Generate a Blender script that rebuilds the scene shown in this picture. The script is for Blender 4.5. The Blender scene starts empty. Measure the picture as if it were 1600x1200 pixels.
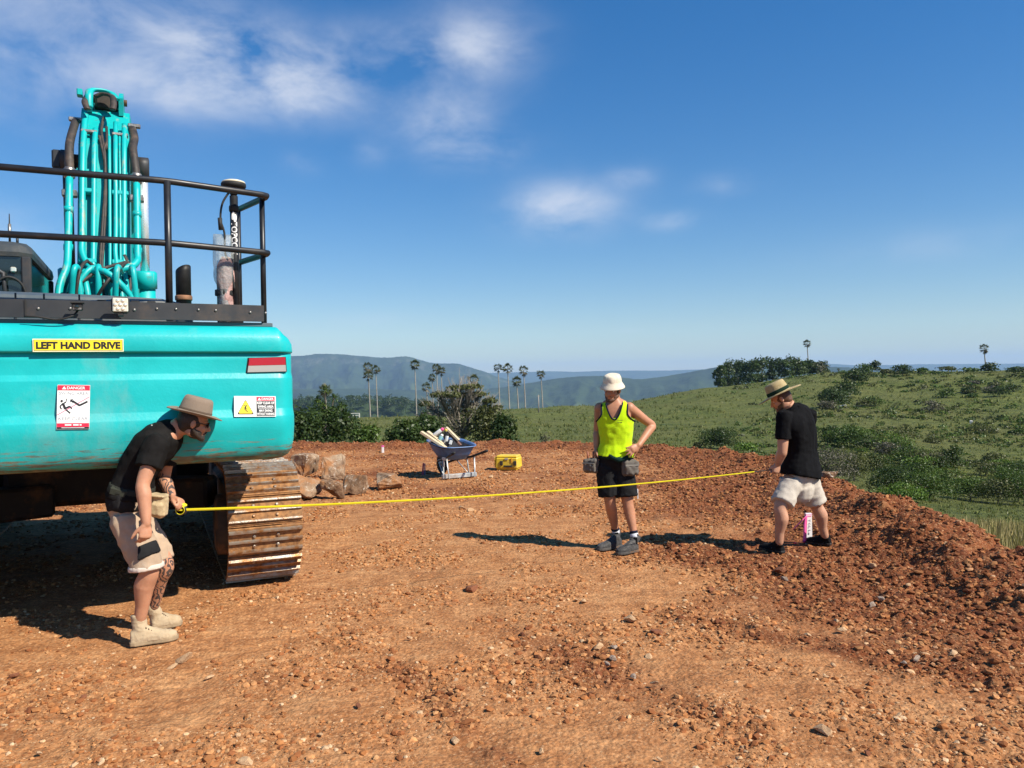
import bpy, bmesh, math, random
import numpy as np
from mathutils import Vector, Matrix, Euler

R = math.radians
scene = bpy.context.scene
COL = scene.collection
rng = np.random.default_rng(7)
random.seed(7)

# ------------------------------------------------------------------ camera
CAM_H, FPX = 1.72, 1202.0
cam = bpy.data.cameras.new('camera')
cam.sensor_width = 36.0
cam.lens = FPX / 1600.0 * 36.0
cam.clip_start = 0.05
cam.clip_end = 60000
cam_o = bpy.data.objects.new('camera', cam)
COL.objects.link(cam_o)
CAM_ROT = Matrix.Rotation(R(90 - 0.24), 3, 'X') @ Matrix.Rotation(R(-1.0), 3, 'Z')
cam_o.matrix_world = Matrix.Translation((0, 0, CAM_H)) @ CAM_ROT.to_4x4()
scene.camera = cam_o

def ray(px, py):
    """world direction (y component 1) of a photograph pixel"""
    d = CAM_ROT @ Vector(((px - 800) / FPX, (600 - py) / FPX, -1.0))
    return d / d.y
def at(px, py, Y):
    d = ray(px, py)
    return Vector((0, 0, CAM_H)) + d * Y
def on_ground(px, py, z=0.0):
    d = ray(px, py)
    return Vector((0, 0, CAM_H)) + d * ((z - CAM_H) / d.z)

# ------------------------------------------------------------------ sun and sky
SUN_AZ, SUN_EL = R(120.0), R(43.0)          # azimuth clockwise from +Y
sun = bpy.data.lights.new('sun', 'SUN')
sun.energy = 5.0
sun.angle = R(0.53)
sun.color = (1.0, 0.93, 0.80)
sun_o = bpy.data.objects.new('sun', sun)
COL.objects.link(sun_o)
SUN_DIR = Vector((math.sin(SUN_AZ) * math.cos(SUN_EL), math.cos(SUN_AZ) * math.cos(SUN_EL), math.sin(SUN_EL)))
sun_o.rotation_euler = SUN_DIR.to_track_quat('Z', 'Y').to_euler()
sun_o.location = (20, -20, 30)

world = bpy.data.worlds.new('World')
scene.world = world
world.use_nodes = True
def build_world():
    nt = world.node_tree
    N, L = nt.nodes, nt.links
    N.clear()
    def nd(t, **k):
        n = N.new(t)
        for a, b in k.items():
            setattr(n, a, b)
        return n
    def val(n, *ins):
        for i, v in enumerate(ins):
            if v is None: continue
            if hasattr(v, 'is_output'): L.new(v, n.inputs[i])
            else: n.inputs[i].default_value = v
        return n
    def ma(op, a, b=None, c=None, clamp=False):
        n = nd('ShaderNodeMath', operation=op); n.use_clamp = clamp
        val(n, a, b, c)
        return n.outputs[0]
    sky = nd('ShaderNodeTexSky', sky_type='NISHITA')
    sky.sun_disc = False
    sky.sun_elevation = SUN_EL
    sky.sun_rotation = SUN_AZ
    sky.altitude = 200
    sky.air_density = 1.15
    sky.dust_density = 0.15
    sky.ozone_density = 4.5
    geo = nd('ShaderNodeTexCoord')
    D = geo.outputs['Generated']
    # wispy noise shared by every cloud
    mp = nd('ShaderNodeMapping'); mp.inputs['Scale'].default_value = (1, 1, 1.9)
    L.new(D, mp.inputs['Vector'])
    n1 = nd('ShaderNodeTexNoise'); n1.inputs['Scale'].default_value = 9.0
    n1.inputs['Detail'].default_value = 9; n1.inputs['Roughness'].default_value = 0.58
    n1.inputs['Distortion'].default_value = 0.25
    L.new(mp.outputs[0], n1.inputs['Vector'])
    n2 = nd('ShaderNodeTexNoise'); n2.inputs['Scale'].default_value = 2.6
    n2.inputs['Detail'].default_value = 4
    L.new(mp.outputs[0], n2.inputs['Vector'])
    total = None
    # cloud banks: photo-direction centre, half width, half height (in tangent units), strength
    banks = [(330, 90, .080, .050, .9), (450, 140, .080, .032, 1.25), (250, 140, .06, .026, .65), (240, 40, .10, .03, .5), (500, 85, .07, .03, .6), (745, 70, .060, .040, 1.0),
             (640, 75, .06, .03, .5), (690, 185, .055, .035, .85), (740, 235, .06, .020, .6), (880, 325, .062, .027, 1.5),
             (990, 277, .028, .013, .6), (1055, 345, .03, .011, .7), (1130, 290, .035, .012, .4), (90, 60, .10, .07, .45), (30, 100, .08, .05, .35),
             (1440, 385, .10, .02, .25), (0, 350, .05, .025, .5), (470, 255, .02, .012, .4), (575, 240, .02, .014, .35),
             (905, 562, .030, .005, .35), (980, 517, .016, .003, .25), (560, 500, .08, .010, .2), (1480, 560, .1, .008, .2)]
    for (px, py, a, b, s) in banks:
        c = ray(px, py).normalized()
        h = Vector((c.y, -c.x, 0)).normalized()
        v = h.cross(c).normalized()
        if v.z < 0: v = -v
        sub = nd('ShaderNodeVectorMath', operation='SUBTRACT'); L.new(D, sub.inputs[0]); sub.inputs[1].default_value = c
        dh = nd('ShaderNodeVectorMath', operation='DOT_PRODUCT'); L.new(sub.outputs[0], dh.inputs[0]); dh.inputs[1].default_value = h / a
        dv = nd('ShaderNodeVectorMath', operation='DOT_PRODUCT'); L.new(sub.outputs[0], dv.inputs[0]); dv.inputs[1].default_value = v / b
        q = ma('MULTIPLY_ADD', dh.outputs['Value'], dh.outputs['Value'], ma('MULTIPLY', dv.outputs['Value'], dv.outputs['Value']))
        m = ma('MULTIPLY', ma('EXPONENT', ma('MULTIPLY', q, -0.95)), s)
        total = m if total is None else ma('ADD', total, m)
    # thin scattered cloud over the rest of the sky
    sp = nd('ShaderNodeSeparateXYZ'); L.new(D, sp.inputs[0])
    back = ma('SUBTRACT', n2.outputs['Fac'], 0.56, clamp=True)
    back = ma('MULTIPLY', back, ma('MULTIPLY_ADD', sp.outputs['Y'], -1.2, 0.5, clamp=True))
    total = ma('ADD', total, ma('MULTIPLY', back, 3.0))
    dens = ma('MULTIPLY', ma('MULTIPLY', total, 0.62), ma('MULTIPLY_ADD', n1.outputs['Fac'], 4.0, -1.25, clamp=False), clamp=True)
    dens = ma('MULTIPLY', ma('SMOOTH_MIN', dens, 1.0, 0.3), 0.74, clamp=True)
    lay = nd('ShaderNodeMix', data_type='RGBA')
    L.new(dens, lay.inputs['Factor'])
    hs = nd('ShaderNodeHueSaturation'); hs.inputs['Hue'].default_value = 0.508; hs.inputs['Saturation'].default_value = 1.46; hs.inputs['Value'].default_value = 1.06
    gm = nd('ShaderNodeGamma'); gm.inputs['Gamma'].default_value = 0.86
    L.new(sky.outputs[0], gm.inputs['Color']); L.new(gm.outputs[0], hs.inputs['Color'])
    L.new(hs.outputs[0], lay.inputs[6])
    lay.inputs[7].default_value = (5.2, 5.5, 6.2, 1)
    bg = nd('ShaderNodeBackground'); bg.inputs['Strength'].default_value = 0.096
    L.new(lay.outputs[2], bg.inputs['Color'])
    out = nd('ShaderNodeOutputWorld'); L.new(bg.outputs[0], out.inputs['Surface'])
build_world()

scene.view_settings.view_transform = 'Standard'
scene.view_settings.look = 'None'
scene.view_settings.exposure = 0.62
scene.view_settings.gamma = 1.0
scene.view_settings.use_curve_mapping = False
scene.render.engine = 'CYCLES'
scene.cycles.use_denoising = True
scene.cycles.max_bounces = 8
scene.cycles.diffuse_bounces = 3
scene.cycles.glossy_bounces = 3
scene.cycles.transparent_max_bounces = 12
scene.cycles.volume_bounces = 1
scene.cycles.caustics_reflective = False
scene.cycles.caustics_refractive = False

# ------------------------------------------------------------------ numeric noise
_perm = np.random.default_rng(3).permutation(256)
_perm = np.concatenate([_perm, _perm, _perm])
_grad = np.random.default_rng(4).normal(size=(256, 3))
_grad /= np.linalg.norm(_grad, axis=1)[:, None]
def pnoise(p):
    p = np.asarray(p, float)
    i = np.floor(p).astype(np.int64); f = p - i; i &= 255
    u = f * f * f * (f * (f * 6 - 15) + 10)
    out = 0
    for a in (0, 1):
        for b in (0, 1):
            for c in (0, 1):
                h = _perm[_perm[_perm[i[:, 0] + a] + i[:, 1] + b] + i[:, 2] + c]
                g = _grad[h]
                d = g[:, 0] * (f[:, 0] - a) + g[:, 1] * (f[:, 1] - b) + g[:, 2] * (f[:, 2] - c)
                w = (u[:, 0] if a else 1 - u[:, 0]) * (u[:, 1] if b else 1 - u[:, 1]) * (u[:, 2] if c else 1 - u[:, 2])
                out = out + w * d
    return out * 1.5
def fbm2(x, y, scale, octv=4, seed=0.0, gain=0.5):
    s = 0; a = 1.0; k = 1.0 / scale
    for o in range(octv):
        s = s + a * pnoise(np.stack([x * k, y * k, np.full_like(x, seed + 7.3 * o)], 1))
        a *= gain; k *= 2.03
    return s
def smooth(a, b, x):
    t = np.clip((x - a) / (b - a), 0, 1)
    return t * t * (3 - 2 * t)

# ------------------------------------------------------------------ mesh helpers
def mesh_from(name, v, f, smooth_shade=False):
    """fast mesh from arrays; f is (n,k) with one face size, or a list of faces"""
    me = bpy.data.meshes.new(name)
    v = np.asarray(v, np.float32)
    if isinstance(f, np.ndarray):
        n, k = f.shape
        me.vertices.add(len(v)); me.vertices.foreach_set('co', v.ravel())
        me.loops.add(n * k); me.loops.foreach_set('vertex_index', f.astype(np.int32).ravel())
        me.polygons.add(n); me.polygons.foreach_set('loop_start', np.arange(0, n * k, k, dtype=np.int32))
        me.update(calc_edges=True)
    else:
        me.from_pydata(v.tolist(), [], f)
        me.update()
    if smooth_shade:
        me.shade_smooth()
    return me

def set_col(me, name, data):
    at_ = me.color_attributes.new(name, 'FLOAT_COLOR', 'POINT')
    d = np.ones((len(me.vertices), 4), np.float32)
    d[:, :data.shape[1]] = data
    at_.data.foreach_set('color', d.ravel())

def link(name, me, mats=None, parent=None, loc=None):
    o = bpy.data.objects.new(name, me)
    COL.objects.link(o)
    if mats is not None and me is not None and len(me.materials) == 0:
        for m in (mats if isinstance(mats, (list, tuple)) else [mats]):
            me.materials.append(m)
    if parent is not None: o.parent = parent
    if loc is not None: o.location = loc
    return o

def tag(o, label=None, cat=None, group=None, kind=None):
    if label: o['label'] = label
    if cat: o['category'] = cat
    if group: o['group'] = group
    if kind: o['kind'] = kind
    return o

def empty(name, loc=(0, 0, 0), rz=0.0, label=None, cat=None, group=None):
    o = bpy.data.objects.new(name, None)
    o.empty_display_size = 0.1
    COL.objects.link(o)
    o.location = loc
    o.rotation_euler = (0, 0, rz)
    return tag(o, label, cat, group)

def smooth_path(pts, n=8):
    """Catmull-Rom through points"""
    P = [np.array(p, float) for p in pts]
    if len(P) < 3: return P
    out = []
    for i in range(len(P) - 1):
        p0 = P[max(i - 1, 0)]; p1 = P[i]; p2 = P[i + 1]; p3 = P[min(i + 2, len(P) - 1)]
        for j in range(n):
            t = j / n
            out.append(0.5 * ((2 * p1) + (-p0 + p2) * t + (2 * p0 - 5 * p1 + 4 * p2 - p3) * t * t + (-p0 + 3 * p1 - 3 * p2 + p3) * t ** 3))
    out.append(P[-1])
    return out

class MB:
    """collects shapes into one mesh"""
    def __init__(s):
        s.v = []; s.f = []; s.m = []; s.sm = []
    def add(s, v, f, mat=0, sm=False):
        b = len(s.v)
        s.v.extend([tuple(map(float, p)) for p in v])
        s.f.extend([[i + b for i in q] for q in f])
        s.m.extend([mat] * len(f)); s.sm.extend([sm] * len(f))
        return s
    def xf(s, M, start=0):
        for i in range(start, len(s.v)):
            s.v[i] = tuple(M @ Vector(s.v[i]))
        return s
    def box(s, c, d, rot=None, mat=0, bev=0.0, taper=1.0):
        hx, hy, hz = d[0] / 2, d[1] / 2, d[2] / 2
        if bev <= 0:
            V = [Vector((x * hx * (taper if z > 0 else 1), y * hy * (taper if z > 0 else 1), z * hz)) for z in (-1, 1) for y in (-1, 1) for x in (-1, 1)]
            F = [(0, 2, 3, 1), (4, 5, 7, 6), (0, 1, 5, 4), (2, 6, 7, 3), (0, 4, 6, 2), (1, 3, 7, 5)]
        else:
            b = min(bev, hx * .98, hy * .98, hz * .98)
            V = []; idx = {}
            for sx in (-1, 1):
                for sy in (-1, 1):
                    for sz in (-1, 1):
                        tp = taper if sz > 0 else 1
                        for k, (ax, ay, az) in enumerate(((hx, hy - b, hz - b), (hx - b, hy, hz - b), (hx - b, hy - b, hz))):
                            idx[(sx, sy, sz, k)] = len(V)
                            V.append(Vector((sx * ax * tp, sy * ay * tp, sz * az)))
            F = []
            for sx in (-1, 1):
                q = [idx[(sx, -1, -1, 0)], idx[(sx, 1, -1, 0)], idx[(sx, 1, 1, 0)], idx[(sx, -1, 1, 0)]]
                F.append(q if sx > 0 else q[::-1])
            for sy in (-1, 1):
                q = [idx[(-1, sy, -1, 1)], idx[(-1, sy, 1, 1)], idx[(1, sy, 1, 1)], idx[(1, sy, -1, 1)]]
                F.append(q if sy > 0 else q[::-1])
            for sz in (-1, 1):
                q = [idx[(-1, -1, sz, 2)], idx[(1, -1, sz, 2)], idx[(1, 1, sz, 2)], idx[(-1, 1, sz, 2)]]
                F.append(q if sz > 0 else q[::-1])
            for sx in (-1, 1):
                for sy in (-1, 1):
                    q = [idx[(sx, sy, -1, 0)], idx[(sx, sy, 1, 0)], idx[(sx, sy, 1, 1)], idx[(sx, sy, -1, 1)]]
                    F.append(q if sx * sy < 0 else q[::-1])
                    for sz in (-1, 1):
                        t = [idx[(sx, sy, sz, 0)], idx[(sx, sy, sz, 1)], idx[(sx, sy, sz, 2)]]
                        F.append(t if sx * sy * sz > 0 else t[::-1])
                for sz in (-1, 1):
                    q = [idx[(sx, -1, sz, 0)], idx[(sx, 1, sz, 0)], idx[(sx, 1, sz, 2)], idx[(sx, -1, sz, 2)]]
                    F.append(q if sx * sz < 0 else q[::-1])
            for sy in (-1, 1):
                for sz in (-1, 1):
                    q = [idx[(-1, sy, sz, 1)], idx[(1, sy, sz, 1)], idx[(1, sy, sz, 2)], idx[(-1, sy, sz, 2)]]
                    F.append(q if sy * sz > 0 else q[::-1])
        c = Vector(c)
        if rot is not None:
            V = [rot @ p + c for p in V]
        else:
            V = [p + c for p in V]
        return s.add(V, F, mat)
    def tube(s, pts, rad, n=10, mat=0, caps=True, sm=True, flat=None):
        """pts path, rad scalar or per point; flat=(axis vector, factor) squashes the section"""
        P = [Vector(p) for p in pts]
        rad = [rad] * len(P) if not hasattr(rad, '__len__') else list(rad)
        T = []
        for i in range(len(P)):
            t = (P[min(i + 1, len(P) - 1)] - P[max(i - 1, 0)])
            T.append(t.normalized() if t.length > 1e-9 else Vector((0, 0, 1)))
        ref = Vector((0, 0, 1)) if abs(T[0].z) < 0.9 else Vector((1, 0, 0))
        U = (ref - T[0] * ref.dot(T[0])).normalized()
        V = []
        for i, p in enumerate(P):
            U = (U - T[i] * U.dot(T[i]))
            U = U.normalized() if U.length > 1e-6 else T[i].orthogonal().normalized()
            W = T[i].cross(U)
            for k in range(n):
                a = 2 * math.pi * k / n
                o = (U * math.cos(a) + W * math.sin(a)) * rad[i]
                if flat is not None:
                    ax, fac = flat
                    o = o - ax * o.dot(ax) * (1 - fac)
                V.append(p + o)
        F = []
        for i in range(len(P) - 1):
            for k in range(n):
                a = i * n + k; b = i * n + (k + 1) % n
                F.append((a, b, b + n, a + n))
        if caps:
            F.append(tuple(range(n))[::-1])
            F.append(tuple(range((len(P) - 1) * n, len(P) * n)))
        return s.add(V, F, mat, sm)
    def lathe(s, prof, n=20, M=None, mat=0, sm=True, caps=True):
        V = []; F = []
        for (r, z) in prof:
            for k in range(n):
                a = 2 * math.pi * k / n
                V.append(Vector((r * math.cos(a), r * math.sin(a), z)))
        for i in range(len(prof) - 1):
            for k in range(n):
                a = i * n + k; b = i * n + (k + 1) % n
                F.append((a, b, b + n, a + n))
        if caps:
            F.append(tuple(range(n))[::-1])
            F.append(tuple(range((len(prof) - 1) * n, len(prof) * n)))
        if M is not None: V = [M @ p for p in V]
        return s.add(V, F, mat, sm)
    def prism(s, poly, ext, M=None, mat=0):
        """poly: 2D points (x,y) ccw, extruded along z by ext=(z0,z1); M places it"""
        n = len(poly)
        V = [Vector((p[0], p[1], z)) for z in ext for p in poly]
        F = [tuple(range(n))[::-1], tuple(range(n, 2 * n))]
        for k in range(n):
            F.append((k, (k + 1) % n, (k + 1) % n + n, k + n))
        if M is not None: V = [M @ p for p in V]
        return s.add(V, F, mat)
    def loft(s, rings, mat=0, sm=True, caps=True, closed=True):
        n = len(rings[0])
        V = [p for r in rings for p in r]; F = []
        for i in range(len(rings) - 1):
            for k in range(n if closed else n - 1):
                a = i * n + k; b = i * n + (k + 1) % n
                F.append((a, b, b + n, a + n))
        if caps and closed:
            F.append(tuple(range(n))[::-1])
            F.append(tuple(range((len(rings) - 1) * n, len(rings) * n)))
        return s.add(V, F, mat, sm)
    def ball(s, c, r, n=12, M=None, mat=0):
        r = (r, r, r) if not hasattr(r, '__len__') else r
        prof = []
        V = []; F = []
        m = max(6, n // 2 + 1)
        for i in range(m + 1):
            th = math.pi * i / m
            for k in range(n):
                a = 2 * math.pi * k / n
                p = Vector((r[0] * math.sin(th) * math.cos(a), r[1] * math.sin(th) * math.sin(a), -r[2] * math.cos(th)))
                V.append((M @ p if M is not None else p) + Vector(c))
        for i in range(m):
            for k in range(n):
                a = i * n + k; b = i * n + (k + 1) % n
                F.append((a, b, b + n, a + n))
        return s.add(V, F, mat, True)
    def mesh(s, name):
        me = bpy.data.meshes.new(name)
        me.from_pydata(s.v, [], s.f)
        me.polygons.foreach_set('material_index', s.m)
        me.polygons.foreach_set('use_smooth', s.sm)
        me.update()
        return me
    def build(s, name, mats, parent=None, weld=False):
        me = s.mesh(name)
        if weld:
            bm = bmesh.new(); bm.from_mesh(me)
            bmesh.ops.remove_doubles(bm, verts=bm.verts, dist=1e-5)
            bmesh.ops.recalc_face_normals(bm, faces=bm.faces)
            bm.to_mesh(me); bm.free()
        return link(name, me, mats, parent)

# ------------------------------------------------------------------ materials
MATS = {}
class NT:
    def __init__(s, name):
        s.mat = bpy.data.materials.new(name)
        s.mat.use_nodes = True
        s.nt = s.mat.node_tree
        s.N, s.L = s.nt.nodes, s.nt.links
        s.N.clear()
        s.out = s.N.new('ShaderNodeOutputMaterial')
        s.b = s.N.new('ShaderNodeBsdfPrincipled')
        s.L.new(s.b.outputs[0], s.out.inputs['Surface'])
        MATS[name] = s.mat
    def node(s, t, ins=None, **k):
        n = s.N.new(t)
        for a, b in k.items(): setattr(n, a, b)
        for a, b in (ins or {}).items(): s.put(n, a, b)
        return n
    def put(s, n, i, v):
        if hasattr(v, 'is_output'): s.L.new(v, n.inputs[i])
        else: n.inputs[i].default_value = v
    def coord(s, kind='Object'):
        return s.node('ShaderNodeTexCoord').outputs[kind]
    def noise(s, vec, scale, detail=4, rough=0.55, dist=0.0, out='Fac'):
        n = s.node('ShaderNodeTexNoise', {'Vector': vec, 'Scale': scale, 'Detail': detail, 'Roughness': rough, 'Distortion': dist})
        return n.outputs[out]
    def voro(s, vec, scale, feature='F1', out='Distance', rnd=1.0):
        n = s.node('ShaderNodeTexVoronoi', {'Vector': vec, 'Scale': scale, 'Randomness': rnd}, feature=feature)
        return n.outputs[out]
    def mapping(s, vec, sc=(1, 1, 1), rot=(0, 0, 0), loc=(0, 0, 0)):
        return s.node('ShaderNodeMapping', {'Vector': vec, 'Scale': sc, 'Rotation': rot, 'Location': loc}).outputs[0]
    def ramp(s, fac, stops, interp='LINEAR'):
        n = s.node('ShaderNodeValToRGB', {'Fac': fac})
        n.color_ramp.interpolation = interp
        e = n.color_ramp.elements
        while len(e) < len(stops): e.new(0.5)
        for k, (p, c) in enumerate(stops):
            e[k].position = p
            e[k].color = (c, c, c, 1) if not hasattr(c, '__len__') else (*c[:3], 1)
        return n.outputs[0]
    def mix(s, fac, a, b, mode='MIX'):
        n = s.node('ShaderNodeMix', data_type='RGBA', blend_type=mode)
        s.put(n, 'Factor', fac)
        for i, v in ((6, a), (7, b)):
            if hasattr(v, 'is_output'): s.L.new(v, n.inputs[i])
            else: n.inputs[i].default_value = (*v[:3], 1)
        return n.outputs[2]
    def math(s, op, a, b=0.0, clamp=False):
        n = s.node('ShaderNodeMath', operation=op); n.use_clamp = clamp
        s.put(n, 0, a); s.put(n, 1, b)
        return n.outputs[0]
    def attr(s, name, out='Color'):
        return s.node('ShaderNodeAttribute', attribute_name=name).outputs[out]
    def set(s, **k):
        names = {'color': 'Base Color', 'rough': 'Roughness', 'metal': 'Metallic', 'spec': 'Specular IOR Level', 'coat': 'Coat Weight', 'sheen': 'Sheen Weight', 'trans': 'Transmission Weight', 'sss': 'Subsurface Weight', 'emit': 'Emission Color', 'emits': 'Emission Strength', 'alpha': 'Alpha', 'ior': 'IOR'}
        for a, v in k.items():
            i = names[a]
            if a in ('color', 'emit') and not hasattr(v, 'is_output'): v = (*v[:3], 1)
            s.put(s.b, i, v)
        return s
    def bump(s, h, strength=0.4, dist=0.01):
        n = s.node('ShaderNodeBump', {'Height': h, 'Strength': strength, 'Distance': dist})
        s.L.new(n.outputs[0], s.b.inputs['Normal'])
        return s

def plain(name, col, rough=0.6, metal=0.0, var=0.12, scale=9.0, bump=0.0, spec=0.5, coat=0.0, dirt=None):
    """a paint/plastic/metal with slight procedural unevenness"""
    t = NT(name)
    v = t.coord('Object')
    n = t.noise(v, scale, 5, 0.6)
    dark = tuple(c * (1 - var * 1.6) for c in col); lite = tuple(min(1, c * (1 + var)) for c in col)
    c = t.ramp(n, [(0.3, dark), (0.7, lite)])
    if dirt:
        m = t.ramp(t.noise(v, scale * 0.45, 7, 0.68), [(0.50, 0.0), (0.66, dirt[1])])
        c = t.mix(m, c, dirt[0])
    t.set(color=c, rough=t.ramp(n, [(0.3, max(0, rough - .08)), (0.7, min(1, rough + .08))]), metal=metal, spec=spec, coat=coat)
    if bump: t.bump(t.noise(v, scale * 6, 4), bump, 0.004)
    return t.mat
# ------------------------------------------------------------------ terrain shape
_AZ = np.array([-180, -60, -9.4, 4.76, 14.9, 22.6, 33.6, 75, 120, 180.0])
_D = np.array([0.5, 7, 9, 12, 16, 22, 30, 60, 100, 160, 260, 400, 700, 1500, 4000, 15000.0])
_zl = [-.9, -.9, -.9, -.9, -.9, -.75, -1.05, -3.2, -5.4, -7.5, -9.0, -22, -60, -130, -180, -195]
_zc = [-.9, -.9, -.9, -.9, -.9, -.75, -1.1, -3.5, -5.8, -7.5, -6.7, -20, -60, -130, -180, -195]
_zd = [-.9, -.9, -.9, -.8, -.8, -1.1, -1.6, -4.4, -6.65, -7.0, -1.1, -9, -52, -130, -180, -195]
_ze = [-.9, -.75, -.7, -.85, -1.3, -2.2, -3.3, -5.7, -6.9, -5.4, 2.6, 0, -40, -130, -180, -195]
_zr = [-.9, -.62, -.50, -.66, -1.15, -2.1, -3.45, -6.2, -8.0, -6.1, 2.8, 1, -35, -130, -180, -195]
_TAB = np.array([_zl, _zl, _zl, _zc, _zd, _ze, _zr, _zr, _zl, _zl])
_LD = np.linspace(math.log(0.5), math.log(15000), 500)
_TABS = []
for row in _TAB:
    z = np.interp(_LD, np.log(_D), row)
    zz = np.concatenate([np.full(9, z[0]), z, np.full(9, z[-1])])
    _TABS.append(np.convolve(zz, np.hanning(19) / np.hanning(19).sum(), 'valid'))
_TABS = np.array(_TABS)
def terrain_z(x, y, rough=True):
    x = np.atleast_1d(np.asarray(x, float)); y = np.atleast_1d(np.asarray(y, float))
    az = np.degrees(np.arctan2(x, y)); r = np.hypot(x, y)
    t = (np.log(np.maximum(r, .51)) - _LD[0]) / (_LD[1] - _LD[0])
    i = np.clip(t.astype(int), 0, 498); ft = np.clip(t - i, 0, 1)
    j = np.clip(np.searchsorted(_AZ, az) - 1, 0, len(_AZ) - 2)
    fa = (az - _AZ[j]) / (_AZ[j + 1] - _AZ[j]); fa = fa * fa * (3 - 2 * fa)
    z = ((1 - fa) * ((1 - ft) * _TABS[j, i] + ft * _TABS[j, i + 1]) + fa * ((1 - ft) * _TABS[j + 1, i] + ft * _TABS[j + 1, i + 1]))
    if rough:
        w = np.clip((r - 14) / 60, 0, 1)
        z = z + w * (fbm2(x, y, 38.0, 3, 1.0) * 0.7 * np.clip(r / 150, 0.3, 3) + fbm2(x, y, 6.0, 2, 5.0) * 0.16)
    return z

# graded pad outline (metres), counter-clockwise seen from above
PAD = np.array([(-40, -30), (7, -30), (6.0, -6), (5.0, 0), (4.35, 3), (4.1, 6.1), (4.25, 7.2), (4.35, 8.6), (4.45, 10.7), (5.3, 15.0), (4.1, 17.4), (2.2, 19.6), (-1, 20.6), (-5, 21.2), (-12, 22), (-25, 22.5), (-40, 20)], float)
def pad_sd(x, y):
    """signed distance to the pad outline, negative inside"""
    d = np.full(x.shape, 1e9); ins = np.zeros(x.shape, bool)
    n = len(PAD)
    for k in range(n):
        a = PAD[k]; b = PAD[(k + 1) % n]
        e = b - a
        t = np.clip(((x - a[0]) * e[0] + (y - a[1]) * e[1]) / (e @ e), 0, 1)
        d = np.minimum(d, np.hypot(x - a[0] - t * e[0], y - a[1] - t * e[1]))
        c = (a[1] > y) != (b[1] > y)
        xi = a[0] + (y - a[1]) * e[0] / (e[1] if e[1] else 1e-9)
        ins ^= c & (x < xi)
    return np.where(ins, -d, d)
def loose_mask(x, y):
    """how loose and freshly turned the soil is (0 packed, 1 clods)"""
    sd = pad_sd(x, y)
    m = 0.56 * smooth(-0.6, 3.0, x - 0.16 * np.maximum(y - 6, 0)) * smooth(3.8, 7.2, y + x * .4) + 0.4 * smooth(-2.6, -0.5, sd)
    m = m + 0.34 * smooth(7, 12.5, y) + 0.36 * fbm2(x, y, 1.7, 3, 9.0)
    # strips turned up by the tracks of the machine
    for (ax, ay, bx, by, w) in ((-0.5, 6.0, 1.15, 3.7, .22), (-.9, 4.9, 0.1, 3.2, .13), (0.2, 6.4, 2.6, 4.3, .18), (1.6, 7.4, 3.6, 5.6, .3)):
        ex, ey = bx - ax, by - ay
        t = np.clip(((x - ax) * ex + (y - ay) * ey) / (ex * ex + ey * ey), 0, 1)
        dd = np.hypot(x - ax - t * ex, y - ay - t * ey)
        m = m + 0.42 * np.exp(-(dd / w) ** 2)
    for (ax, ay, bx, by, w) in ((-1.7, 6.6, -.35, 2.6, .26), (.05, 7.0, 1.9, 3.2, .26)):
        ex, ey = bx - ax, by - ay
        t = np.clip(((x - ax) * ex + (y - ay) * ey) / (ex * ex + ey * ey), 0, 1)
        m = m - 0.35 * np.exp(-(np.hypot(x - ax - t * ex, y - ay - t * ey) / w) ** 4)
    return np.clip(m, 0, 1)
FEET = [on_ground(*q) for q in ((222, 1002), (262, 978), (975, 860), (968, 858), (988, 864), (1218, 866), (1212, 862), (1288, 850), (1276, 848), (1264, 848), (1240, 858), (710, 744), (690, 744), (728, 742), (795, 733))]
def soil_z(x, y, detail=True):
    sd = pad_sd(x, y)
    L = loose_mask(x, y)
    bh = np.interp(y, [-6, 2, 4.5, 6.5, 9.5, 12, 16, 22], [0.02, .05, .13, .20, .29, .16, .12, .11])
    sdw = sd + fbm2(x, y, 0.9, 2, 3.0) * 0.22
    z = bh * np.exp(-((sdw + 0.15) / 0.62) ** 2) * (1 + 0.7 * fbm2(x, y, 0.7, 3, 8.0))
    z = z - np.where(sdw > 0.2, (sdw - 0.2) * 0.62, 0)
    z = z + 0.022 * fbm2(x, y, 2.6, 2, 2.0)
    if detail:
        z = z + (0.012 + 0.038 * L) * fbm2(x, y, 0.42, 3, 4.0, .55)
        n = fbm2(x, y, 0.14, 2, 6.0, .6)
        rg = np.clip(fbm2(x, y, 0.8, 3, 30.0) * 1.3 + (L - .35) * 1.1 + .35, 0, 1)
        z = z + (0.006 + 0.020 * rg + 0.026 * L * L) * np.abs(n) + (.003 + 0.010 * rg + .008 * L) * fbm2(x, y, 0.05, 2, 11.0)
        # cleat prints in the packed soil
        u = x * 0.93 + y * 0.36; v = -x * 0.36 + y * 0.93
        pr = smooth(0.08, 0.0, np.abs(np.abs(u - 0.15) - 0.32) - 0.26) * (1 - L)
        z = z - .012 * (.5 + L)
        z = z - pr * 0.006 * (0.5 + 0.5 * np.sin(v * 2 * math.pi / 0.095))
    for q in FEET:
        w = np.exp(-(((x - q.x) ** 2 + (y - q.y) ** 2) / (.26 if q.y < 10 else .6) ** 2) ** 2)
        z = z * (1 - .85 * w) - .012 * w
    return z

def polar_grid(r0, r1, nr, a0, a1, na, closed=False):
    r = np.exp(np.linspace(math.log(r0), math.log(r1), nr))
    a = np.radians(np.linspace(a0, a1, na))
    rr, aa = np.meshgrid(r, a, indexing='ij')
    x = (rr * np.sin(aa)).ravel(); y = (rr * np.cos(aa)).ravel()
    i, j = np.meshgrid(np.arange(nr - 1), np.arange(na - 1), indexing='ij')
    k = (i * na + j).ravel()
    f = np.stack([k, k + 1, k + na + 1, k + na], 1)[:, ::-1]
    return x, y, f

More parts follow.
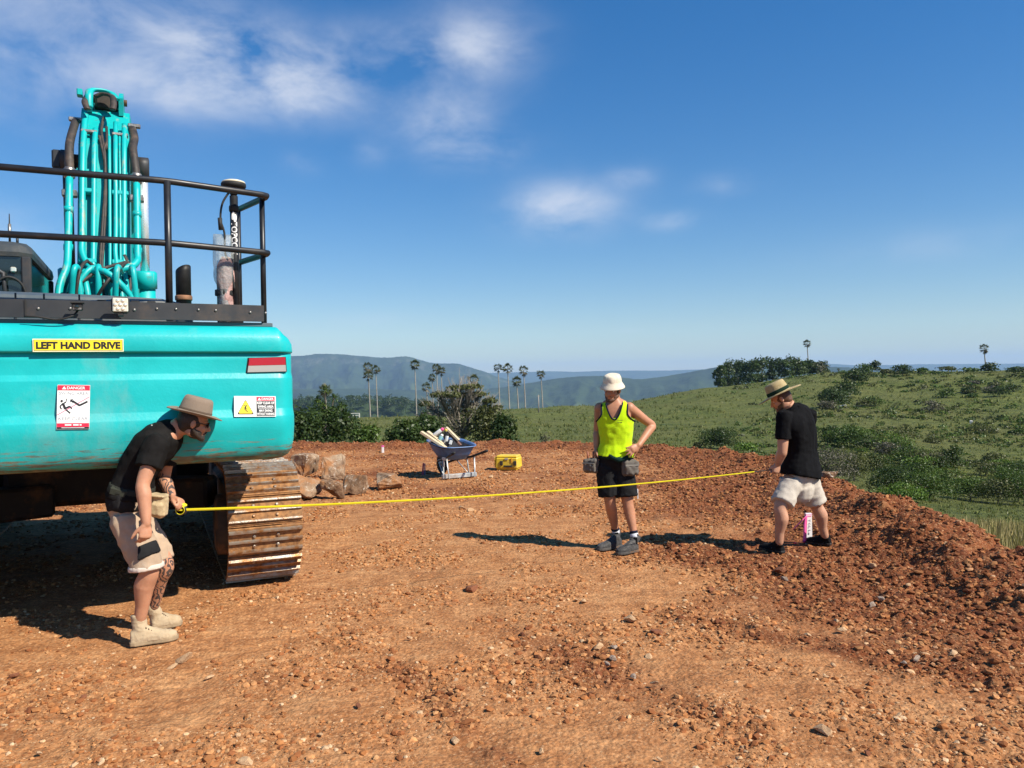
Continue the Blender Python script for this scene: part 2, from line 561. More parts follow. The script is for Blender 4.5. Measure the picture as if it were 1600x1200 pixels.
# ------------------------------------------------------------------ soil material
def mat_soil(name='red_soil', stones=False):
    t = NT(name)
    v = t.coord('Object')
    lo = t.attr('loose', 'Fac')
    big = t.noise(v, 0.55, 4, 0.6)
    mid = t.noise(v, 3.2, 6, 0.66)
    fine = t.noise(v, 26.0, 6, 0.72)
    packed = t.ramp(mid, [(0.28, (.33, .132, .046)), (0.5, (.50, .228, .090)), (0.74, (.63, .335, .150))])
    turned = t.ramp(mid, [(0.28, (.11, .031, .013)), (0.5, (.195, .058, .021)), (0.76, (.33, .115, .040))])
    k = t.math('ADD', lo, t.math('MULTIPLY', t.math('SUBTRACT', big, 0.5), 0.9), clamp=True)
    c = t.mix(t.ramp(k, [(0.18, 0.0), (0.72, 1.0)]), packed, turned)
    c = t.mix(t.ramp(fine, [(0.40, 0.55), (0.62, 0.0)]), c, (.085, .028, .012), 'MIX')
    # pale weathered stone flecks set in the soil
    vc = t.node('ShaderNodeTexVoronoi', {'Vector': v, 'Scale': 34.0})
    keep = t.ramp(t.node('ShaderNodeSeparateColor', {'Color': vc.outputs['Color']}).outputs[0], [(0.74, 0.0), (0.76, 1.0)], 'CONSTANT')
    fl = t.math('MULTIPLY', keep, t.ramp(vc.outputs['Distance'], [(0.20, 1.0), (0.34, 0.0)]))
    c = t.mix(t.math('MULTIPLY', fl, 0.6), c, (.60, .36, .19))
    vd = t.node('ShaderNodeTexVoronoi', {'Vector': v, 'Scale': 95.0})
    keep2 = t.ramp(t.node('ShaderNodeSeparateColor', {'Color': vd.outputs['Color']}).outputs[1], [(0.80, 0.0), (0.82, 1.0)], 'CONSTANT')
    c = t.mix(t.math('MULTIPLY', keep2, 0.22), c, (.62, .38, .20))
    st = t.noise(t.mapping(v, (2.2, 11.0, 4.0), (0, 0, .12)), 1.0, 6, .65)
    c = t.mix(t.ramp(st, [(.35, .5), (.55, 0.0)]), c, t.mix(.5, c, (.16, .052, .018)))
    c = t.mix(t.ramp(st, [(.55, 0.0), (.75, .35)]), c, (.62, .33, .14))
    t.set(color=c, rough=0.95, spec=0.15)
    h = t.math('ADD', t.math('MULTIPLY', fine, 1.0), t.math('MULTIPLY', t.voro(v, 46.0), -0.6))
    t.bump(h, 0.9, 0.012)
    return t.mat

def mat_stone():
    t = NT('loose_stone')
    v = t.coord('Object')
    c = t.mix(t.ramp(t.noise(v, 40, 4, .6), [(0.4, 0.35), (0.6, 0.0)]), t.attr('tone'), (.20, .075, .028))
    t.set(color=c, rough=0.92, spec=0.2)
    return t.mat

# ------------------------------------------------------------------ the graded soil pad
def build_pad():
    m = mat_soil()
    x, y, f = polar_grid(1.6, 46, 880, -47, 47, 860)
    sd = pad_sd(x, y)
    keep = sd < 2.2
    z = np.empty_like(x); z[:] = -1.5
    z[keep] = soil_z(x[keep], y[keep])
    fk = keep[f].all(1)
    f = f[fk]
    used = np.zeros(len(x), bool); used[f.ravel()] = True
    remap = np.cumsum(used) - 1
    me = mesh_from('ground', np.stack([x, y, z], 1)[used], remap[f], True)
    set_col(me, 'loose', np.repeat(loose_mask(x[used], y[used])[:, None], 3, 1))
    o = link('ground', me, m)
    tag(o, kind='structure', label='graded pad of orange and dark red soil')
    # the pad behind and beside the camera
    gx, gy = np.meshgrid(np.linspace(-40.5, 8, 130), np.linspace(-31, 22.5, 140), indexing='ij')
    x = gx.ravel(); y = gy.ravel()
    z = soil_z(x, y, False)
    az = np.abs(np.degrees(np.arctan2(x, y))); r = np.hypot(x, y)
    z = np.where((az < 47) & (r > 1.6), z - 0.35, z - 0.012)
    i, j = np.meshgrid(np.arange(129), np.arange(139), indexing='ij')
    k = (i * 140 + j).ravel()
    f = np.stack([k, k + 140, k + 141, k + 1], 1)
    me = mesh_from('ground_surround', np.stack([x, y, z], 1), f, True)
    set_col(me, 'loose', np.repeat(loose_mask(x, y)[:, None], 3, 1))
    tag(link('ground_surround', me, m), kind='structure', label='soil pad around the viewpoint')
build_pad()

# ------------------------------------------------------------------ gravel and clods (uncountable)
ICO = None
def ico():
    bm = bmesh.new(); bmesh.ops.create_icosphere(bm, subdivisions=1, radius=1.0)
    v = np.array([p.co[:] for p in bm.verts]); f = np.array([[q.index for q in p.verts] for p in bm.faces])
    bm.free()
    return v, f
ICO_V, ICO_F = ico()
OCT_V = np.array([(1, 0, 0), (-1, 0, 0), (0, 1, 0), (0, -1, 0), (0, 0, 1), (0, 0, -1)], float)
OCT_F = np.array([(0, 2, 4), (2, 1, 4), (1, 3, 4), (3, 0, 4), (2, 0, 5), (1, 2, 5), (3, 1, 5), (0, 3, 5)])
def rot_rand(n, g):
    q = g.normal(size=(n, 4)); q /= np.linalg.norm(q, axis=1)[:, None]
    w, x, y, z = q.T
    return np.stack([np.stack([1 - 2 * (y * y + z * z), 2 * (x * y - z * w), 2 * (x * z + y * w)], 1),
                     np.stack([2 * (x * y + z * w), 1 - 2 * (x * x + z * z), 2 * (y * z - x * w)], 1),
                     np.stack([2 * (x * z - y * w), 2 * (y * z + x * w), 1 - 2 * (x * x + y * y)], 1)], 1)
def scatter_mesh(name, pos, size, tone, base_v, base_f, g, squash=0.62, jit=0.30):
    n = len(pos); nv = len(base_v)
    V = base_v[None] * (1 + g.uniform(-jit, jit, (n, nv, 1)))
    V = V * g.uniform(0.6, 1.2, (n, 1, 3))
    V = np.einsum('nij,nkj->nki', rot_rand(n, g), V)
    V[:, :, 2] *= squash
    V = V * size[:, None, None] + pos[:, None, :]
    F = (base_f[None] + (np.arange(n) * nv)[:, None, None]).reshape(-1, base_f.shape[1])
    me = mesh_from(name, V.reshape(-1, 3), F); me.shade_flat()
    set_col(me, 'tone', np.repeat(tone, nv, 0))
    return me
PALE = np.array([(.52, .29, .13), (.58, .36, .19), (.46, .22, .09), (.60, .42, .25), (.36, .16, .07), (.50, .26, .11)])
CLOD = np.array([(.24, .085, .030), (.17, .052, .020), (.33, .135, .05), (.12, .04, .018), (.38, .17, .065)])
def gravel():
    g = np.random.default_rng(21)
    ms = mat_stone()
    n = 150000
    u = g.random(n)
    r = 2.9 * (22.0 / 2.9) ** (u ** 1.25)
    a = np.radians(g.uniform(-37, 37, n))
    x = r * np.sin(a); y = r * np.cos(a)
    L = loose_mask(x, y); sd = pad_sd(x, y)
    pix = r / 769.0
    size = pix * 0.80 * (1 - g.random(n)) ** (-0.46)
    size = np.clip(size, 0.0035, 0.020 + 0.010 * L)
    stone = g.random(n) < np.where(r > 9, 0.44, 0.46) * (1 - 0.40 * L)
    patch = fbm2(x, y, 0.8, 3, 30.0) * 1.3 + (L - .35) * 1.1
    keep = (sd < 0.6) & (patch + g.uniform(-.55, .55, n) > -0.16)
    x, y, size, stone, L = x[keep], y[keep], size[keep], stone[keep], L[keep]
    z = soil_z(x, y)
    tone = np.where(stone[:, None], PALE[g.integers(0, len(PALE), len(x))], CLOD[g.integers(0, len(CLOD), len(x))])
    own = (~stone) & (L < g.uniform(.2, .7, len(x)))
    tone = np.where(own[:, None], np.array([(.44, .185, .065), (.36, .14, .046), (.52, .25, .10), (.28, .10, .035)])[g.integers(0, 4, len(x))], tone)
    tone = tone * g.uniform(0.75, 1.12, (len(x), 1))
    tone = np.where((L > .55)[:, None] & stone[:, None], tone * np.array([.8, .66, .6]), tone)
    size = np.where(stone, size * 0.85, size * 1.15)
    pos = np.stack([x, y, z + size * 0.12], 1)
    # bigger broken clods where the soil is freshly turned
    m = 5200
    r2 = 3.0 * (21 / 3.0) ** (g.random(m) ** .8); a2 = np.radians(g.uniform(-36, 38, m)); x2 = r2 * np.sin(a2); y2 = r2 * np.cos(a2)
    L2 = loose_mask(x2, y2); s2 = pad_sd(x2, y2)
    k2 = (s2 < .5) & (g.random(m) < (L2 - .25) * 1.2 * np.where(s2 > -1.2, 1.6, 1))
    x2, y2, r2, L2, s2 = x2[k2], y2[k2], r2[k2], L2[k2], s2[k2]
    z2 = g.uniform(.010, .025, len(x2)) * np.where(s2 > -1.2, g.uniform(1, 1.9, len(x2)), 1.0) * np.clip(r2 / 7, .55, 1.25)
    for q in FEET:
        far = np.hypot(x2 - q.x, y2 - q.y) > .16
        x2, y2, z2 = x2[far], y2[far], z2[far]
    pos = np.concatenate([pos, np.stack([x2, y2, soil_z(x2, y2) + z2 * .1], 1)]); size = np.concatenate([size, z2])
    tone = np.concatenate([tone, CLOD[g.integers(0, len(CLOD), len(x2))] * g.uniform(.6, 1.05, (len(x2), 1))])
    big = size > 0.011
    o = link('loose_gravel', scatter_mesh('loose_gravel', pos[big], size[big], tone[big], ICO_V[:, :], ICO_F, g), ms)
    tag(o, 'small stones and soil clods littering the graded pad', 'gravel', kind='stuff')
    s = ~big
    o = link('fine_gravel', scatter_mesh('fine_gravel', pos[s], size[s], tone[s], OCT_V, OCT_F, g), ms)
    tag(o, 'fine grit and crumbs of soil over the graded pad', 'gravel', kind='stuff')
gravel()

# ------------------------------------------------------------------ grass country
def mat_grass():
    t = NT('pasture_grass')
    v = t.coord('Object')
    big = t.noise(v, 0.022, 5, 0.62)
    mid = t.noise(t.mapping(v, (1, 1, 2.0)), 0.16, 6, 0.7)
    fine = t.noise(v, 1.3, 6, 0.75)
    c = t.ramp(mid, [(0.30, (.080, .108, .022)), (0.48, (.145, .170, .036)), (0.66, (.205, .212, .054))])
    c = t.mix(t.ramp(big, [(0.42, 0.0), (0.62, 0.55)]), c, (.190, .175, .055))
    c = t.mix(t.ramp(fine, [(0.36, 0.6), (0.55, 0.0)]), c, (.060, .080, .018))
    c = t.mix(t.ramp(t.noise(v, 0.42, 6, .78), [(.38, .5), (.53, 0.0)]), c, (.055, .075, .018))
    c = t.mix(t.math('MULTIPLY', t.attr('dry', 'Fac'), 0.9), c, t.ramp(fine, [(0.35, (.19, .165, .06)), (0.65, (.42, .36, .16))]))
    fa = t.attr('forest', 'Fac')
    wood = t.ramp(t.noise(v, 0.012, 6, 0.75), [(0.35, (.018, .034, .014)), (0.65, (.045, .070, .026))])
    c = t.mix(fa, c, wood)
    t.set(color=c, rough=0.9, spec=0.2)
    med = t.noise(v, 0.45, 6, .75)
    t.bump(t.math('ADD', fine, t.math('MULTIPLY', med, 2.5)), 1.0, 0.6)
    return t.mat
def build_terrain():
    x, y, f = polar_grid(3.5, 15000, 420, -180, 180, 720)
    # finer towards the view is given by the azimuth warp
    z = terrain_z(x, y)
    r = np.hypot(x, y)
    z = z - 0.0785e-6 * r * r * 0
    inside = pad_sd(x, y) < -1.0
    z = np.where(inside, np.minimum(z, -1.2), z)
    me = mesh_from('grass_hills', np.stack([x, y, z], 1), f, True)
    forest = smooth(480, 900, r) * smooth(-0.05, 0.22, fbm2(x, y, 900.0, 4, 3.0) + 0.12)
    set_col(me, 'forest', np.repeat(forest[:, None], 3, 1))
    az = np.degrees(np.arctan2(x, y))
    dry = smooth(30, 13, r) * smooth(18, 24, az)
    set_col(me, 'dry', np.repeat(dry[:, None], 3, 1))
    tag(link('grass_hills', me, mat_grass()), kind='structure', label='rolling green pasture around the pad')
build_terrain()

# ------------------------------------------------------------------ distant ranges
def mat_range():
    t = NT('forested_range')
    v = t.coord('Object')
    n = t.noise(v, 0.004, 7, 0.7)
    c = t.ramp(n, [(0.35, (.016, .030, .016)), (0.6, (.040, .062, .026))])
    c = t.mix(t.attr('clear', 'Fac'), c, t.ramp(n, [(0.4, (.10, .14, .04)), (0.6, (.17, .19, .06))]))
    rock = t.math('MULTIPLY', t.attr('cliff', 'Fac'), t.ramp(t.noise(t.mapping(v, (1, 1, .25)), 0.011, 6, .7), [(0.50, 0.0), (0.62, .35)]))
    c = t.mix(rock, c, (.20, .18, .16))
    t.set(color=c, rough=0.95, spec=0.1)
    t.bump(t.noise(v, 0.02, 6, .7), 0.8, 20.0)
    return t.mat
def ridge(name, label, pts, D, depth, mat, base=-230.0, cliff=0.0, clear=0.0, seed=0.0):
    px = np.array([p[0] for p in pts], float)
    dirs = [ray(*p) for p in pts]
    az = np.array([math.atan2(d.x, d.y) for d in dirs]); zz = np.array([CAM_H + d.z * D for d in dirs])
    na, nc = 520, 64
    a = np.linspace(az[0], az[-1], na)
    top = np.interp(a, az, zz)
    k = np.hanning(9); k /= k.sum()
    top = np.convolve(np.pad(top, 4, mode='edge'), k, 'valid')
    s = np.concatenate([np.linspace(-1, 0, 40), np.linspace(0, 1, nc - 39)[1:]])
    A, S = np.meshgrid(a, s, indexing='ij')
    T = np.repeat(top[:, None], nc, 1)
    rr = D + S * depth
    X = (D * np.tan(A)) * (rr / D); Y = rr
    fall = np.abs(S)
    prof = 1 - fall ** 0.85
    if cliff:
        prof = np.where(S < 0, np.where(fall < .06, 1 - fall * .35, np.where(fall < .10, 0.979 - (fall - .06) * 4.2, 0.811 * (1 - (fall - .10) / .90) ** 1.25)), prof)
    n = fbm2((A * 1.0).ravel() * 26, (S * 2.2).ravel(), 1.0, 5, seed).reshape(A.shape)
    edge = np.minimum(1, fall * 4)
    h = base + (T - base) * np.clip(prof + n * 0.20 * edge, 0.0, 1.2)
    h = h + fbm2((A * 900).ravel(), (S * 40).ravel(), 1.0, 3, seed + 5).reshape(A.shape) * (T - base) * 0.012
    i, j = np.meshgrid(np.arange(na - 1), np.arange(nc - 1), indexing='ij')
    q = (i * nc + j).ravel()
    f = np.stack([q, q + nc, q + nc + 1, q + 1], 1)
    me = mesh_from(name, np.stack([X.ravel(), Y.ravel(), h.ravel()], 1), f, True)
    cl = smooth(0.05, 0.07, fall) * smooth(0.16, 0.11, fall) * (S < 0) * (cliff > 0)
    set_col(me, 'cliff', np.repeat(cl.ravel()[:, None], 3, 1))
    pc = smooth(0.02, 0.3, fbm2((A * 60).ravel(), (S * 7).ravel(), 1.0, 3, seed + 2).reshape(A.shape)) * smooth(.45, .8, fall) * clear
    set_col(me, 'clear', np.repeat(pc.ravel()[:, None], 3, 1))
    return tag(link(name, me, mat), kind='structure', label=label)
mr = mat_range()
ridge('mountain_range', 'flat-topped escarpment with pale cliffs', [(-500, 566), (-200, 558), (0, 552), (200, 557), (300, 553), (440, 557), (470, 556), (500, 553), (525, 553), (560, 556), (600, 559), (642, 558), (655, 562), (672, 567), (690, 568), (716, 568), (735, 574), (755, 580), (775, 588), (800, 595), (830, 601), (880, 610), (960, 625)], 8500, 2600, mr, cliff=1.0, clear=0.6, seed=1.0)
ridge('hills', 'lower wooded hills in the valley', [(-500, 612), (455, 608), (560, 607), (700, 611), (780, 606), (830, 598), (870, 591), (905, 588), (945, 587), (1000, 593), (1040, 588), (1080, 581), (1112, 575), (1135, 571), (1180, 571), (1240, 574), (1310, 573), (1350, 576), (1400, 580), (1600, 585), (2100, 588)], 5600, 1900, mr, clear=1.0, seed=11.0)
ridge('far_hills', 'faint plateau on the horizon', [(300, 590), (700, 586), (760, 583), (860, 580), (900, 581), (960, 579), (1040, 579), (1100, 577), (1200, 572), (1290, 568), (1340, 571), (1450, 569), (1600, 568), (2100, 566), (2600, 570)], 14500, 2600, mr, clear=0.3, seed=23.0)

# ------------------------------------------------------------------ haze
def build_haze():
    t = NT('air_haze')
    t.N.remove(t.b)
    vol = t.node('ShaderNodeVolumePrincipled', {'Color': (0.44, 0.66, 1.0, 1), 'Density': 5.8e-5, 'Anisotropy': 0.0})
    t.L.new(vol.outputs[0], t.out.inputs['Volume'])
    mb = MB().box((0, 2000, 130), (42000, 42000, 740))
    tag(mb.build('haze', t.mat), 'thin blue haze lying over the country', 'haze', kind='stuff')
build_haze()
# ------------------------------------------------------------------ excavator
EX_YAW = R(25.0)
EX_LOC = Vector((-4.38, 8.10, 0.0))
EX_M = Matrix.Translation(EX_LOC) @ Matrix.Rotation(EX_YAW, 4, 'Z')
EX_I = EX_M.inverted()

def mat_teal():
    t = NT('teal_paint')
    v = t.coord('Object')
    n = t.noise(v, 3.0, 5, .6)
    c = t.ramp(n, [(0.3, (.001, .365, .375)), (0.7, (.006, .45, .455))])
    # fine dust film and fading
    c = t.mix(t.ramp(t.noise(t.mapping(v, (1, 1, .5)), 1.4, 8, .72), [(0.52, 0.0), (0.80, 0.42)]), c, (.34, .36, .30))
    # scraped and muddied lower edge: long horizontal scratches
    sep = t.node('ShaderNodeSeparateXYZ', {'Vector': v})
    zz = t.math('MULTIPLY', t.math('SUBTRACT', 1.42, sep.outputs[2]), 4.4)
    scr = t.noise(t.mapping(v, (1.6, 1.6, 22.0)), 2.2, 8, .75)
    m = t.ramp(t.math('ADD', t.math('MULTIPLY', zz, 0.40), t.math('MULTIPLY', t.math('SUBTRACT', scr, 0.52), 1.9)), [(0.24, 0.0), (0.36, 0.85)])
    c = t.mix(m, c, t.ramp(t.noise(v, 14, 5), [(0.35, (.085, .055, .032)), (0.65, (.24, .16, .085))]))
    t.set(color=c, rough=t.mix(m, (.42, .42, .42), (.8, .8, .8)), spec=0.45, coat=0.05)
    t.bump(t.math('ADD', t.noise(v, 55, 4), t.math('MULTIPLY', t.noise(v, 2.2, 3), 8.0)), 0.25, 0.004)
    return t.mat
def mat_teal_plain():
    t = NT('teal_boom_paint')
    v = t.coord('Object')
    c = t.ramp(t.noise(v, 2.2, 6, .65), [(0.3, (.0, .35, .35)), (0.7, (.004, .44, .43))])
    st = t.ramp(t.noise(t.mapping(v, (9, 9, .8)), 1.5, 6, .7), [(0.58, 0.0), (0.72, 0.75)])
    c = t.mix(st, c, (.42, .34, .20))
    c = t.mix(t.ramp(t.noise(v, 9, 6, .7), [(0.60, 0.0), (0.72, 0.6)]), c, (.10, .13, .11))
    t.set(color=c, rough=0.42, spec=0.45)
    return t.mat
def mat_track(name, wear):
    t = NT(name)
    v = t.coord('Object')
    info = t.node('ShaderNodeObjectInfo').outputs['Random']
    vv = t.node('ShaderNodeVectorMath', {0: v}, operation='ADD')
    cmb = t.node('ShaderNodeCombineXYZ', {'X': t.math('MULTIPLY', info, 37.0), 'Y': t.math('MULTIPLY', info, 11.0)})
    t.L.new(cmb.outputs[0], vv.inputs[1])
    q = vv.outputs[0]
    steel = (.36, .32, .27) if wear else (.17, .10, .05)
    n = t.noise(q, 7, 7, .72)
    c = t.mix(t.ramp(n, [(0.26 if not wear else .44, 0.0), (0.48 if not wear else .60, 1.0)]), steel, t.ramp(t.noise(q, 30, 5), [(0.3, (.15, .065, .024)), (0.7, (.42, .20, .07))]))
    t.set(color=c, rough=0.42 if wear else 0.85, metal=0.6 if wear else 0.0)
    t.bump(t.noise(q, 45, 5, .7), 0.6, 0.006)
    return t.mat

def cw_plan():
    """right-to-left outline of the counterweight (x, y), outward normals"""
    pts = []
    W, RC = 1.5, 0.13
    back = lambda x: -3.40 + (x * x) / 60.0
    xs = np.linspace(-(W - RC), W - RC, 41)
    pts = [(x, back(x)) for x in xs]
    yb = back(W - RC)
    sl = 2 * (W - RC) / 60.0
    for k in range(1, 13):
        a = math.atan(sl) + (math.pi / 2 - math.atan(sl)) * k / 12
        c0 = (W - RC - RC * math.sin(math.atan(sl)), yb + RC * math.cos(math.atan(sl)))
        pts.append((c0[0] + RC * math.sin(a), c0[1] - RC * math.cos(a)))
    ex = pts[-1]
    pts.append((ex[0], ex[1] + .18)); pts.append((ex[0], -2.55))
    left = [(-x, y) for (x, y) in pts[41:]][::-1]
    P = left + pts
    out = []
    for i, p in enumerate(P):
        a = P[max(i - 1, 0)]; b = P[min(i + 1, len(P) - 1)]
        d = Vector((b[0] - a[0], b[1] - a[1])).normalized()
        out.append((Vector((p[0], p[1])), Vector((d.y, -d.x))))
    return out
CW_PROF = [(1.165, -.22), (1.168, -.15), (1.180, -.085), (1.205, -.04), (1.25, -.010), (1.32, .010), (1.39, .024), (1.42, .030), (1.49, .030), (1.50, .027), (1.545, .006), (1.555, .004), (1.65, .004), (1.765, .006), (1.775, .004), (1.805, -.016), (1.815, -.018), (1.90, -.018), (1.952, -.018), (1.955, -.022), (1.958, .010), (1.97, .014), (2.02, .012), (2.062, .010), (2.075, .004), (2.115, -.018), (2.135, -.045), (2.148, -.08), (2.155, -.16)]
def cw_back(x, z):
    d = np.interp(z, [p[0] for p in CW_PROF], [p[1] for p in CW_PROF])
    return -3.40 + x * x / 60.0 - d
def cw_pix(px, py, off=0.0):
    """point in machine coordinates where a photo pixel meets the counterweight"""
    o = EX_I @ Vector((0, 0, CAM_H)); d = (EX_I.to_3x3() @ ray(px, py))
    t = (-3.4 - o.y) / d.y
    for _ in range(12):
        p = o + d * t
        t = (cw_back(p.x, p.z) - off - o.y) / d.y
    return o + d * t
def ex_pix(px, py, ylocal):
    o = EX_I @ Vector((0, 0, CAM_H)); d = (EX_I.to_3x3() @ ray(px, py))
    return o + d * ((ylocal - o.y) / d.y)

def text_mesh(s, size, name='lettering', weight=0.0):
    cu = bpy.data.curves.new(name, 'FONT')
    cu.body = s; cu.size = size; cu.align_x = 'CENTER'; cu.align_y = 'CENTER'
    cu.offset = weight; cu.resolution_u = 3
    o = bpy.data.objects.new(name, cu); COL.objects.link(o)
    bpy.context.view_layer.update()
    dg = bpy.context.evaluated_depsgraph_get()
    me = bpy.data.meshes.new_from_object(o.evaluated_get(dg))
    bpy.data.objects.remove(o); bpy.data.curves.remove(cu)
    me.name = name
    return me
def fit_text(s, w, h, weight=0.0):
    """lettering mesh scaled to w x h in its local x,y plane"""
    me = text_mesh(s, 1.0, weight=weight)
    v = np.empty(len(me.vertices) * 3, np.float32); me.vertices.foreach_get('co', v); v = v.reshape(-1, 3)
    lo, hi = v.min(0), v.max(0)
    v[:, 0] = (v[:, 0] - (lo[0] + hi[0]) / 2) * w / (hi[0] - lo[0])
    v[:, 1] = (v[:, 1] - (lo[1] + hi[1]) / 2) * h / (hi[1] - lo[1])
    me.vertices.foreach_set('co', v.ravel()); me.update()
    return me

def flatmat(name, col, rough=0.5):
    return MATS.get(name) or plain(name, col, rough, var=0.05, scale=20)

def decal_frame(pa, pb, pc):
    """matrix with origin pa (centre), x along pb-pa, y up, z outward (towards -y of the machine)"""
    x = (pb - pa).normalized(); y = (pc - pa).normalized()
    z = x.cross(y).normalized(); y = z.cross(x)
    M = Matrix((x, y, z)).transposed().to_4x4(); M.translation = pa
    return M
class Decal:
    """a flat sticker with coloured shapes and lettering layered 1 mm apart"""
    def __init__(s, root, name, cx, cy, px_w, px_h, label, off=0.007):
        a = cw_pix(cx, cy, off)
        pr = cw_pix(cx + px_w / 2, cy, off); pl = cw_pix(cx - px_w / 2, cy, off)
        pu = cw_pix(cx, cy - px_h / 2, off); pd = cw_pix(cx, cy + px_h / 2, off)
        s.w = (pr - pl).length; s.h = (pu - pd).length
        c = (pu + pd) * .5
        c.x = (pr.x + pl.x) / 2
        c = c + Vector((0, -0.003, 0))
        s.M = decal_frame(c, c + (pr - pl), c + (pu - pd))
        s.root = root; s.layer = 0
        mb = MB().box((0, 0, -0.001), (s.w, s.h, .002))
        s.o = None; s.name = name; s.label = label
    def base(s, col, rough=.4):
        mb = MB().box((0, 0, -0.001), (s.w, s.h, .002))
        s.o = mb.build(s.name, flatmat(*col), s.root)
        s.o.matrix_local = s.M
        s.o['label'] = s.label
        return s
    def shape(s, name, poly, col, lay=1):
        """poly in unit coordinates -1..1 of the sticker"""
        P = [(p[0] * s.w / 2, p[1] * s.h / 2) for p in poly]
        if sum(P[i][0] * P[(i + 1) % len(P)][1] - P[(i + 1) % len(P)][0] * P[i][1] for i in range(len(P))) < 0: P = P[::-1]
        mb = MB(); z = 0.0008 * lay
        mb.prism(P, (z - 0.0006, z))
        return mb.build(name, flatmat(*col), s.o)
    def rect(s, name, x0, y0, x1, y1, col, lay=1):
        return s.shape(name, [(x0, y0), (x1, y0), (x1, y1), (x0, y1)], col, lay)
    def text(s, string, x, y, w, h, col, lay=2, weight=0.0):
        me = fit_text(string, w * s.w / 2, h * s.h / 2, weight)
        o = link('lettering', me, flatmat(*col), s.o)
        o.location = (x * s.w / 2, y * s.h / 2, 0.0008 * lay)
        return o

def stroke(p, q, w):
    d = Vector((q[0] - p[0], q[1] - p[1])); n = Vector((-d.y, d.x)).normalized() * w / 2
    return [(p[0] + n.x, p[1] + n.y), (q[0] + n.x, q[1] + n.y), (q[0] - n.x, q[1] - n.y), (p[0] - n.x, p[1] - n.y)]

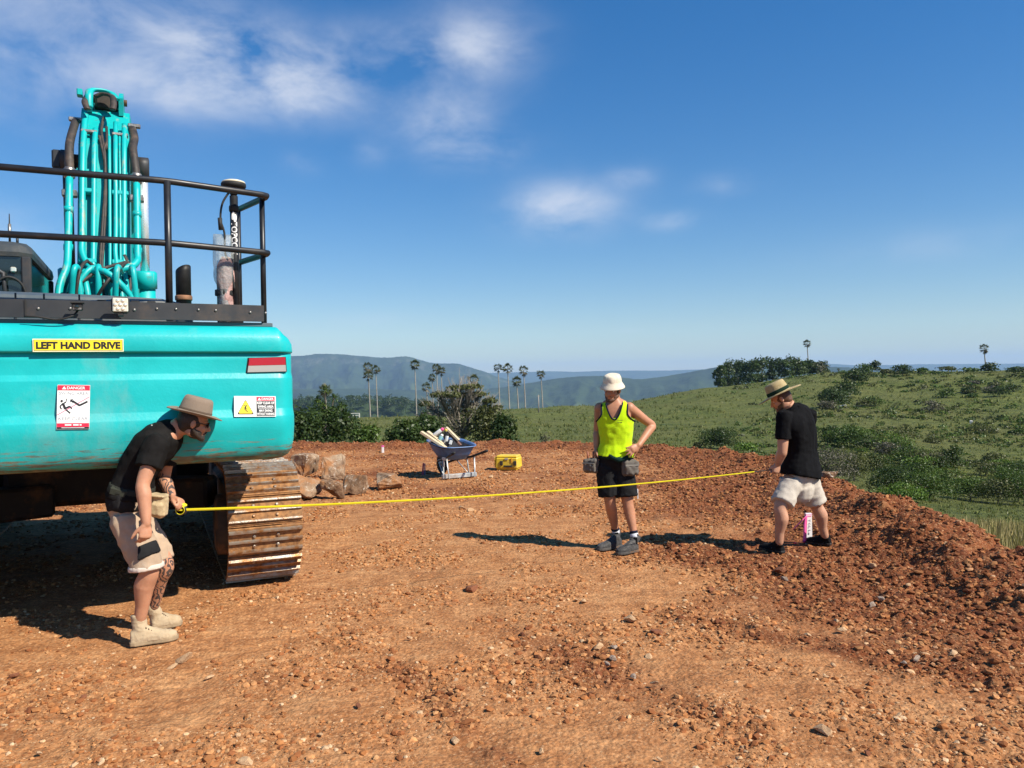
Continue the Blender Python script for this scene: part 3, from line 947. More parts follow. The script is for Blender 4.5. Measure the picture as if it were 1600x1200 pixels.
def build_excavator():
    root = empty('excavator', EX_LOC, EX_YAW, 'large teal tracked excavator with black hand rail, seen from behind', 'excavator')
    teal, boomp = mat_teal(), mat_teal_plain()
    dark = plain('charcoal_steel', (.030, .032, .036), .55, .1, dirt=((.16, .10, .06), .35), scale=5)
    rail = plain('black_rail_paint', (.014, .015, .018), .42, .1, dirt=((.12, .09, .06), .25), scale=8)
    hood = plain('grey_hood_paint', (.085, .11, .125), .5, .1, dirt=((.22, .19, .15), .5), scale=3)
    rubber = plain('black_rubber', (.016, .015, .014), .7, var=.3, scale=30)
    hose = plain('hydraulic_hose', (.035, .028, .024), .65, var=.3, scale=12, dirt=((.14, .09, .06), .6))
    chrome = plain('chrome_rod', (.80, .81, .83), .28, .55, var=.03)
    steel = plain('dull_steel', (.32, .31, .29), .45, .8, var=.2, scale=25, dirt=((.2, .11, .06), .6))
    tglass = NT('tinted_glass').set(color=(.012, .020, .020), rough=.06, spec=.8).mat
    underm = plain('undercarriage_steel', (.035, .026, .02), .8, .2, var=.3, scale=6, dirt=((.20, .085, .03), .8))
    tr, trw = mat_track('track_plate', False), mat_track('worn_grouser', True)

    # ---- counterweight
    plan = cw_plan()
    rings = []
    for (z, d) in CW_PROF:
        ring = []
        for (p, n) in plan:
            side = max(0.0, abs(n.x) - 0.25) / 0.75
            dd = d * (1 - .7 * side * (z > 1.3)) - side * 0.16 * max(0, (z - 1.99) / .165) ** 2.2
            q = p + n * dd
            ring.append(Vector((q.x, q.y, z)))
        rings.append(ring)
    mb = MB(); mb.loft(rings, closed=False, caps=False)
    # top and bottom lids, inner front
    n = len(plan)
    top = rings[-1]; bot = rings[0]
    for lid, flip in ((top, False), (bot, True)):
        V = []; F = []
        for k in range(n):
            V.append(lid[k]); V.append(Vector((lid[k].x, -2.55, lid[k].z)))
        for k in range(n - 1):
            q = (2 * k, 2 * k + 2, 2 * k + 3, 2 * k + 1)
            F.append(q if not flip else q[::-1])
        mb.add(V, F, 0, False)
    cw = mb.build('counterweight', teal, root)
    cw['label'] = 'teal counterweight with scraped and muddy lower edge'

    # ---- stickers
    Y, K, Wt, Rd = ('sticker_yellow', (.90, .72, .02)), ('sticker_black', (.012, .012, .014)), ('sticker_white', (.82, .82, .80)), ('sticker_red', (.62, .012, .05))
    gy = ('sticker_grey', (.30, .32, .36)); pk = ('sticker_pink_line', (.70, .16, .25)); pale = ('sticker_pale_yellow', (.85, .80, .50))
    d = Decal(root, 'warning_plate', 122, 539.5, 142, 20, 'yellow plate reading LEFT HAND DRIVE').base(pale)
    d.rect('border', -.978, -.84, .978, .84, K, 1)
    d.rect('plate_face', -.968, -.78, .968, .78, Y, 2)
    d.text('LEFT HAND DRIVE', 0, -.02, 1.86, 1.14, K, 3, .05)
    d = Decal(root, 'danger_sticker', 115, 636, 51, 69, 'white and red sticker reading DANGER SWING AREA KEEP CLEAR').base(Wt)
    d.rect('header', -.985, .75, .985, .985, Rd)
    d.shape('triangle', [(-.72, .80), (-.46, .80), (-.59, .94)], Wt, 2)
    d.text('DANGER', .14, .865, 1.12, .13, Wt, 2, .02)
    d.text('SWING AREA', 0, .62, 1.78, .13, gy, 2)
    d.text('KEEP CLEAR', 0, -.52, 1.78, .13, gy, 2)
    d.rect('footer', -.985, -.90, .985, -.73, Rd)
    for (xa, xb) in ((-.5, -.1), (.0, .34), (.4, .52)): d.rect('small_print', xa, -.84, xb, -.78, Wt, 2)
    d.rect('base_strip', -.985, -.99, .985, -.905, K)
    d.rect('small_print', -.7, -.945, .7, -.925, Wt, 2)
    d.shape('slash', stroke((-.98, -.36), (.98, .47), .035), pk, 2)
    for (a, b, w) in (((.86, .25), (.38, .08), .085), ((.38, .07), (-.06, .28), .085), ((-.64, .17), (-.5, -.08), .13), ((-.64, .16), (-.82, .03), .07), ((-.82, .03), (-.72, -.1), .06), ((-.6, .17), (-.46, .22), .06), ((-.46, .22), (-.42, .38), .045), ((-.5, -.06), (-.22, .03), .08), ((-.22, .03), (-.08, -.08), .06), ((-.48, -.1), (-.18, -.28), .06)):
        d.shape('pictogram', stroke(a, b, w), K, 3)
    d.shape('pictogram', [(-.72 + .075 * math.cos(t), .27 + .055 * math.sin(t)) for t in np.linspace(0, 2 * math.pi, 14, endpoint=False)], K, 3)
    d.shape('pictogram', [(-.2, .34), (.0, .36), (-.1, .30), (.06, .25), (-.02, .19), (-.14, .25), (-.2, .20)], K, 3)
    d = Decal(root, 'swing_sticker', 398, 635, 65, 32, 'white sticker with yellow triangle and the word DANGER').base(Wt)
    tri = lambda s: [(-.46 + s * .38 * x, -.1 + s * .62 * y) for (x, y) in ((-1, -.95), (-.9, -1.1), (.9, -1.1), (1, -.95), (.08, 1.1), (-.08, 1.1))]
    d.shape('triangle_border', tri(1.0), K, 1)
    d.shape('triangle', tri(.86), Y, 2)
    for (a, b, w) in (((-.42, .12), (-.50, -.28), .06), ((-.50, -.28), (-.36, -.55), .05), ((-.46, .02), (-.56, .12), .04), ((-.52, -.1), (-.38, -.3), .05)):
        d.shape('pictogram', stroke(a, b, w), K, 3)
    d.rect('header', .06, .55, .95, .93, Rd)
    d.shape('triangle', [(.12, .6), (.28, .6), (.2, .86)], Wt, 2)
    d.text('DANGER', .60, .735, .58, .24, Wt, 2, .02)
    d.rect('text_panel', .06, -.93, .95, .52, K)
    for s, yy, w in (('KEEP CLEAR OF', .33, .84), ('SWING AREA', -.02, .76), ('LEFT HAND', -.42, .64), ('DRIVE MACHINE', -.74, .84)):
        if yy in (-.42,): s = 'MAY SWING'
        if yy in (-.74,): s = 'WITHOUT WARNING'
        d.text(s, .505, yy, w, .24, Wt, 2, .03)
    d.rect('rule', .14, -.22, .88, -.19, Wt, 2)

    # ---- tail lamp in its recess
    P = [cw_pix(*q) for q in ((387, 559), (446.5, 557.5), (448, 581), (384, 582.5))]
    mb = MB()
    out = Vector((0.12, -1, 0)).normalized()
    gasket = [p + out * .004 for p in P]; inner = [(p + (sum(P, Vector()) / 4 - p) * .06) + out * .016 for p in P]
    mb.add([p - out * .02 for p in P] + gasket, [(0, 1, 5, 4), (1, 2, 6, 5), (2, 3, 7, 6), (3, 0, 4, 7), (7, 6, 5, 4)][::1])
    tl = mb.build('tail_lamp', rubber, root, weld=True)
    redl = NT('red_lens').set(color=(.38, .008, .02), rough=.18, coat=.3).mat
    whl = NT('clear_lens').set(color=(.36, .35, .33), rough=.2, coat=.3).mat
    a, b, c, e = inner
    m1 = a.lerp(e, .53); m2 = b.lerp(c, .53)
    for nm, quad, mt in (('red_lens', (a, b, m2, m1), redl), ('clear_lens', (m1.lerp(e, .03), m2.lerp(c, .03), c, e), whl)):
        mb = MB(); q = list(quad)
        mb.add([p - out * .02 for p in q] + q, [(0, 1, 5, 4), (1, 2, 6, 5), (2, 3, 7, 6), (3, 0, 4, 7), (7, 6, 5, 4)])
        ob = mb.build(nm, mt, tl, weld=True)

    # ---- walkway kerb plate on top, following the plan a little inside
    def plan_path(off, z, x0=-1.6, x1=1.6):
        return [Vector(((p + nn * off).x, (p + nn * off).y, z)) for (p, nn) in plan if x0 <= p.x <= x1 and p.y < -2.62]
    mb = MB()
    path = [p for p in plan_path(-.10, 0) if p.x < 1.36]
    V = []; F = []
    for p in path:
        V += [Vector((p.x, p.y, 2.190)), Vector((p.x, p.y, 2.308)), Vector((p.x, p.y + .035, 2.308)), Vector((p.x, p.y + .035, 2.190))]
    for k in range(len(path) - 1):
        a = 4 * k
        for j in range(4): F.append((a + j, a + 4 + j, a + 4 + (j + 1) % 4, a + (j + 1) % 4))
    F += [(0, 1, 2, 3), tuple(range(len(V) - 4, len(V)))[::-1]]
    mb.add(V, F)
    kerb = mb.build('walkway_kerb', dark, root, weld=True)
    for px_, py_ in ((210, 481), (245, 479.5), (275, 480), (310, 481), (337, 482), (391, 485), (415, 486), (60, 479), (110, 479)):
        p = ex_pix(px_, py_ + 3, -3.3); p = ex_pix(px_, py_ + 3, float(np.interp(p.x, [q.x for q in path], [q.y for q in path])))
        MB().lathe([(.009, 0), (.009, .006), (.005, .009)], 8, Matrix.Translation(p) @ Matrix.Rotation(R(90), 4, 'X')).build('bolt', steel, kerb)
    mb = MB()
    mb.box((0, -2.86, 2.166), (2.72, .78, .03), bev=.004)
    mb.build('walkway_deck', hood, root)
    p = ex_pix(39.5 * 220 / 160, 480, -3.42)
    MB().box((ex_pix(50, 488, -3.0).x, float(np.interp(ex_pix(50, 488, -3.2).x, [q.x for q in path], [q.y for q in path])) - .004, 2.249), (.008, .01, .116)).build('kerb_joint', rubber, kerb)

    # ---- hand rail
    def railpt(px, py, y): return ex_pix(px, py, y)
    yb = lambda x: float(np.interp(x, [q.x for q in path], [q.y for q in path])) + .03
    y0 = -3.24
    xs = ex_pix(258, 283, -3.2).x
    zt, zl = ex_pix(258, 283, -3.2).z, ex_pix(262, 380, -3.2).z
    xc = 1.375; yc = -3.04
    TOP = []
    mb = MB()
    for z, nm in ((zt, 'top'), (zl, 'mid')):
        a = Vector((-1.4, -3.2, z)); b = Vector((xs, -3.21, z)); c = Vector((xc, yc, z - .005)); e = Vector((xc - .17, yc + .62, z))
        pth = [a, b - Vector((.04, 0, 0)), b + Vector((.05, .012, 0)), c - Vector((.05, .014, 0)), c - Vector((.012, -.012, 0)), c + Vector((-.014, .06, 0)), e]
        MB().tube(pth, .0235, 12).build('rail', rail, root)
    for (x, y, z0, z1, r) in ((xs + .012, -3.215, 2.19, zt, .024), (xc - .035, yc + .11, 2.19, zt, .021), (xc - .165, yc + .60, 2.19, zt, .021), (-.75, -3.2, 2.19, zt, .024), (-1.38, -3.2, 2.19, zt, .024)):
        MB().tube([(x, y, z0), (x, y, z1)], r, 12).build('rail_post', rail, root)

    # ---- satellite receiver mast
    mx, my = 1.13, -2.96
    mast = MB().tube([(mx, my, 2.18), (mx, my, 3.17)], .030, 14)
    mast.box((mx, my, 2.24), (.10, .10, .14), bev=.006)
    mo = mast.build('receiver_mast', rail, root)
    mo['label'] = 'black antenna mast lettered TOPCON with pale receiver disc'
    MB().lathe([(.034, 3.05), (.037, 3.06), (.037, 3.085), (.034, 3.095)], 14, Matrix.Translation((mx, my, 0))).build('clamp', rubber, mo)
    MB().lathe([(.02, 3.17), (.03, 3.19), (.036, 3.215), (.085, 3.232), (.092, 3.245), (.092, 3.262), (.088, 3.266)], 24, Matrix.Translation((mx, my, 0))).build('receiver_base', rubber, mo)
    MB().lathe([(.0885, 3.266), (.084, 3.278), (.06, 3.287), (.02, 3.290)], 24, Matrix.Translation((mx, my, 0))).build('receiver_cap', flatmat('cream_plastic', (.72, .64, .46)), mo)
    me = fit_text('TOPCON', .25, .048, .02)
    v = np.empty(len(me.vertices) * 3, np.float32); me.vertices.foreach_get('co', v); v = v.reshape(-1, 3)
    # lettering reads downwards, wrapped round the mast, facing the camera
    cam_l = EX_I @ Vector((0, 0, CAM_H)); fa = math.atan2(cam_l.y - my, cam_l.x - mx)
    ang = fa + v[:, 1] / .033
    w = np.stack([mx + .0322 * np.cos(ang), my + .0322 * np.sin(ang), 2.845 - v[:, 0]], 1)
    me.vertices.foreach_set('co', w.astype(np.float32).ravel()); me.update()
    link('lettering', me, flatmat('sticker_white', (.8, .8, .8)), mo)
    mb = MB()
    for side in (-1, 1):
        aa = np.linspace(0, 2 * math.pi, 20, endpoint=False)
        pts = []
        for t in aa:
            hx = .012 * math.cos(t) + side * .008; hz = 3.005 + .030 * math.sin(t) - side * .012 + .5 * hx
            a2 = fa + hx / .031
            pts.append((mx + .0315 * math.cos(a2), my + .0315 * math.sin(a2), hz))
        mb.add(pts, [tuple(range(20))])
    mb.build('emblem', flatmat('sticker_white', (.8, .8, .8)), mo)
    cab_pts = smooth_path([(mx - .03, my - .02, 3.20), (mx - .085, my - .03, 3.10), (mx - .10, my - .03, 2.98), (mx - .075, my - .03, 2.88), (mx - .07, my - .03, 2.72), (mx - .03, my - .035, 2.60), (mx - .01, my - .04, 2.45)], 6)
    MB().tube(cab_pts, .008, 8).build('cable', rubber, mo)
    MB().tube([(mx - .105, my - .03, 2.99), (mx - .10, my - .03, 2.90)], .016, 8).build('connector', rubber, mo)
    # control box in a torn plastic bag, strapped to the rail
    bx, by = 1.05, -2.93
    MB().box((bx - .02, by, 2.40), (.06, .07, .46), bev=.01).build('bracket_post', rail, root)
    bagm = NT('clear_plastic_bag')
    bagm.set(color=(.34, .38, .38), rough=.3, spec=.6, alpha=.42)
    bagm.bump(bagm.noise(bagm.coord('Object'), 22, 5, .6), .8, .02)
    pink = NT('dusty_pink_cloth'); pink.set(color=pink.ramp(pink.noise(pink.coord('Object'), 12, 5), [(.35, (.30, .16, .14)), (.65, (.50, .32, .29))]), rough=.8)
    pink.bump(pink.noise(pink.coord('Object'), 30, 4), .8, .02)
    g = np.random.default_rng(5)
    def crumple(z0, z1, prof, cx, cy, seed, amp):
        rings = []
        for z in np.linspace(z0, z1, 22):
            w, dp = np.interp(z, [p[0] for p in prof], [p[1] for p in prof]), np.interp(z, [p[0] for p in prof], [p[2] for p in prof])
            ring = []
            for a in np.linspace(0, 2 * math.pi, 28, endpoint=False):
                k = 1 + amp * float(pnoise(np.array([[math.cos(a) * 2.2 + seed, math.sin(a) * 2.2, z * 9]]))[0])
                ring.append(Vector((cx + w * k * math.cos(a), cy + dp * k * math.sin(a), z)))
            rings.append(ring)
        return MB().loft(rings)
    bag = crumple(2.20, 2.87, [(2.20, .045, .05), (2.36, .05, .06), (2.42, .042, .05), (2.52, .068, .06), (2.66, .075, .06), (2.78, .072, .045), (2.87, .068, .008)], bx + .0, by - .04, 3.0, .22).build('plastic_bag', bagm.mat, root)
    crumple(2.205, 2.70, [(2.205, .05, .045), (2.36, .050, .052), (2.42, .042, .044), (2.52, .066, .05), (2.62, .064, .05), (2.70, .03, .02)], bx + .012, by - .04, 8.0, .2).build('cloth', pink.mat, root)
    MB().lathe([(.066, 2.405), (.068, 2.41), (.068, 2.445), (.066, 2.45)], 18, Matrix.Translation((bx, by - .02, 0))).build('strap', rubber, root)

    # ---- engine hood
    rings = []
    for x, ht in ((-1.45, 2.57), (-1.20, 2.575), (-.95, 2.56), (-.80, 2.53), (-.62, 2.47), (-.50, 2.455), (0, 2.45), (.38, 2.44), (.62, 2.43), (.76, 2.40), (.84, 2.34), (.86, 2.20)):
        rings.append([Vector((x, y, z)) for (y, z) in ((-2.52, 2.15), (-2.52, ht - .10), (-2.47, ht - .03), (-2.38, ht), (-1.5, ht + .01), (-1.35, ht - .04), (-1.32, 2.15))])
    hd = MB(); hd.loft(rings, sm=False)
    ho = hd.build('engine_hood', hood, root, weld=True)
    for x in (-1.24, -.98, -.36, -.18, .05):
        MB().box((x, -2.525, 2.30), (.012, .012, .26)).build('hood_seam', dark, ho)
    for i in range(4):
        for j in range(2):
            MB().box((.20 + i * .115, -2.524, 2.385 - j * .035), (.06, .012, .020), bev=.004).build('vent_slot', rubber, ho)
    # exhaust stack
    ex = MB(); ep = ex_pix(287, 463, -2.2)
    rngs = []
    for i, (r, z, sl) in enumerate(((.060, 2.36, 0), (.060, 2.66, .03), (.060, 2.70, .035), (.052, 2.70, .035), (.050, 2.5, 0))):
        rngs.append([Vector((ep.x + r * math.cos(a), -2.2 + r * math.sin(a), z + .025 * i * 0 + sl * math.sin(a + 2.5))) for a in np.linspace(0, 2 * math.pi, 20, endpoint=False)])
    ex.loft(rngs)
    es = ex.build('exhaust_stack', plain('sooty_steel', (.02, .019, .018), .5, .5, var=.3), root)
    MB().lathe([(.066, 2.44), (.068, 2.45), (.068, 2.47), (.064, 2.48)], 20, Matrix.Translation((ep.x, -2.2, 0))).build('rusty_clamp', plain('rusty_steel', (.34, .17, .09), .7, .4, var=.3), es)

    # ---- work lamp and rear camera
    p = ex_pix(188, 476.5, -3.42)
    wl = MB().box(p + Vector((0, .02, 0)), (.112, .05, .112), bev=.018).build('work_lamp', rubber, root)
    MB().box(p + Vector((0, -.008, 0)), (.094, .012, .094), bev=.006).build('lens', NT('lamp_lens').set(color=(.62, .60, .50), rough=.12, spec=.7).mat, wl)
    lm = NT('lamp_reflector').set(color=(.92, .89, .72), rough=.15, metal=.6).mat
    for (u, w) in ((0, 0), (.03, 0), (-.03, 0), (.015, .027), (-.015, .027), (.015, -.027), (-.015, -.027)):
        MB().ball(p + Vector((u, -.014, w)), (.013, .006, .013), 10).build('reflector_cup', lm, wl)
    MB().box(p + Vector((0, .05, -.06)), (.03, .10, .02)).build('lamp_bracket', rubber, wl)
    p = ex_pix(121, 479.5, -3.40)
    rc = MB().box(p, (.062, .06, .045), bev=.006).box(p + Vector((0, .0, .026)), (.078, .08, .008)).build('rear_camera', rubber, root)
    MB().lathe([(.012, 0), (.012, .012), (.008, .014)], 12, Matrix.Translation(p + Vector((0, -.03, -.002))) @ Matrix.Rotation(R(90), 4, 'X')).build('camera_lens', tglass, rc)
    MB().box(p + Vector((0, -.031, -.014)), (.05, .006, .012)).build('camera_trim', steel, rc)
    q = [p + Vector((-.0, .03, -.02)), p + Vector((-.03, .0, -.06)), p + Vector((-.12, -.0, -.085)), p + Vector((-.22, 0, -.07)), p + Vector((-.3, .02, -.065))]
    MB().tube(smooth_path(q, 6), .007, 7).build('cable', rubber, rc)

    # ---- cab
    cx0, cx1, cy0, cy1, cz0, cz1 = -1.46, -.50, -.55, 1.35, 1.35, 3.15
    cabm = plain('cab_grey_paint', (.05, .058, .062), .45, .1, dirt=((.2, .17, .13), .3))
    cab = empty('cab'); cab.parent = root
    for (x, y) in ((cx0 + .04, cy0 + .04), (cx1 - .04, cy0 + .04), (cx0 + .04, cy1 - .04), (cx1 - .04, cy1 - .04)):
        MB().box((x, y, (2.0 + cz1 - .16) / 2), (.08, .08, cz1 - .16 - 2.0), bev=.012).build('pillar', dark, cab)
    MB().box(((cx0 + cx1) / 2, (cy0 + cy1) / 2, 1.67), (cx1 - cx0, cy1 - cy0, .66), bev=.02).build('cab_base', boomp, cab)
    rings = []
    for (ins, z) in ((.0, cz1 - .16), (-.01, cz1 - .12), (.0, cz1 - .06), (.05, cz1 - .015), (.14, cz1)):
        x0, x1, y0, y1 = cx0 + ins, cx1 - ins, cy0 + ins, cy1 - ins
        c = .10
        rings.append([Vector(q) for q in ((x0 + c, y0, z), (x1 - c, y0, z), (x1, y0 + c, z), (x1, y1 - c, z), (x1 - c, y1, z), (x0 + c, y1, z), (x0, y1 - c, z), (x0, y0 + c, z))])
    roof = MB().loft(rings, sm=False).build('cab_roof', cabm, cab)
    MB().box(((cx0 + cx1) / 2, cy0 + .03, 2.5), (cx1 - cx0 - .16, .012, .98)).build('rear_window', tglass, cab)
    MB().box((cx1 - .03, (cy0 + cy1) / 2, 2.5), (.012, cy1 - cy0 - .16, .98)).build('side_window', NT('green_glass').set(color=(.01, .055, .05), rough=.08, spec=.7).mat, cab)
    MB().box((cx0 + .03, (cy0 + cy1) / 2, 2.5), (.012, cy1 - cy0 - .16, .98)).build('side_window', tglass, cab)
    MB().box(((cx0 + cx1) / 2, cy1 - .03, 2.5), (cx1 - cx0 - .16, .012, .98)).build('front_window', tglass, cab)
    MB().box((-.98, .2, 2.35), (.5, .45, .7), bev=.08).build('driver_seat', rubber, cab)
    MB().box((cx1 - .14, cy0 - .01, 2.86), (.05, .03, .05), bev=.01).build('cab_lamp', lm, cab)
    for (x, y) in ((cx0 + .1, cy0 + .12), (cx1 - .12, cy0 + .12)):
        MB().tube([(x, y, cz1 - .02), (x, y, cz1 + .04)], .012, 8).build('roof_rail_post', dark, roof)
    MB().tube([(cx0 + .05, cy0 + .12, cz1 + .045), (cx1 - .06, cy0 + .12, cz1 + .045)], .014, 8).build('roof_rail', dark, roof)
    a = ex_pix(15, 362, cy0 + .2)
    MB().tube([(a.x, cy0 + .2, cz1 - .01), (a.x, cy0 + .2, cz1 + .28)], [.011, .004], 6).build('aerial', rubber, roof)
    MB().lathe([(.014, cz1 + .08), (.016, cz1 + .1), (.014, cz1 + .18)], 8, Matrix.Translation((a.x, cy0 + .2, 0))).build('aerial_coil', steel, roof)
    pts = smooth_path([(cx1 - .42, cy0 - .02, 2.35), (cx1 - .36, cy0 - .06, 2.6), (cx1 - .2, cy0 - .06, 2.78), (cx1 - .06, cy0 - .02, 2.7), (cx1 - .02, cy0, 2.4)], 6)
    MB().tube(pts, .012, 8).build('hose', rubber, cab)
    MB().tube([(cx1 - .5, cy0 - .03, 3.0), (cx1 - .22, cy0 - .03, 2.82), (cx1 - .2, cy0 - .03, 2.5)], .02, 8).build('grab_rail', dark, cab)

    # ---- upper frame, side boxes
    MB().box((0, -.55, 1.26), (2.7, 4.1, .16), bev=.02).build('revolving_frame', underm, root)
    MB().box((1.0, -1.35, 1.75), (.92, 2.3, .78), bev=.03).build('side_cover', boomp, root)
    MB().box((-1.0, -1.6, 1.75), (.92, 1.9, .78), bev=.03).build('side_cover', boomp, root)
    MB().box((1.05, .55, 1.7), (.8, 1.3, .72), bev=.03).build('fuel_tank', boomp, root)
    MB().box((0, -1.6, 1.75), (1.0, 1.7, .78)).build('engine_block', underm, root)

    # ---- undercarriage
    MB().lathe([(.75, 1.0), (.78, 1.02), (.78, 1.16), (.75, 1.18)], 40).build('swing_bearing', underm, root)
    cbm = MB().box((0, 0, .78), (1.5, 1.3, .40), bev=.05)
    for s in (-1, 1):
        for yy in (-.75, .75):
            cbm.box((s * .72, yy * 1.0, .66), (.75, .36, .30), Matrix.Rotation(R(22 * s * (1 if yy > 0 else -1)), 3, 'Z'), bev=.03)
    cbm.build('car_body', underm, root)
    NS, RAD, ZC, YH = 46, .455, .515, 2.02
    Ltot = 4 * YH + 2 * math.pi * RAD
    pitch = Ltot / NS
    # one shoe: plate with three grousers and bolts
    sh = MB()
    sh.box((0, 0, .012), (.60, pitch * .96, .024), bev=.004)
    sh.box((-.0, -pitch * .46, .004), (.60, pitch * .12, .018))
    for yy, hh in ((-.36, .030), (0.0, .024), (.36, .030)):
        sh.add([Vector(q) for q in ((-.297, yy * pitch - .014, .022), (.297, yy * pitch - .014, .022), (.297, yy * pitch + .014, .022), (-.297, yy * pitch + .014, .022), (-.295, yy * pitch - .007, .022 + hh), (.295, yy * pitch - .007, .022 + hh), (.295, yy * pitch + .007, .022 + hh), (-.295, yy * pitch + .007, .022 + hh))],
               [(0, 1, 5, 4), (1, 2, 6, 5), (2, 3, 7, 6), (3, 0, 4, 7), (4, 5, 6, 7)], 1)
    for xx in (-.095, .095):
        for yy in (-.18, .18):
            sh.lathe([(.014, .022), (.014, .034), (.009, .037)], 6, Matrix.Translation((xx, yy * pitch, 0)), 1, False)
    for xx in (-.085, .085):
        sh.box((xx, 0, -.045), (.05, pitch * .94, .09))
    shoe_me = sh.mesh('track_shoe')
    for m_ in (tr, trw): shoe_me.materials.append(m_)
    def loop(s):
        s = s % Ltot
        if s < 2 * YH: return (-YH + s, ZC - RAD, math.pi)             # bottom run, outward down
        s -= 2 * YH
        if s < math.pi * RAD:
            a = s / RAD; return (YH + RAD * math.sin(a), ZC - RAD * math.cos(a), math.pi + a)
        s -= math.pi * RAD
        if s < 2 * YH:
            sag = -.03 * math.sin(math.pi * s / (2 * YH)) ** 2
            return (YH - s, ZC + RAD + sag, 2 * math.pi)
        s -= 2 * YH
        a = s / RAD; return (-YH - RAD * math.sin(a), ZC + RAD * math.cos(a), a)
    rusty = plain('muddy_cast_steel', (.06, .045, .035), .75, .3, var=.35, dirt=((.26, .12, .045), .8))
    for sx in (1, -1):
        tk = empty('crawler_track'); tk.parent = root; tk.location = (sx * 1.38, 0, 0)
        for k in range(NS):
            y, z, a = loop((k + .35) * pitch)
            o = bpy.data.objects.new('track_shoe', shoe_me); COL.objects.link(o); o.parent = tk
            o.matrix_local = Matrix.Translation((0, y, z)) @ Matrix.Rotation(a, 4, 'X')
        fr = MB().box((0, 0, .50), (.30, 3.3, .34), bev=.04).box((0, 0, .70), (.22, 3.0, .14), bev=.03)
        fr.build('track_frame', underm, tk)
        MB().lathe([(.12, -.16), (.34, -.15), (.36, -.06), (.40, -.05), (.40, .05), (.36, .06), (.34, .15), (.12, .16)], 26, Matrix.Translation((0, -YH, ZC)) @ Matrix.Rotation(R(90), 4, 'Y')).build('sprocket', rusty, tk)
        MB().lathe([(.12, -.16), (.35, -.15), (.38, -.05), (.38, .05), (.35, .15), (.12, .16)], 26, Matrix.Translation((0, YH, ZC)) @ Matrix.Rotation(R(90), 4, 'Y')).build('idler', rusty, tk)
        MB().lathe([(.20, -.27), (.26, -.25), (.28, -.1), (.24, .1), (.2, .18)], 20, Matrix.Translation((-sx * .10, -YH, ZC)) @ Matrix.Rotation(R(90 * sx), 4, 'Y')).build('final_drive', rusty, tk)
        for yy in np.linspace(-1.5, 1.5, 8):
            MB().lathe([(.06, -.15), (.10, -.14), (.10, -.06), (.08, -.04), (.08, .04), (.10, .06), (.10, .14), (.06, .15)], 14, Matrix.Translation((0, yy, .17)) @ Matrix.Rotation(R(90), 4, 'Y')).build('bottom_roller', rusty, tk)
        for yy in (-.7, .7):
            MB().lathe([(.05, -.12), (.08, -.11), (.08, .11), (.05, .12)], 12, Matrix.Translation((0, yy, .80)) @ Matrix.Rotation(R(90), 4, 'Y')).build('carrier_roller', rusty, tk)

    # ---- boom (x offset bx), seen from behind: foot low, bend high, upper part runs forward
    bx = .08
    boom = empty('boom'); boom.parent = root; boom.location = (bx, 0, 0)
    side = [(.10, 1.70), (.42, 1.72), (.86, 2.6), (1.30, 3.7), (1.75, 4.55), (2.5, 4.95), (4.2, 5.05), (6.3, 4.35), (6.42, 4.55), (5.4, 5.25), (3.6, 5.72), (2.3, 5.65), (1.45, 5.25), (.86, 4.35), (.42, 3.1), (.08, 2.1)]
    Mside = Matrix(((0, 0, 1, 0), (1, 0, 0, 0), (0, 1, 0, 0), (0, 0, 0, 1)))
    mb = MB(); mb.prism(side[::-1], (-.26, .26), Mside)
    bo = mb.build('boom_box', boomp, boom, weld=True)
    mb = MB()
    for (y, z) in ((.50, 3.3), (.31, 2.85), (.86, 4.33)):
        pass
    # weld seams / doubler plates on the rear face
    def rear(z):
        return float(np.interp(z, [2.1, 3.1, 4.35, 5.25], [.08, .42, .86, 1.45]))
    for z in (2.55, 3.28, 4.0):
        MB().box((0, rear(z) - .012, z), (.54, .05, .022), Matrix.Rotation(R(-19), 3, 'X')).build('weld_seam', boomp, bo)
    # pin lugs of the lift cylinders half way up
    lz = 4.18; ly = 1.15
    MB().tube([(-.47, ly, lz), (.47, ly, lz)], .085, 18).build('cylinder_pin', rusty, boom)
    for s in (-1, 1):
        rod_top = Vector((s * .40, ly, lz)); foot = Vector((s * .40, 1.55, 1.35))
        mid = rod_top.lerp(foot, .42)
        MB().lathe([(.10, -.07), (.135, -.06), (.135, .06), (.10, .07)], 20, Matrix.Translation(rod_top) @ Matrix.Rotation(R(90), 4, 'Y')).build('rod_eye', dark, boom)
        MB().tube([rod_top, mid], .052, 16).build('lift_rod', chrome if s > 0 else dark, boom)  # left rod gets charcoal steel, its shade painted as colour
        b2 = MB().tube([mid - (rod_top - mid).normalized() * .0, foot], .115, 20)
        dr = (rod_top - mid).normalized()
        b2.tube([mid - dr * .12, mid + dr * .06, mid + dr * .08], [.135, .135, .11], 20)
        b2.tube([mid - dr * .34, mid - dr * .30], [.128, .128], 20)
        b2.build('lift_cylinder', boomp if s > 0 else boomp, boom)
    MB().box((-.50, 1.2, lz), (.10, .28, .22), bev=.02).build('lug_cover', dark, boom)
    # bend bracket and arm cylinder at the top
    for s in (-1, 1):
        MB().prism([(1.35, 5.1), (1.75, 5.4), (2.2, 5.55), (2.2, 5.62), (1.75, 5.80), (1.5, 5.78), (1.28, 5.5)], (s * .17 - .025, s * .17 + .025), Mside).build('bracket_plate', boomp, boom)
    MB().tube([(-.23, 1.62, 5.62), (.23, 1.62, 5.62)], .075, 16).build('bracket_pin', rusty, boom)
    MB().tube([(0, 1.62, 5.62), (0, 4.0, 6.0)], .13, 20).build('arm_cylinder', boomp, boom)
    MB().tube([(0, 4.0, 6.0), (0, 5.6, 5.6)], .05, 14).build('arm_rod', chrome, boom)
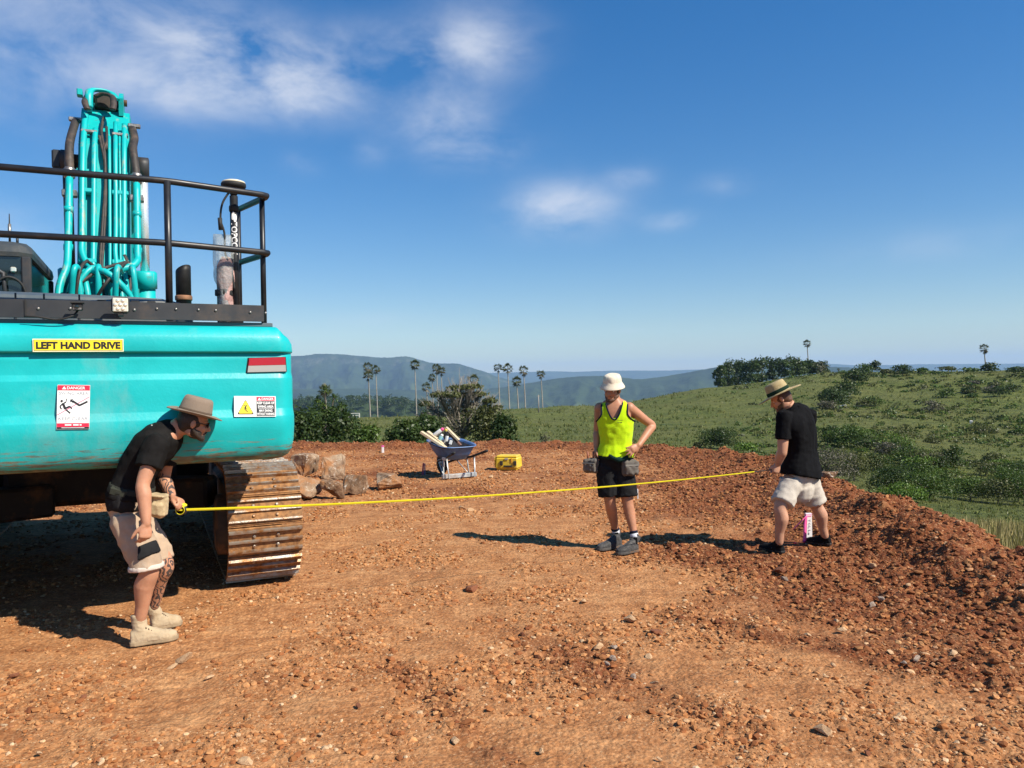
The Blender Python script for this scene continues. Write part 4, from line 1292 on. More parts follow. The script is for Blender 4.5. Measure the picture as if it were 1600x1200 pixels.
    MB().tube(smooth_path([(-.16, 1.1, 5.05), (-.16, 1.12, 5.35), (-.14, 1.2, 5.55), (-.02, 1.26, 5.62), (.08, 1.26, 5.56), (.12, 1.2, 5.4)], 6), .045, 12).build('crossover_pipe', boomp, boom)
    MB().tube(smooth_path([(.09, 1.0, 5.0), (.10, 1.06, 5.2), (.08, 1.14, 5.42), (-.02, 1.18, 5.48), (-.1, 1.2, 5.4)], 6), .036, 10).build('hose', hose, boom)
    MB().tube(smooth_path([(-.17, .98, 4.92), (-.2, 1.06, 5.15), (-.18, 1.2, 5.4)], 6), .036, 10).build('hose', hose, boom)
    MB().box((-.27, 1.35, 5.55), (.06, .12, .16), bev=.01).build('lamp_bracket', boomp, boom)
    # pipework on the rear face: x, z range, radius, kinks
    def pipe(pts, r, m, name='pipe', off=.07):
        P = []
        for q in pts:
            x, z = q[0], q[1]; o = q[2] if len(q) > 2 else off
            P.append((x, rear(z) - o, z))
        return MB().tube(smooth_path(P, 5), r, 10).build(name, m, boom)
    # wide outer pipes standing off on both sides, with rubber hoses above
    pipe([(-.41, 2.2, .22), (-.41, 2.62, .22), (-.39, 2.78, .22), (-.345, 2.92, .2), (-.335, 3.1, .16), (-.335, 3.92, .10)], .038, boomp)
    pipe([(.335, 3.92, .1), (.335, 3.15, .16), (.325, 3.02, .2), (.24, 2.95, .24), (.0, 2.89, .26), (-.20, 2.83, .26), (-.285, 2.74, .26), (-.30, 2.55, .26), (-.31, 2.15, .26)], .038, boomp)
    pipe([(-.335, 3.95, .1), (-.34, 4.3, .06), (-.31, 4.72, .0), (-.30, 4.80, -.04)], .046, hose, 'hose')
    pipe([(.335, 3.95, .1), (.30, 4.3, .06), (.315, 4.55, .0), (.29, 4.78, -.04)], .046, hose, 'hose')
    for x in (-.335, .335):
        MB().lathe([(.045, -.05), (.056, -.04), (.056, .04), (.045, .05)], 12, Matrix.Translation((x, rear(3.95) - .1, 3.95))).build('hose_ferrule', steel, boom)
        MB().box((x, rear(3.75) - .06, 3.74), (.15, .10, .07), bev=.01).build('pipe_clamp', steel, boom)
        for zz in (3.15, 3.55):
            MB().lathe([(.047, -.03), (.047, .03)], 12, Matrix.Translation((x, rear(zz) - .13, zz))).build('pipe_collar', boomp, boom)
        MB().box((x * .93, rear(4.85) + .03, 4.83), (.14, .07, .06), bev=.01).build('hose_end', steel, boom)
    pipe([(-.20, 4.90), (-.205, 4.6), (-.21, 4.0), (-.21, 3.3), (-.20, 3.08, .1), (-.10, 2.92, .15), (.06, 2.82, .2), (.1, 2.6, .2)], .034, boomp)
    pipe([(-.09, 4.62), (-.095, 4.2), (-.10, 3.4), (-.10, 2.7), (-.06, 2.55, .12)], .030, boomp)
    pipe([(.115, 4.80), (.12, 4.2), (.12, 3.4), (.115, 3.1), (.16, 2.8, .12), (.2, 2.5, .14)], .026, boomp)
    pipe([(.21, 4.78), (.21, 4.3), (.205, 3.6), (.20, 3.0), (.24, 2.6, .12), (.28, 2.3, .14)], .030, boomp)
    pipe([(.055, 4.5), (.06, 4.0), (.06, 3.0), (.055, 2.6)], .017, boomp)
    pipe([(.16, 4.6), (.165, 4.0), (.165, 3.0), (.18, 2.6)], .014, boomp)
    for pts in ([(-.01, 4.9), (-.03, 4.6), (.005, 4.25), (.015, 3.9), (-.015, 3.4), (-.035, 3.0), (-.02, 2.7), (.0, 2.4)], [(.02, 4.7), (.03, 4.4), (.005, 4.24), (.02, 3.8), (.0, 3.3), (-.02, 2.9), (.01, 2.5)], [(-.05, 4.5), (-.01, 4.22), (.015, 4.0), (.01, 3.5)], [(.05, 4.45), (.02, 4.25)]):
        pipe(pts, .016, hose, 'hose', .05)
    pipe([(.12, 3.0), (.14, 2.7), (.13, 2.4)], .022, hose, 'hose', .1)
    pipe([(.2, 3.1), (.26, 2.9), (.22, 2.5)], .022, hose, 'hose', .08)
    for zz in (4.55, 3.02, 3.78):
        for x in (-.155, .165):
            MB().box((x, rear(zz) - .06, zz), (.17, .07, .05), Matrix.Rotation(R(-19), 3, 'X'), bev=.008).build('pipe_clamp', steel if zz > 4 else boomp, boom)
    # swing of hoses at the foot
    g = np.random.default_rng(12)
    MB().box((0, 1.55, 5.45), (.24, .3, .35), bev=.03).build('valve_block', rusty, boom)
    for k in range(12):
        x0 = g.uniform(-.3, .3); x1 = g.uniform(-.38, .38)
        MB().tube(smooth_path([(x0, .12, 3.0 - .1 * k % .3), ((x0 + x1) / 2, -.1 - .02 * k, 2.85 + g.uniform(-.1, .06)), (x1, -.2, 2.5), (x1, -.1, 1.9)], 6), .016 if k % 3 == 0 else .030, 9).build('pipe' if k % 3 else 'hose', boomp if k % 3 else hose, boom)
    # stick and bucket beyond
    mb = MB(); mb.prism([(6.0, 4.95), (6.3, 5.35), (6.75, 4.5), (6.9, 1.9), (6.65, 1.85), (6.25, 3.9)][::-1], (-.2, .2), Mside)
    mb.build('arm', boomp, boom, weld=True)
    rings = []
    for a in np.linspace(-20, 200, 12):
        rings.append([Vector((x, 6.55 - .62 * math.cos(R(a)) * (1.0), .95 - .62 * math.sin(R(a)) + .3)) for x in (-.65, .65)])
    b = MB()
    outer = [(6.75, 1.95), (7.1, 1.7), (7.2, 1.2), (7.0, .75), (6.5, .5), (6.0, .55), (5.75, .75), (6.0, .62), (6.5, .58), (6.95, .8), (7.1, 1.2), (7.0, 1.62), (6.7, 1.85)]
    b.prism(outer[::-1], (-.65, .65), Mside)
    for s in (-1, 1):
        b.prism([(6.75, 1.95), (5.75, .75), (6.0, .55), (6.5, .5), (7.0, .75), (7.2, 1.2), (7.1, 1.7)], (s * .63 - .02, s * .63 + .02), Mside)
    b.build('bucket', rusty, boom, weld=True)
    bpy.context.view_layer.update()
    done = set()
    for o in [c for c in boom.children] + [c for c in bo.children]:
        me = o.data
        if me.name in done: continue
        done.add(me.name)
        v = np.empty(len(me.vertices) * 3, np.float32); me.vertices.foreach_get('co', v); v = v.reshape(-1, 3)
        v[:, 2] = np.interp(v[:, 2], [0, 2.1, 3.9, 4.18, 4.9, 5.8, 7], [0, 2.1, 4.05, 4.40, 4.95, 5.38, 6.2])
        me.vertices.foreach_set('co', v.ravel()); me.update()
    return root
build_excavator()
# ------------------------------------------------------------------ people
def V3(p): return Vector(p)
def remesh(mb, voxel, iters=4, fac=0.5, name='body'):
    me = mb.mesh(name + '_raw')
    o = bpy.data.objects.new('tmp', me); COL.objects.link(o)
    m = o.modifiers.new('r', 'REMESH'); m.mode = 'VOXEL'; m.voxel_size = voxel
    if iters:
        k = o.modifiers.new('s', 'SMOOTH'); k.factor = fac; k.iterations = iters
    bpy.context.view_layer.update()
    out = bpy.data.meshes.new_from_object(o.evaluated_get(bpy.context.evaluated_depsgraph_get()))
    bpy.data.objects.remove(o); bpy.data.meshes.remove(me)
    out.name = name
    out.shade_smooth()
    return out
def get_co(me):
    v = np.empty(len(me.vertices) * 3, np.float32); me.vertices.foreach_get('co', v)
    return v.reshape(-1, 3).astype(float)
def set_co(me, v):
    me.vertices.foreach_set('co', np.asarray(v, np.float32).ravel()); me.update()
def get_no(me):
    n = np.empty(len(me.vertices) * 3, np.float32); me.vertices.foreach_get('normal', n)
    return n.reshape(-1, 3).astype(float)
def wrinkle(me, amp, scale, direction, seed=0.0, ridged=True, mask=None):
    """folds: noise stretched along a direction, pushed along the normals"""
    v = get_co(me); n = get_no(me)
    d = np.array(direction, float); d /= np.linalg.norm(d)
    along = v @ d
    q = v - along[:, None] * d * 0.78
    a = pnoise(q / scale + seed)
    if ridged: a = 0.5 - np.abs(a) * 1.6
    a = a + 0.5 * pnoise(v / (scale * 0.5) + seed + 3)
    if mask is not None: a = a * mask(v)
    set_co(me, v + n * (amp * a)[:, None])

def place(me, base):
    v = get_co(me) - np.array(base)[None]
    set_co(me, v)
    return me

TORSO = [(-.13, .085, .085), (-.06, .135, .105), (.02, .165, .118), (.12, .170, .120), (.24, .155, .108), (.36, .148, .102), (.50, .158, .108), (.64, .172, .116), (.76, .182, .118), (.86, .178, .108), (.93, .145, .092), (.98, .090, .075), (1.03, .060, .062)]
def spine_fn(pel, mid, neck):
    def f(t):
        # quadratic through the mid point at t=.55
        tm = .55
        c = (mid - pel * (1 - tm) ** 2 - neck * tm ** 2) / (2 * tm * (1 - tm))
        return pel * (1 - t) ** 2 + c * 2 * t * (1 - t) + neck * t * t
    return f
def torso(mb, pel, mid, neck, lat0, lat1, t0=-.2, t1=1.1, infl=0.0, k=1.0, kw=1.0, n=26, flare=0.0):
    f = spine_fn(pel, mid, neck)
    ts = [q for q in np.linspace(t0, t1, 22)]
    rings = []
    T0 = [q[0] for q in TORSO]
    for t in ts:
        c = f(min(max(t, -.2), 1.08)); tg = (f(t + .02) - f(t - .02)).normalized()
        lat = (lat0.lerp(lat1, min(max(t, 0), 1))); lat = (lat - tg * lat.dot(tg)).normalized()
        fr = tg.cross(lat).normalized()
        w = float(np.interp(t, T0, [q[1] for q in TORSO])) * k * kw + infl; d = float(np.interp(t, T0, [q[2] for q in TORSO])) * k + infl
        if flare: w += flare * max(0, .35 - t); d += flare * max(0, .35 - t)
        ring = []
        for a in np.linspace(0, 2 * math.pi, n, endpoint=False):
            ca, sa = math.cos(a), math.sin(a)
            e = 0.82
            ring.append(c + lat * (w * math.copysign(abs(ca) ** e, ca)) + fr * (d * math.copysign(abs(sa) ** e, sa)))
        rings.append(ring)
    mb.loft(rings)
def limb(mb, pts, rad, n=16, sub=6):
    P = smooth_path([tuple(p) for p in pts], sub)
    Rr = np.interp(np.linspace(0, len(pts) - 1, len(P)), range(len(pts)), rad)
    mb.tube(P, list(Rr), n)
    mb.ball(P[0], Rr[0] * .98, 12); mb.ball(P[-1], Rr[-1] * .98, 12)
def hand(mb, wrist, d, nrm, th=1, curl=(.35, .4, .3), spread=.0, k=1.0, thumb=None, scale=1.0):
    """d: towards the fingers, nrm: the way the palm faces, th: side of the thumb along d x nrm"""
    d = d.normalized(); nrm = (nrm - d * nrm.dot(d)).normalized(); s = d.cross(nrm)
    S = scale
    mb.tube([wrist - d * .03, wrist + d * .01 * S, wrist + d * .045 * S, wrist + d * .085 * S, wrist + d * .095 * S], [.026, .030 * S, .042 * S, .043 * S, .034 * S], 16, flat=(nrm, .46))
    for i, Lg in enumerate((.074, .082, .077, .060)):
        b = wrist + d * (.082 - .004 * abs(i - 1.2)) * S + s * th * (.031 - i * .0205) * S
        a = spread * (1.5 - i) * th
        dd = (d * math.cos(a) + s * math.sin(a)).normalized()
        ax = dd.cross(nrm).normalized()
        pts = [b - dd * .02 * S, b]; ang = 0
        for seg, cu in zip((.46, .30, .24), curl):
            ang += cu * (1 + .12 * i)
            q = (dd * math.cos(ang) + nrm * math.sin(ang))
            pts.append(pts[-1] + q * Lg * S * seg)
        mb.tube(pts, [.0105 * S, .0105 * S, .0098 * S, .0088 * S, .007 * S], 10)
        mb.ball(pts[-1], .0072 * S, 8)
        for q in pts[2:4]: mb.ball(q, .0098 * S, 8)
    b = wrist + d * .022 * S + s * th * .022 * S
    t1 = thumb if thumb is not None else (d * .62 + s * th * .62 + nrm * .42)
    t1 = t1.normalized()
    p1 = b + t1 * .042 * S; p2 = p1 + (t1 * .75 + d * .45).normalized() * .030 * S; p3 = p2 + (t1 * .55 + d * .6 + nrm * .15).normalized() * .024 * S
    mb.tube([b - t1 * .01, p1, p2, p3], [.017 * S, .0135 * S, .0115 * S, .0085 * S], 10); mb.ball(p3, .0088 * S, 8)
def head(mb, c, fwd, up, k=1.0):
    """returns the head frame; c is the centre of the head"""
    fwd = fwd.normalized(); up = (up - fwd * up.dot(fwd)).normalized(); lat = fwd.cross(up)
    M = Matrix((lat, fwd, up)).transposed()
    def at_(x, y, z): return c + M @ Vector((x * k, y * k, z * k))
    def bl(x, y, z, r): mb.ball(at_(x, y, z), tuple(q * k for q in r), 18, M)
    bl(0, -.012, .022, (.076, .098, .092))
    bl(0, .022, -.035, (.062, .068, .070))
    bl(0, .048, -.078, (.040, .040, .034))      # chin
    bl(.034, -.0, -.062, (.030, .052, .036)); bl(-.034, 0, -.062, (.030, .052, .036))   # jaw
    bl(0, .070, .018, (.050, .020, .014))        # brow
    bl(.034, .062, -.028, (.022, .022, .02)); bl(-.034, .062, -.028, (.022, .022, .02))   # cheeks
    mb.tube([at_(0, .084, .008), at_(0, .100, -.016), at_(0, .110, -.034), at_(0, .088, -.042)], [.009 * k, .011 * k, .014 * k, .010 * k], 10)
    bl(0, .082, -.060, (.022, .012, .007)); bl(0, .080, -.071, (.019, .012, .007))      # lips
    for s in (-1, 1):
        bl(s * .078, -.012, -.012, (.010, .018, .030))
    return M, at_
SKINS = {}
def mat_skin(name, base, tattoo=False):
    t = NT(name)
    v = t.coord('Object')
    n = t.noise(v, 9, 5, .6)
    c = t.ramp(n, [(.3, tuple(q * .82 for q in base)), (.7, tuple(min(1, q * 1.08) for q in base))])
    c = t.mix(t.ramp(t.noise(v, 60, 3), [(.5, 0.0), (.75, .22)]), c, (base[0] * .8, base[1] * .5, base[2] * .45))
    if tattoo:
        w = t.node('ShaderNodeTexWave', {'Vector': v, 'Scale': 11.0, 'Distortion': 14.0, 'Detail': 2.0, 'Detail Scale': 1.4}).outputs['Fac']
        ink = t.ramp(w, [(.50, 0.0), (.60, .9)])
        c = t.mix(t.math('MULTIPLY', t.attr('ink', 'Fac'), ink), c, (.035, .04, .045))
    t.set(color=c, rough=.5, spec=.4)
    t.b.inputs['Subsurface Weight'].default_value = .08
    t.b.inputs['Subsurface Radius'].default_value = (.02, .008, .004)
    return t.mat
def mat_cloth(name, col, var=.2, scale=60, rough=.9, fade=None, bump=.35):
    sh = .10 if max(col) > .05 else 0.0
    t = NT(name)
    v = t.coord('Object')
    n = t.noise(v, 7, 6, .65)
    c = t.ramp(n, [(.3, tuple(q * (1 - var) for q in col)), (.7, tuple(min(1, q * (1 + var)) for q in col))])
    if fade: c = t.mix(t.ramp(t.noise(v, 13, 6, .7), [(.5, 0.0), (.72, fade[1])]), c, fade[0])
    t.set(color=c, rough=rough, spec=.10, sheen=sh)
    h = t.math('ADD', t.noise(v, scale * 8, 2), t.math('MULTIPLY', t.noise(v, scale * .4, 4), 1.5))
    t.bump(h, bump, .006)
    return t.mat
def boot(name, heel, toe, ankle, mats, root, base, shaft=.10, width=.05, sole_h=.028, low=False, laces=False):
    """heel and toe on the sole line; ankle joint above"""
    d = (toe - heel); L = d.length; d.normalize()
    up = Vector((0, 0, 1)); lat = d.cross(up).normalized()
    prof = [(0, .62, .075), (.05, .78, .085), (.2, .86, .105), (.34, .84, .105), (.46, .88, .088), (.6, .98, .070), (.75, 1.0, .060), (.88, .86, .052), (.97, .55, .040), (1.0, .3, .030)]
    mb = MB(); rings = []
    for (t, w, h) in prof:
        c = heel + d * L * t
        if low: h = h * .82
        rings.append([c + lat * (width * w * x) + up * (sole_h * .7 + (h - sole_h * .2) * z) for (x, z) in ((-1, 0), (1, 0), (1.02, .35), (.86, .72), (.45, .98), (0, 1.04), (-.45, .98), (-.86, .72), (-1.02, .35))])
    mb.loft(rings)
    sh = ankle + (ankle - (heel + d * L * .22 + up * .07)).normalized() * (shaft - .1 + .02)
    mb.tube([heel + d * L * .2 + up * .05, heel + d * L * .2 + up * .09, ankle, sh], [.042, .047, .047 if not low else .044, .050 if not low else .044], 14, flat=(lat, .9))
    me = remesh(mb, .006, 3, .5, 'upper')
    wrinkle(me, .004, .035, (lat.x, lat.y, lat.z), 4.0)
    place(me, base)
    o = link(name, me, mats[0], root)
    mb = MB(); rings = []
    for z, g in ((.0, .97), (.006, 1.03), (sole_h * .8, 1.04), (sole_h, 1.0)):
        ring = []
        for (t, w) in ((-.02, .5), (.0, .68), (.08, .84), (.3, .80), (.45, .80), (.65, 1.0), (.8, 1.0), (.93, .76), (1.0, .42), (1.02, .15)):
            ring.append(heel + d * L * (.5 + (t - .5) * (1 + (g - 1) * .4)) + lat * width * w * g + up * z)
        for (t, w) in ((1.02, .15), (1.0, .42), (.93, .76), (.8, 1.0), (.65, 1.0), (.45, .80), (.3, .80), (.08, .84), (.0, .68), (-.02, .5)):
            ring.append(heel + d * L * (.5 + (t - .5) * (1 + (g - 1) * .4)) - lat * width * w * g + up * z)
        rings.append(ring)
    mb.loft(rings, sm=False)
    me = mb.mesh('sole'); place(me, base)
    link('sole', me, mats[1], o)
    if laces:
        for k in range(5):
            t = .30 + k * .055; z = .120 - k * .010
            c = heel + d * L * t + up * z
            mb = MB(); mb.tube(smooth_path([c - lat * .034 - up * .014, c + up * .006 - lat * .01, c + lat * .034 + d * .008 - up * .012], 4), .0042, 6)
            me = mb.mesh('lace'); place(me, base); link('lace', me, mats[2], o)
    return o
def put(mb, name, mat, root, base, parent=None, vox=None, it=2, wr=None):
    me = mb.mesh(name) if vox is None else remesh(mb, vox, it, .5, name)
    if wr: wrinkle(me, *wr)
    place(me, base)
    return link(name, me, mat, parent or root)
def brim_ring(c, M, prof, n=48, curve=None):
    """lathe in frame M with optional height curve(angle, radius)"""
    rings = []
    for (r, z) in prof:
        ring = []
        for a in np.linspace(0, 2 * math.pi, n, endpoint=False):
            rr = r if not hasattr(r, '__len__') else None
            x = (r[0] if rr is None else r) * math.cos(a); y = (r[1] if rr is None else r) * math.sin(a)
            dz = curve(a, math.hypot(x, y)) if curve else 0
            ring.append(c + M @ Vector((x, y, z + dz)))
        rings.append(ring)
    return rings
def eyes(root, base, at_, M, skin_o=None, k=1.0):
    wm = flatmat('eye_white', (.75, .72, .68)); im = flatmat('eye_iris', (.04, .03, .025))
    for s in (-1, 1):
        e = put(MB().ball(at_(s * .031, .068, -.002), (.013 * k, .009 * k, .008 * k), 12, M), 'eye', wm, root, base)
        put(MB().ball(at_(s * .031, .0755, -.002), (.0055 * k, .003 * k, .0055 * k), 10, M), 'iris', im, root, base, e)
        put(MB().tube([at_(s * .014, .082, .018), at_(s * .03, .080, .022), at_(s * .047, .070, .018)], [.003, .004, .0025], 6), 'eyebrow', MATS['brown_hair'], root, base)
def mat_hair(name, col):
    t = NT(name); v = t.coord('Object')
    n = t.noise(t.mapping(v, (60, 60, 14)), 3, 4)
    t.set(color=t.ramp(n, [(.35, tuple(q * .5 for q in col)), (.65, col)]), rough=.6)
    t.bump(n, .8, .004)
    return t.mat
def skull_cap(mb, at_, M, low=-.05, k=1.0):
    """hair showing under a hat: back and sides of the head"""
    mb.ball(at_(0, -.022, .012), (.081 * k, .094 * k, .090 * k), 20, M)
    mb.ball(at_(0, -.055, -.035), (.062 * k, .052 * k, .05 * k), 16, M)

def beard_mesh(at_, M, t=1.0):
    h = MB()
    for s in (-1, 1):
        h.tube(smooth_path([at_(s * .071, -.012, -.018), at_(s * .066, .002, -.050), at_(s * .052, .030, -.080), at_(s * .026, .066, -.098), at_(0, .080, -.100)], 5), list(np.interp(np.linspace(0, 1, 21), [0, .3, .7, 1], [.010 * t, .016 * t, .020 * t, .019 * t])), 10)
        h.tube(smooth_path([at_(0, .094, -.052), at_(s * .018, .090, -.055), at_(s * .028, .078, -.070), at_(s * .024, .074, -.088)], 4), .0065 * t, 8)
    h.ball(at_(0, .074, -.092), (.024 * t, .019 * t, .019 * t), 12, M)
    h.ball(at_(0, .03, -.098), (.030, .045, .014), 12, M)
    for s in (-1, 1): h.ball(at_(s * .040, .014, -.064), (.0285 * t, .050, .033), 14, M)
    return h
leather = mat_cloth('grey_leather', (.12, .105, .09), .3, 20, .7, ((.2, .17, .14), .5))
tanl = mat_cloth('tan_leather', (.46, .35, .20), .22, 20, .75, ((.30, .21, .11), .6))
black_c = mat_cloth('faded_black_cotton', (.0105, .0098, .0095), .3, 60, .92, ((.024, .022, .021), .5))
black_d = mat_cloth('black_cotton', (.006, .006, .007), .3, 60, .92)
brown_h = mat_hair('brown_hair', (.035, .020, .012))
red_h = mat_hair('ginger_beard', (.13, .058, .028))

def person_a():
    def J(cx, cy, Y): return at(140 + cx / 2.73, 590 + cy / 2.73, Y)
    f0 = on_ground(140 + 230 / 2.73, 590 + 1140 / 2.73)
    Yn = f0.y
    base = Vector((f0.x, f0.y, 0))
    root = empty('person', base, 0, 'bending person in black t-shirt, khaki shorts and brown brimmed hat pulling out the tape', 'person')
    skin = mat_skin('fair_skin_tattooed', (.50, .245, .145), True)
    Y = Yn
    pel = J(172, 548, Y + .10); neck = J(362, 222, Y + .10); mid = J(232, 350, Y + .10)
    lat0 = Vector((.26, -.96, 0)); lat1 = Vector((.12, -.98, -.05))
    hc = J(446, 190, Y + .12)
    hf = Vector((.86, .48, -.26)); hu = Vector((.22, .05, .97))
    shN = J(285, 285, Y - .07); elN = J(228, 452, Y - .16); wrN = J(242, 622, Y - .20)
    shF = J(338, 275, Y + .26); elF = J(318, 428, Y + .27); wrF = J(352, 512, Y + .16)
    hipN = J(165, 610, Y + .01); knN = J(255, 815, Y - .02); anN = J(212, 1040, Y + .02)
    hipF = J(190, 610, Y + .20)
    toeF = on_ground(140 + 392 / 2.73, 590 + 1050 / 2.73); heF = on_ground(140 + 255 / 2.73, 590 + 1078 / 2.73)
    YF = heF.y
    knF = J(322, 795, Y + .20); anF = J(268, 985, YF + .01)
    heN = on_ground(140 + 168 / 2.73, 590 + 1145 / 2.73); toeN = on_ground(140 + 375 / 2.73, 590 + 1112 / 2.73)
    b = MB()
    torso(b, pel, mid, neck, lat0, lat1)
    limb(b, [neck - (hc - neck) * .3, neck.lerp(hc, .35), hc + Vector((-.02, 0, -.03))], [.062, .058, .055])
    M, hat_ = head(b, hc, hf, hu)
    limb(b, [shN, shN.lerp(elN, .45), elN, elN.lerp(wrN, .3), wrN], [.062, .052, .043, .046, .029])
    limb(b, [shF, shF.lerp(elF, .45), elF, elF.lerp(wrF, .3), wrF], [.060, .050, .043, .045, .029])
    limb(b, [hipN, hipN.lerp(knN, .5), knN, knN.lerp(anN, .32) + Vector((-.012, 0, 0)), knN.lerp(anN, .7), anN], [.10, .084, .060, .066, .044, .038])
    limb(b, [hipF, hipF.lerp(knF, .5), knF, knF.lerp(anF, .32) + Vector((-.012, 0, 0)), knF.lerp(anF, .7), anF], [.10, .082, .058, .060, .044, .038])
    hand(b, wrN, Vector((-.05, -.12, -1)), Vector((-.75, .65, 0)), -1, (.55, .55, .35))
    tape_c = J(391, 563, Y + .13)
    hand(b, wrF, (J(395, 530, Y + .12) - wrF), Vector((.1, -.55, -.85)), -1, (.55, .75, .5), thumb=Vector((.35, -.75, -.45)))
    me = remesh(b, .0065, 3, .5)
    v = get_co(me)
    def seg(p, q, r):
        p = np.array(p); q = np.array(q); e = q - p
        t = np.clip(((v - p) @ e) / (e @ e), 0, 1)
        return (np.linalg.norm(v - p - t[:, None] * e, axis=1) < r).astype(float)
    ink = np.maximum(seg(knF.lerp(anF, .05), anF, .09), seg(elF.lerp(wrF, .05), elF.lerp(wrF, .75), .06))
    set_col(me, 'ink', np.repeat(ink[:, None], 3, 1))
    place(me, base)
    link('body', me, skin, root)
    # hair, beard, glasses
    h = MB(); skull_cap(h, hat_, M)
    put(h, 'hair', brown_h, root, base, vox=.008)
    h = beard_mesh(hat_, M, 1.0)
    put(h, 'beard', brown_h, root, base, vox=.006)
    g = MB()
    for s in (-1, 1):
        g.ball(hat_(s * .033, .090, .000), (.029, .008, .021), 14, M)
        g.tube([hat_(s * .060, .080, .004), hat_(s * .078, .02, .006), hat_(s * .080, -.02, -.002)], .0035, 6)
    g.tube([hat_(-.01, .098, .004), hat_(.01, .098, .004)], .004, 6)
    put(g, 'sunglasses', NT('dark_lens').set(color=(.008, .008, .010), rough=.08, spec=.7).mat, root, base)
    # hat
    felt = mat_cloth('brown_felt', (.215, .165, .125), .12, 30, .95)
    hm = Matrix((M.col[0], M.col[1], M.col[2])).transposed()
    hc2 = hat_(0, -.01, .058)
    tilt = Matrix.Rotation(R(-2), 3, M.col[0])
    HM = tilt @ M
    cv = lambda a, r: .22 * max(0, r - .1) * (abs(math.cos(a)) ** 2) - .05 * max(0, r - .1) * (1 - math.cos(a) ** 2)
    mb = MB()
    rings = brim_ring(hc2, HM, [((.088, .108), .018), ((.093, .114), .006), ((.12, .138), .000), ((.155, .172), .002), ((.165, .182), .004), ((.165, .182), -.002), ((.12, .138), -.006), ((.088, .108), -.006)], 48, cv)
    mb.loft(rings, caps=False)
    put(mb, 'hat_brim', felt, root, base)
    mb = MB()
    pinch = lambda a, r: 0
    rings = brim_ring(hc2, HM, [((.088, .108), .002), ((.088, .108), .02), ((.085, .104), .05), ((.080, .098), .085), ((.074, .092), .105), ((.060, .080), .116), ((.03, .05), .108), ((.005, .01), .100)], 48)
    mb.loft(rings)
    put(mb, 'hat_crown', felt, root, base)
    mb = MB(); mb.loft(brim_ring(hc2, HM, [((.089, .109), .004), ((.0905, .1105), .006), ((.0895, .1095), .026), ((.088, .108), .028)], 48), caps=False)
    put(mb, 'hat_band', mat_cloth('brown_band', (.10, .07, .05), .15), root, base)
    # t-shirt
    s = MB()
    torso(s, pel, mid, neck, lat0, lat1, .10, .985, .016, flare=.05)
    eN = shN.lerp(elN, .60); eF = shF.lerp(elF, .60)
    dN = (eN - shN).normalized()
    s.tube([shN - dN * .05, shN, shN.lerp(eN, .55), eN], [.068, .082, .080, .084], 18)
    s.ball(shN, .080, 16)
    dF = (eF - shF).normalized()
    s.tube([shF - dF * .05, shF, shF.lerp(eF, .55), eF], [.068, .078, .076, .080], 18); s.ball(shF, .076, 16)
    s.tube([neck - (hc - neck) * .2, neck.lerp(hc, .14)], [.082, .070], 18)
    o = put(s, 't_shirt', black_c, root, base, vox=.009, it=3, wr=(.010, .10, (mid - pel) + Vector((.15, 0, .3)), 2.0))
    # print on the shoulder blade
    f = spine_fn(pel, mid, neck)
    pc = f(.90); tg = (f(.92) - f(.88)).normalized(); fr = tg.cross(lat1).normalized()
    lp = J(272, 208, Y + .0)
    mb = MB(); mb.ball(lp, (.020, .012, .006), 12, Matrix.Rotation(R(35), 3, 'Y'))
    put(mb, 'shirt_print', flatmat('grey_print', (.42, .42, .38)), root, base, o)
    # shorts
    kh = mat_cloth('khaki_canvas', (.40, .29, .20), .12, 40, .9, ((.46, .38, .30), .5))
    s = MB()
    torso(s, pel, mid, neck, lat0, lat1, -.15, .20, .016)
    for hp, kn, t, r0, r1 in ((hipN, knN, .93, .118, .102), (hipF, knF, .84, .115, .100)):
        e = hp.lerp(kn, t - .12)
        s.tube([hp + Vector((0, 0, .05)), hp, hp.lerp(kn, .45), e, e + Vector((.006, 0, -.055))], [.10, r0, .108, r1 * .98, r1 * 1.04], 20)
    so = put(s, 'shorts', kh, root, base, vox=.010, it=3, wr=(.012, .09, (0.3, 0, 1), 6.0))
    # black panels: seat yoke, thigh pocket, pale hem
    s = MB(); torso(s, pel, mid, neck, lat0, lat1, -.02, .24, .022)
    put(s, 'waist_panel', mat_cloth('black_canvas', (.018, .018, .019), .25, 40), root, base, so, .010, 2, (.010, .08, (0, 0, 1), 3.0))
    kd = (knN - hipN).normalized()
    s = MB(); pa = hipN.lerp(knN, .56); pb = hipN.lerp(knN, .80)
    s.tube([pa, pb], [.126, .122], 20)
    bx_ = MB()
    me = remesh(s, .010, 2, .5, 'thigh_pocket')
    bm = bmesh.new(); bm.from_mesh(me)
    cut = J(212, 750, Y - .1).x; cut2 = J(303, 750, Y - .1).x
    bmesh.ops.delete(bm, geom=[q for q in bm.verts if q.co.y > hipN.y - .02 or q.co.x < cut or q.co.x > cut2], context='VERTS')
    bm.to_mesh(me); bm.free()
    place(me, base); link('thigh_pocket', me, MATS['black_canvas'], so)
    he_ = hipN.lerp(knN, .81) + Vector((.004, 0, -.03))
    s = MB(); s.tube([he_, he_ + Vector((.003, 0, -.034))], [.112, .113], 20)
    put(s, 'hem_band', mat_cloth('pale_canvas', (.62, .52, .44), .12, 40), root, base, so, .009, 2)
    s = MB(); s.tube([J(100, 500, Y + .1), J(100, 520, Y - .03), J(150, 545, Y - .08), J(205, 530, Y - .06)], .034, 10, flat=(Vector((0, 1, 0)), .35))
    s = MB(); torso(s, pel, mid, neck, lat0, lat1, .16, .25, .030)
    belt = put(s, 'tool_belt', mat_cloth('dark_webbing', (.030, .032, .026), .25, 40), root, base, None, .010, 2)
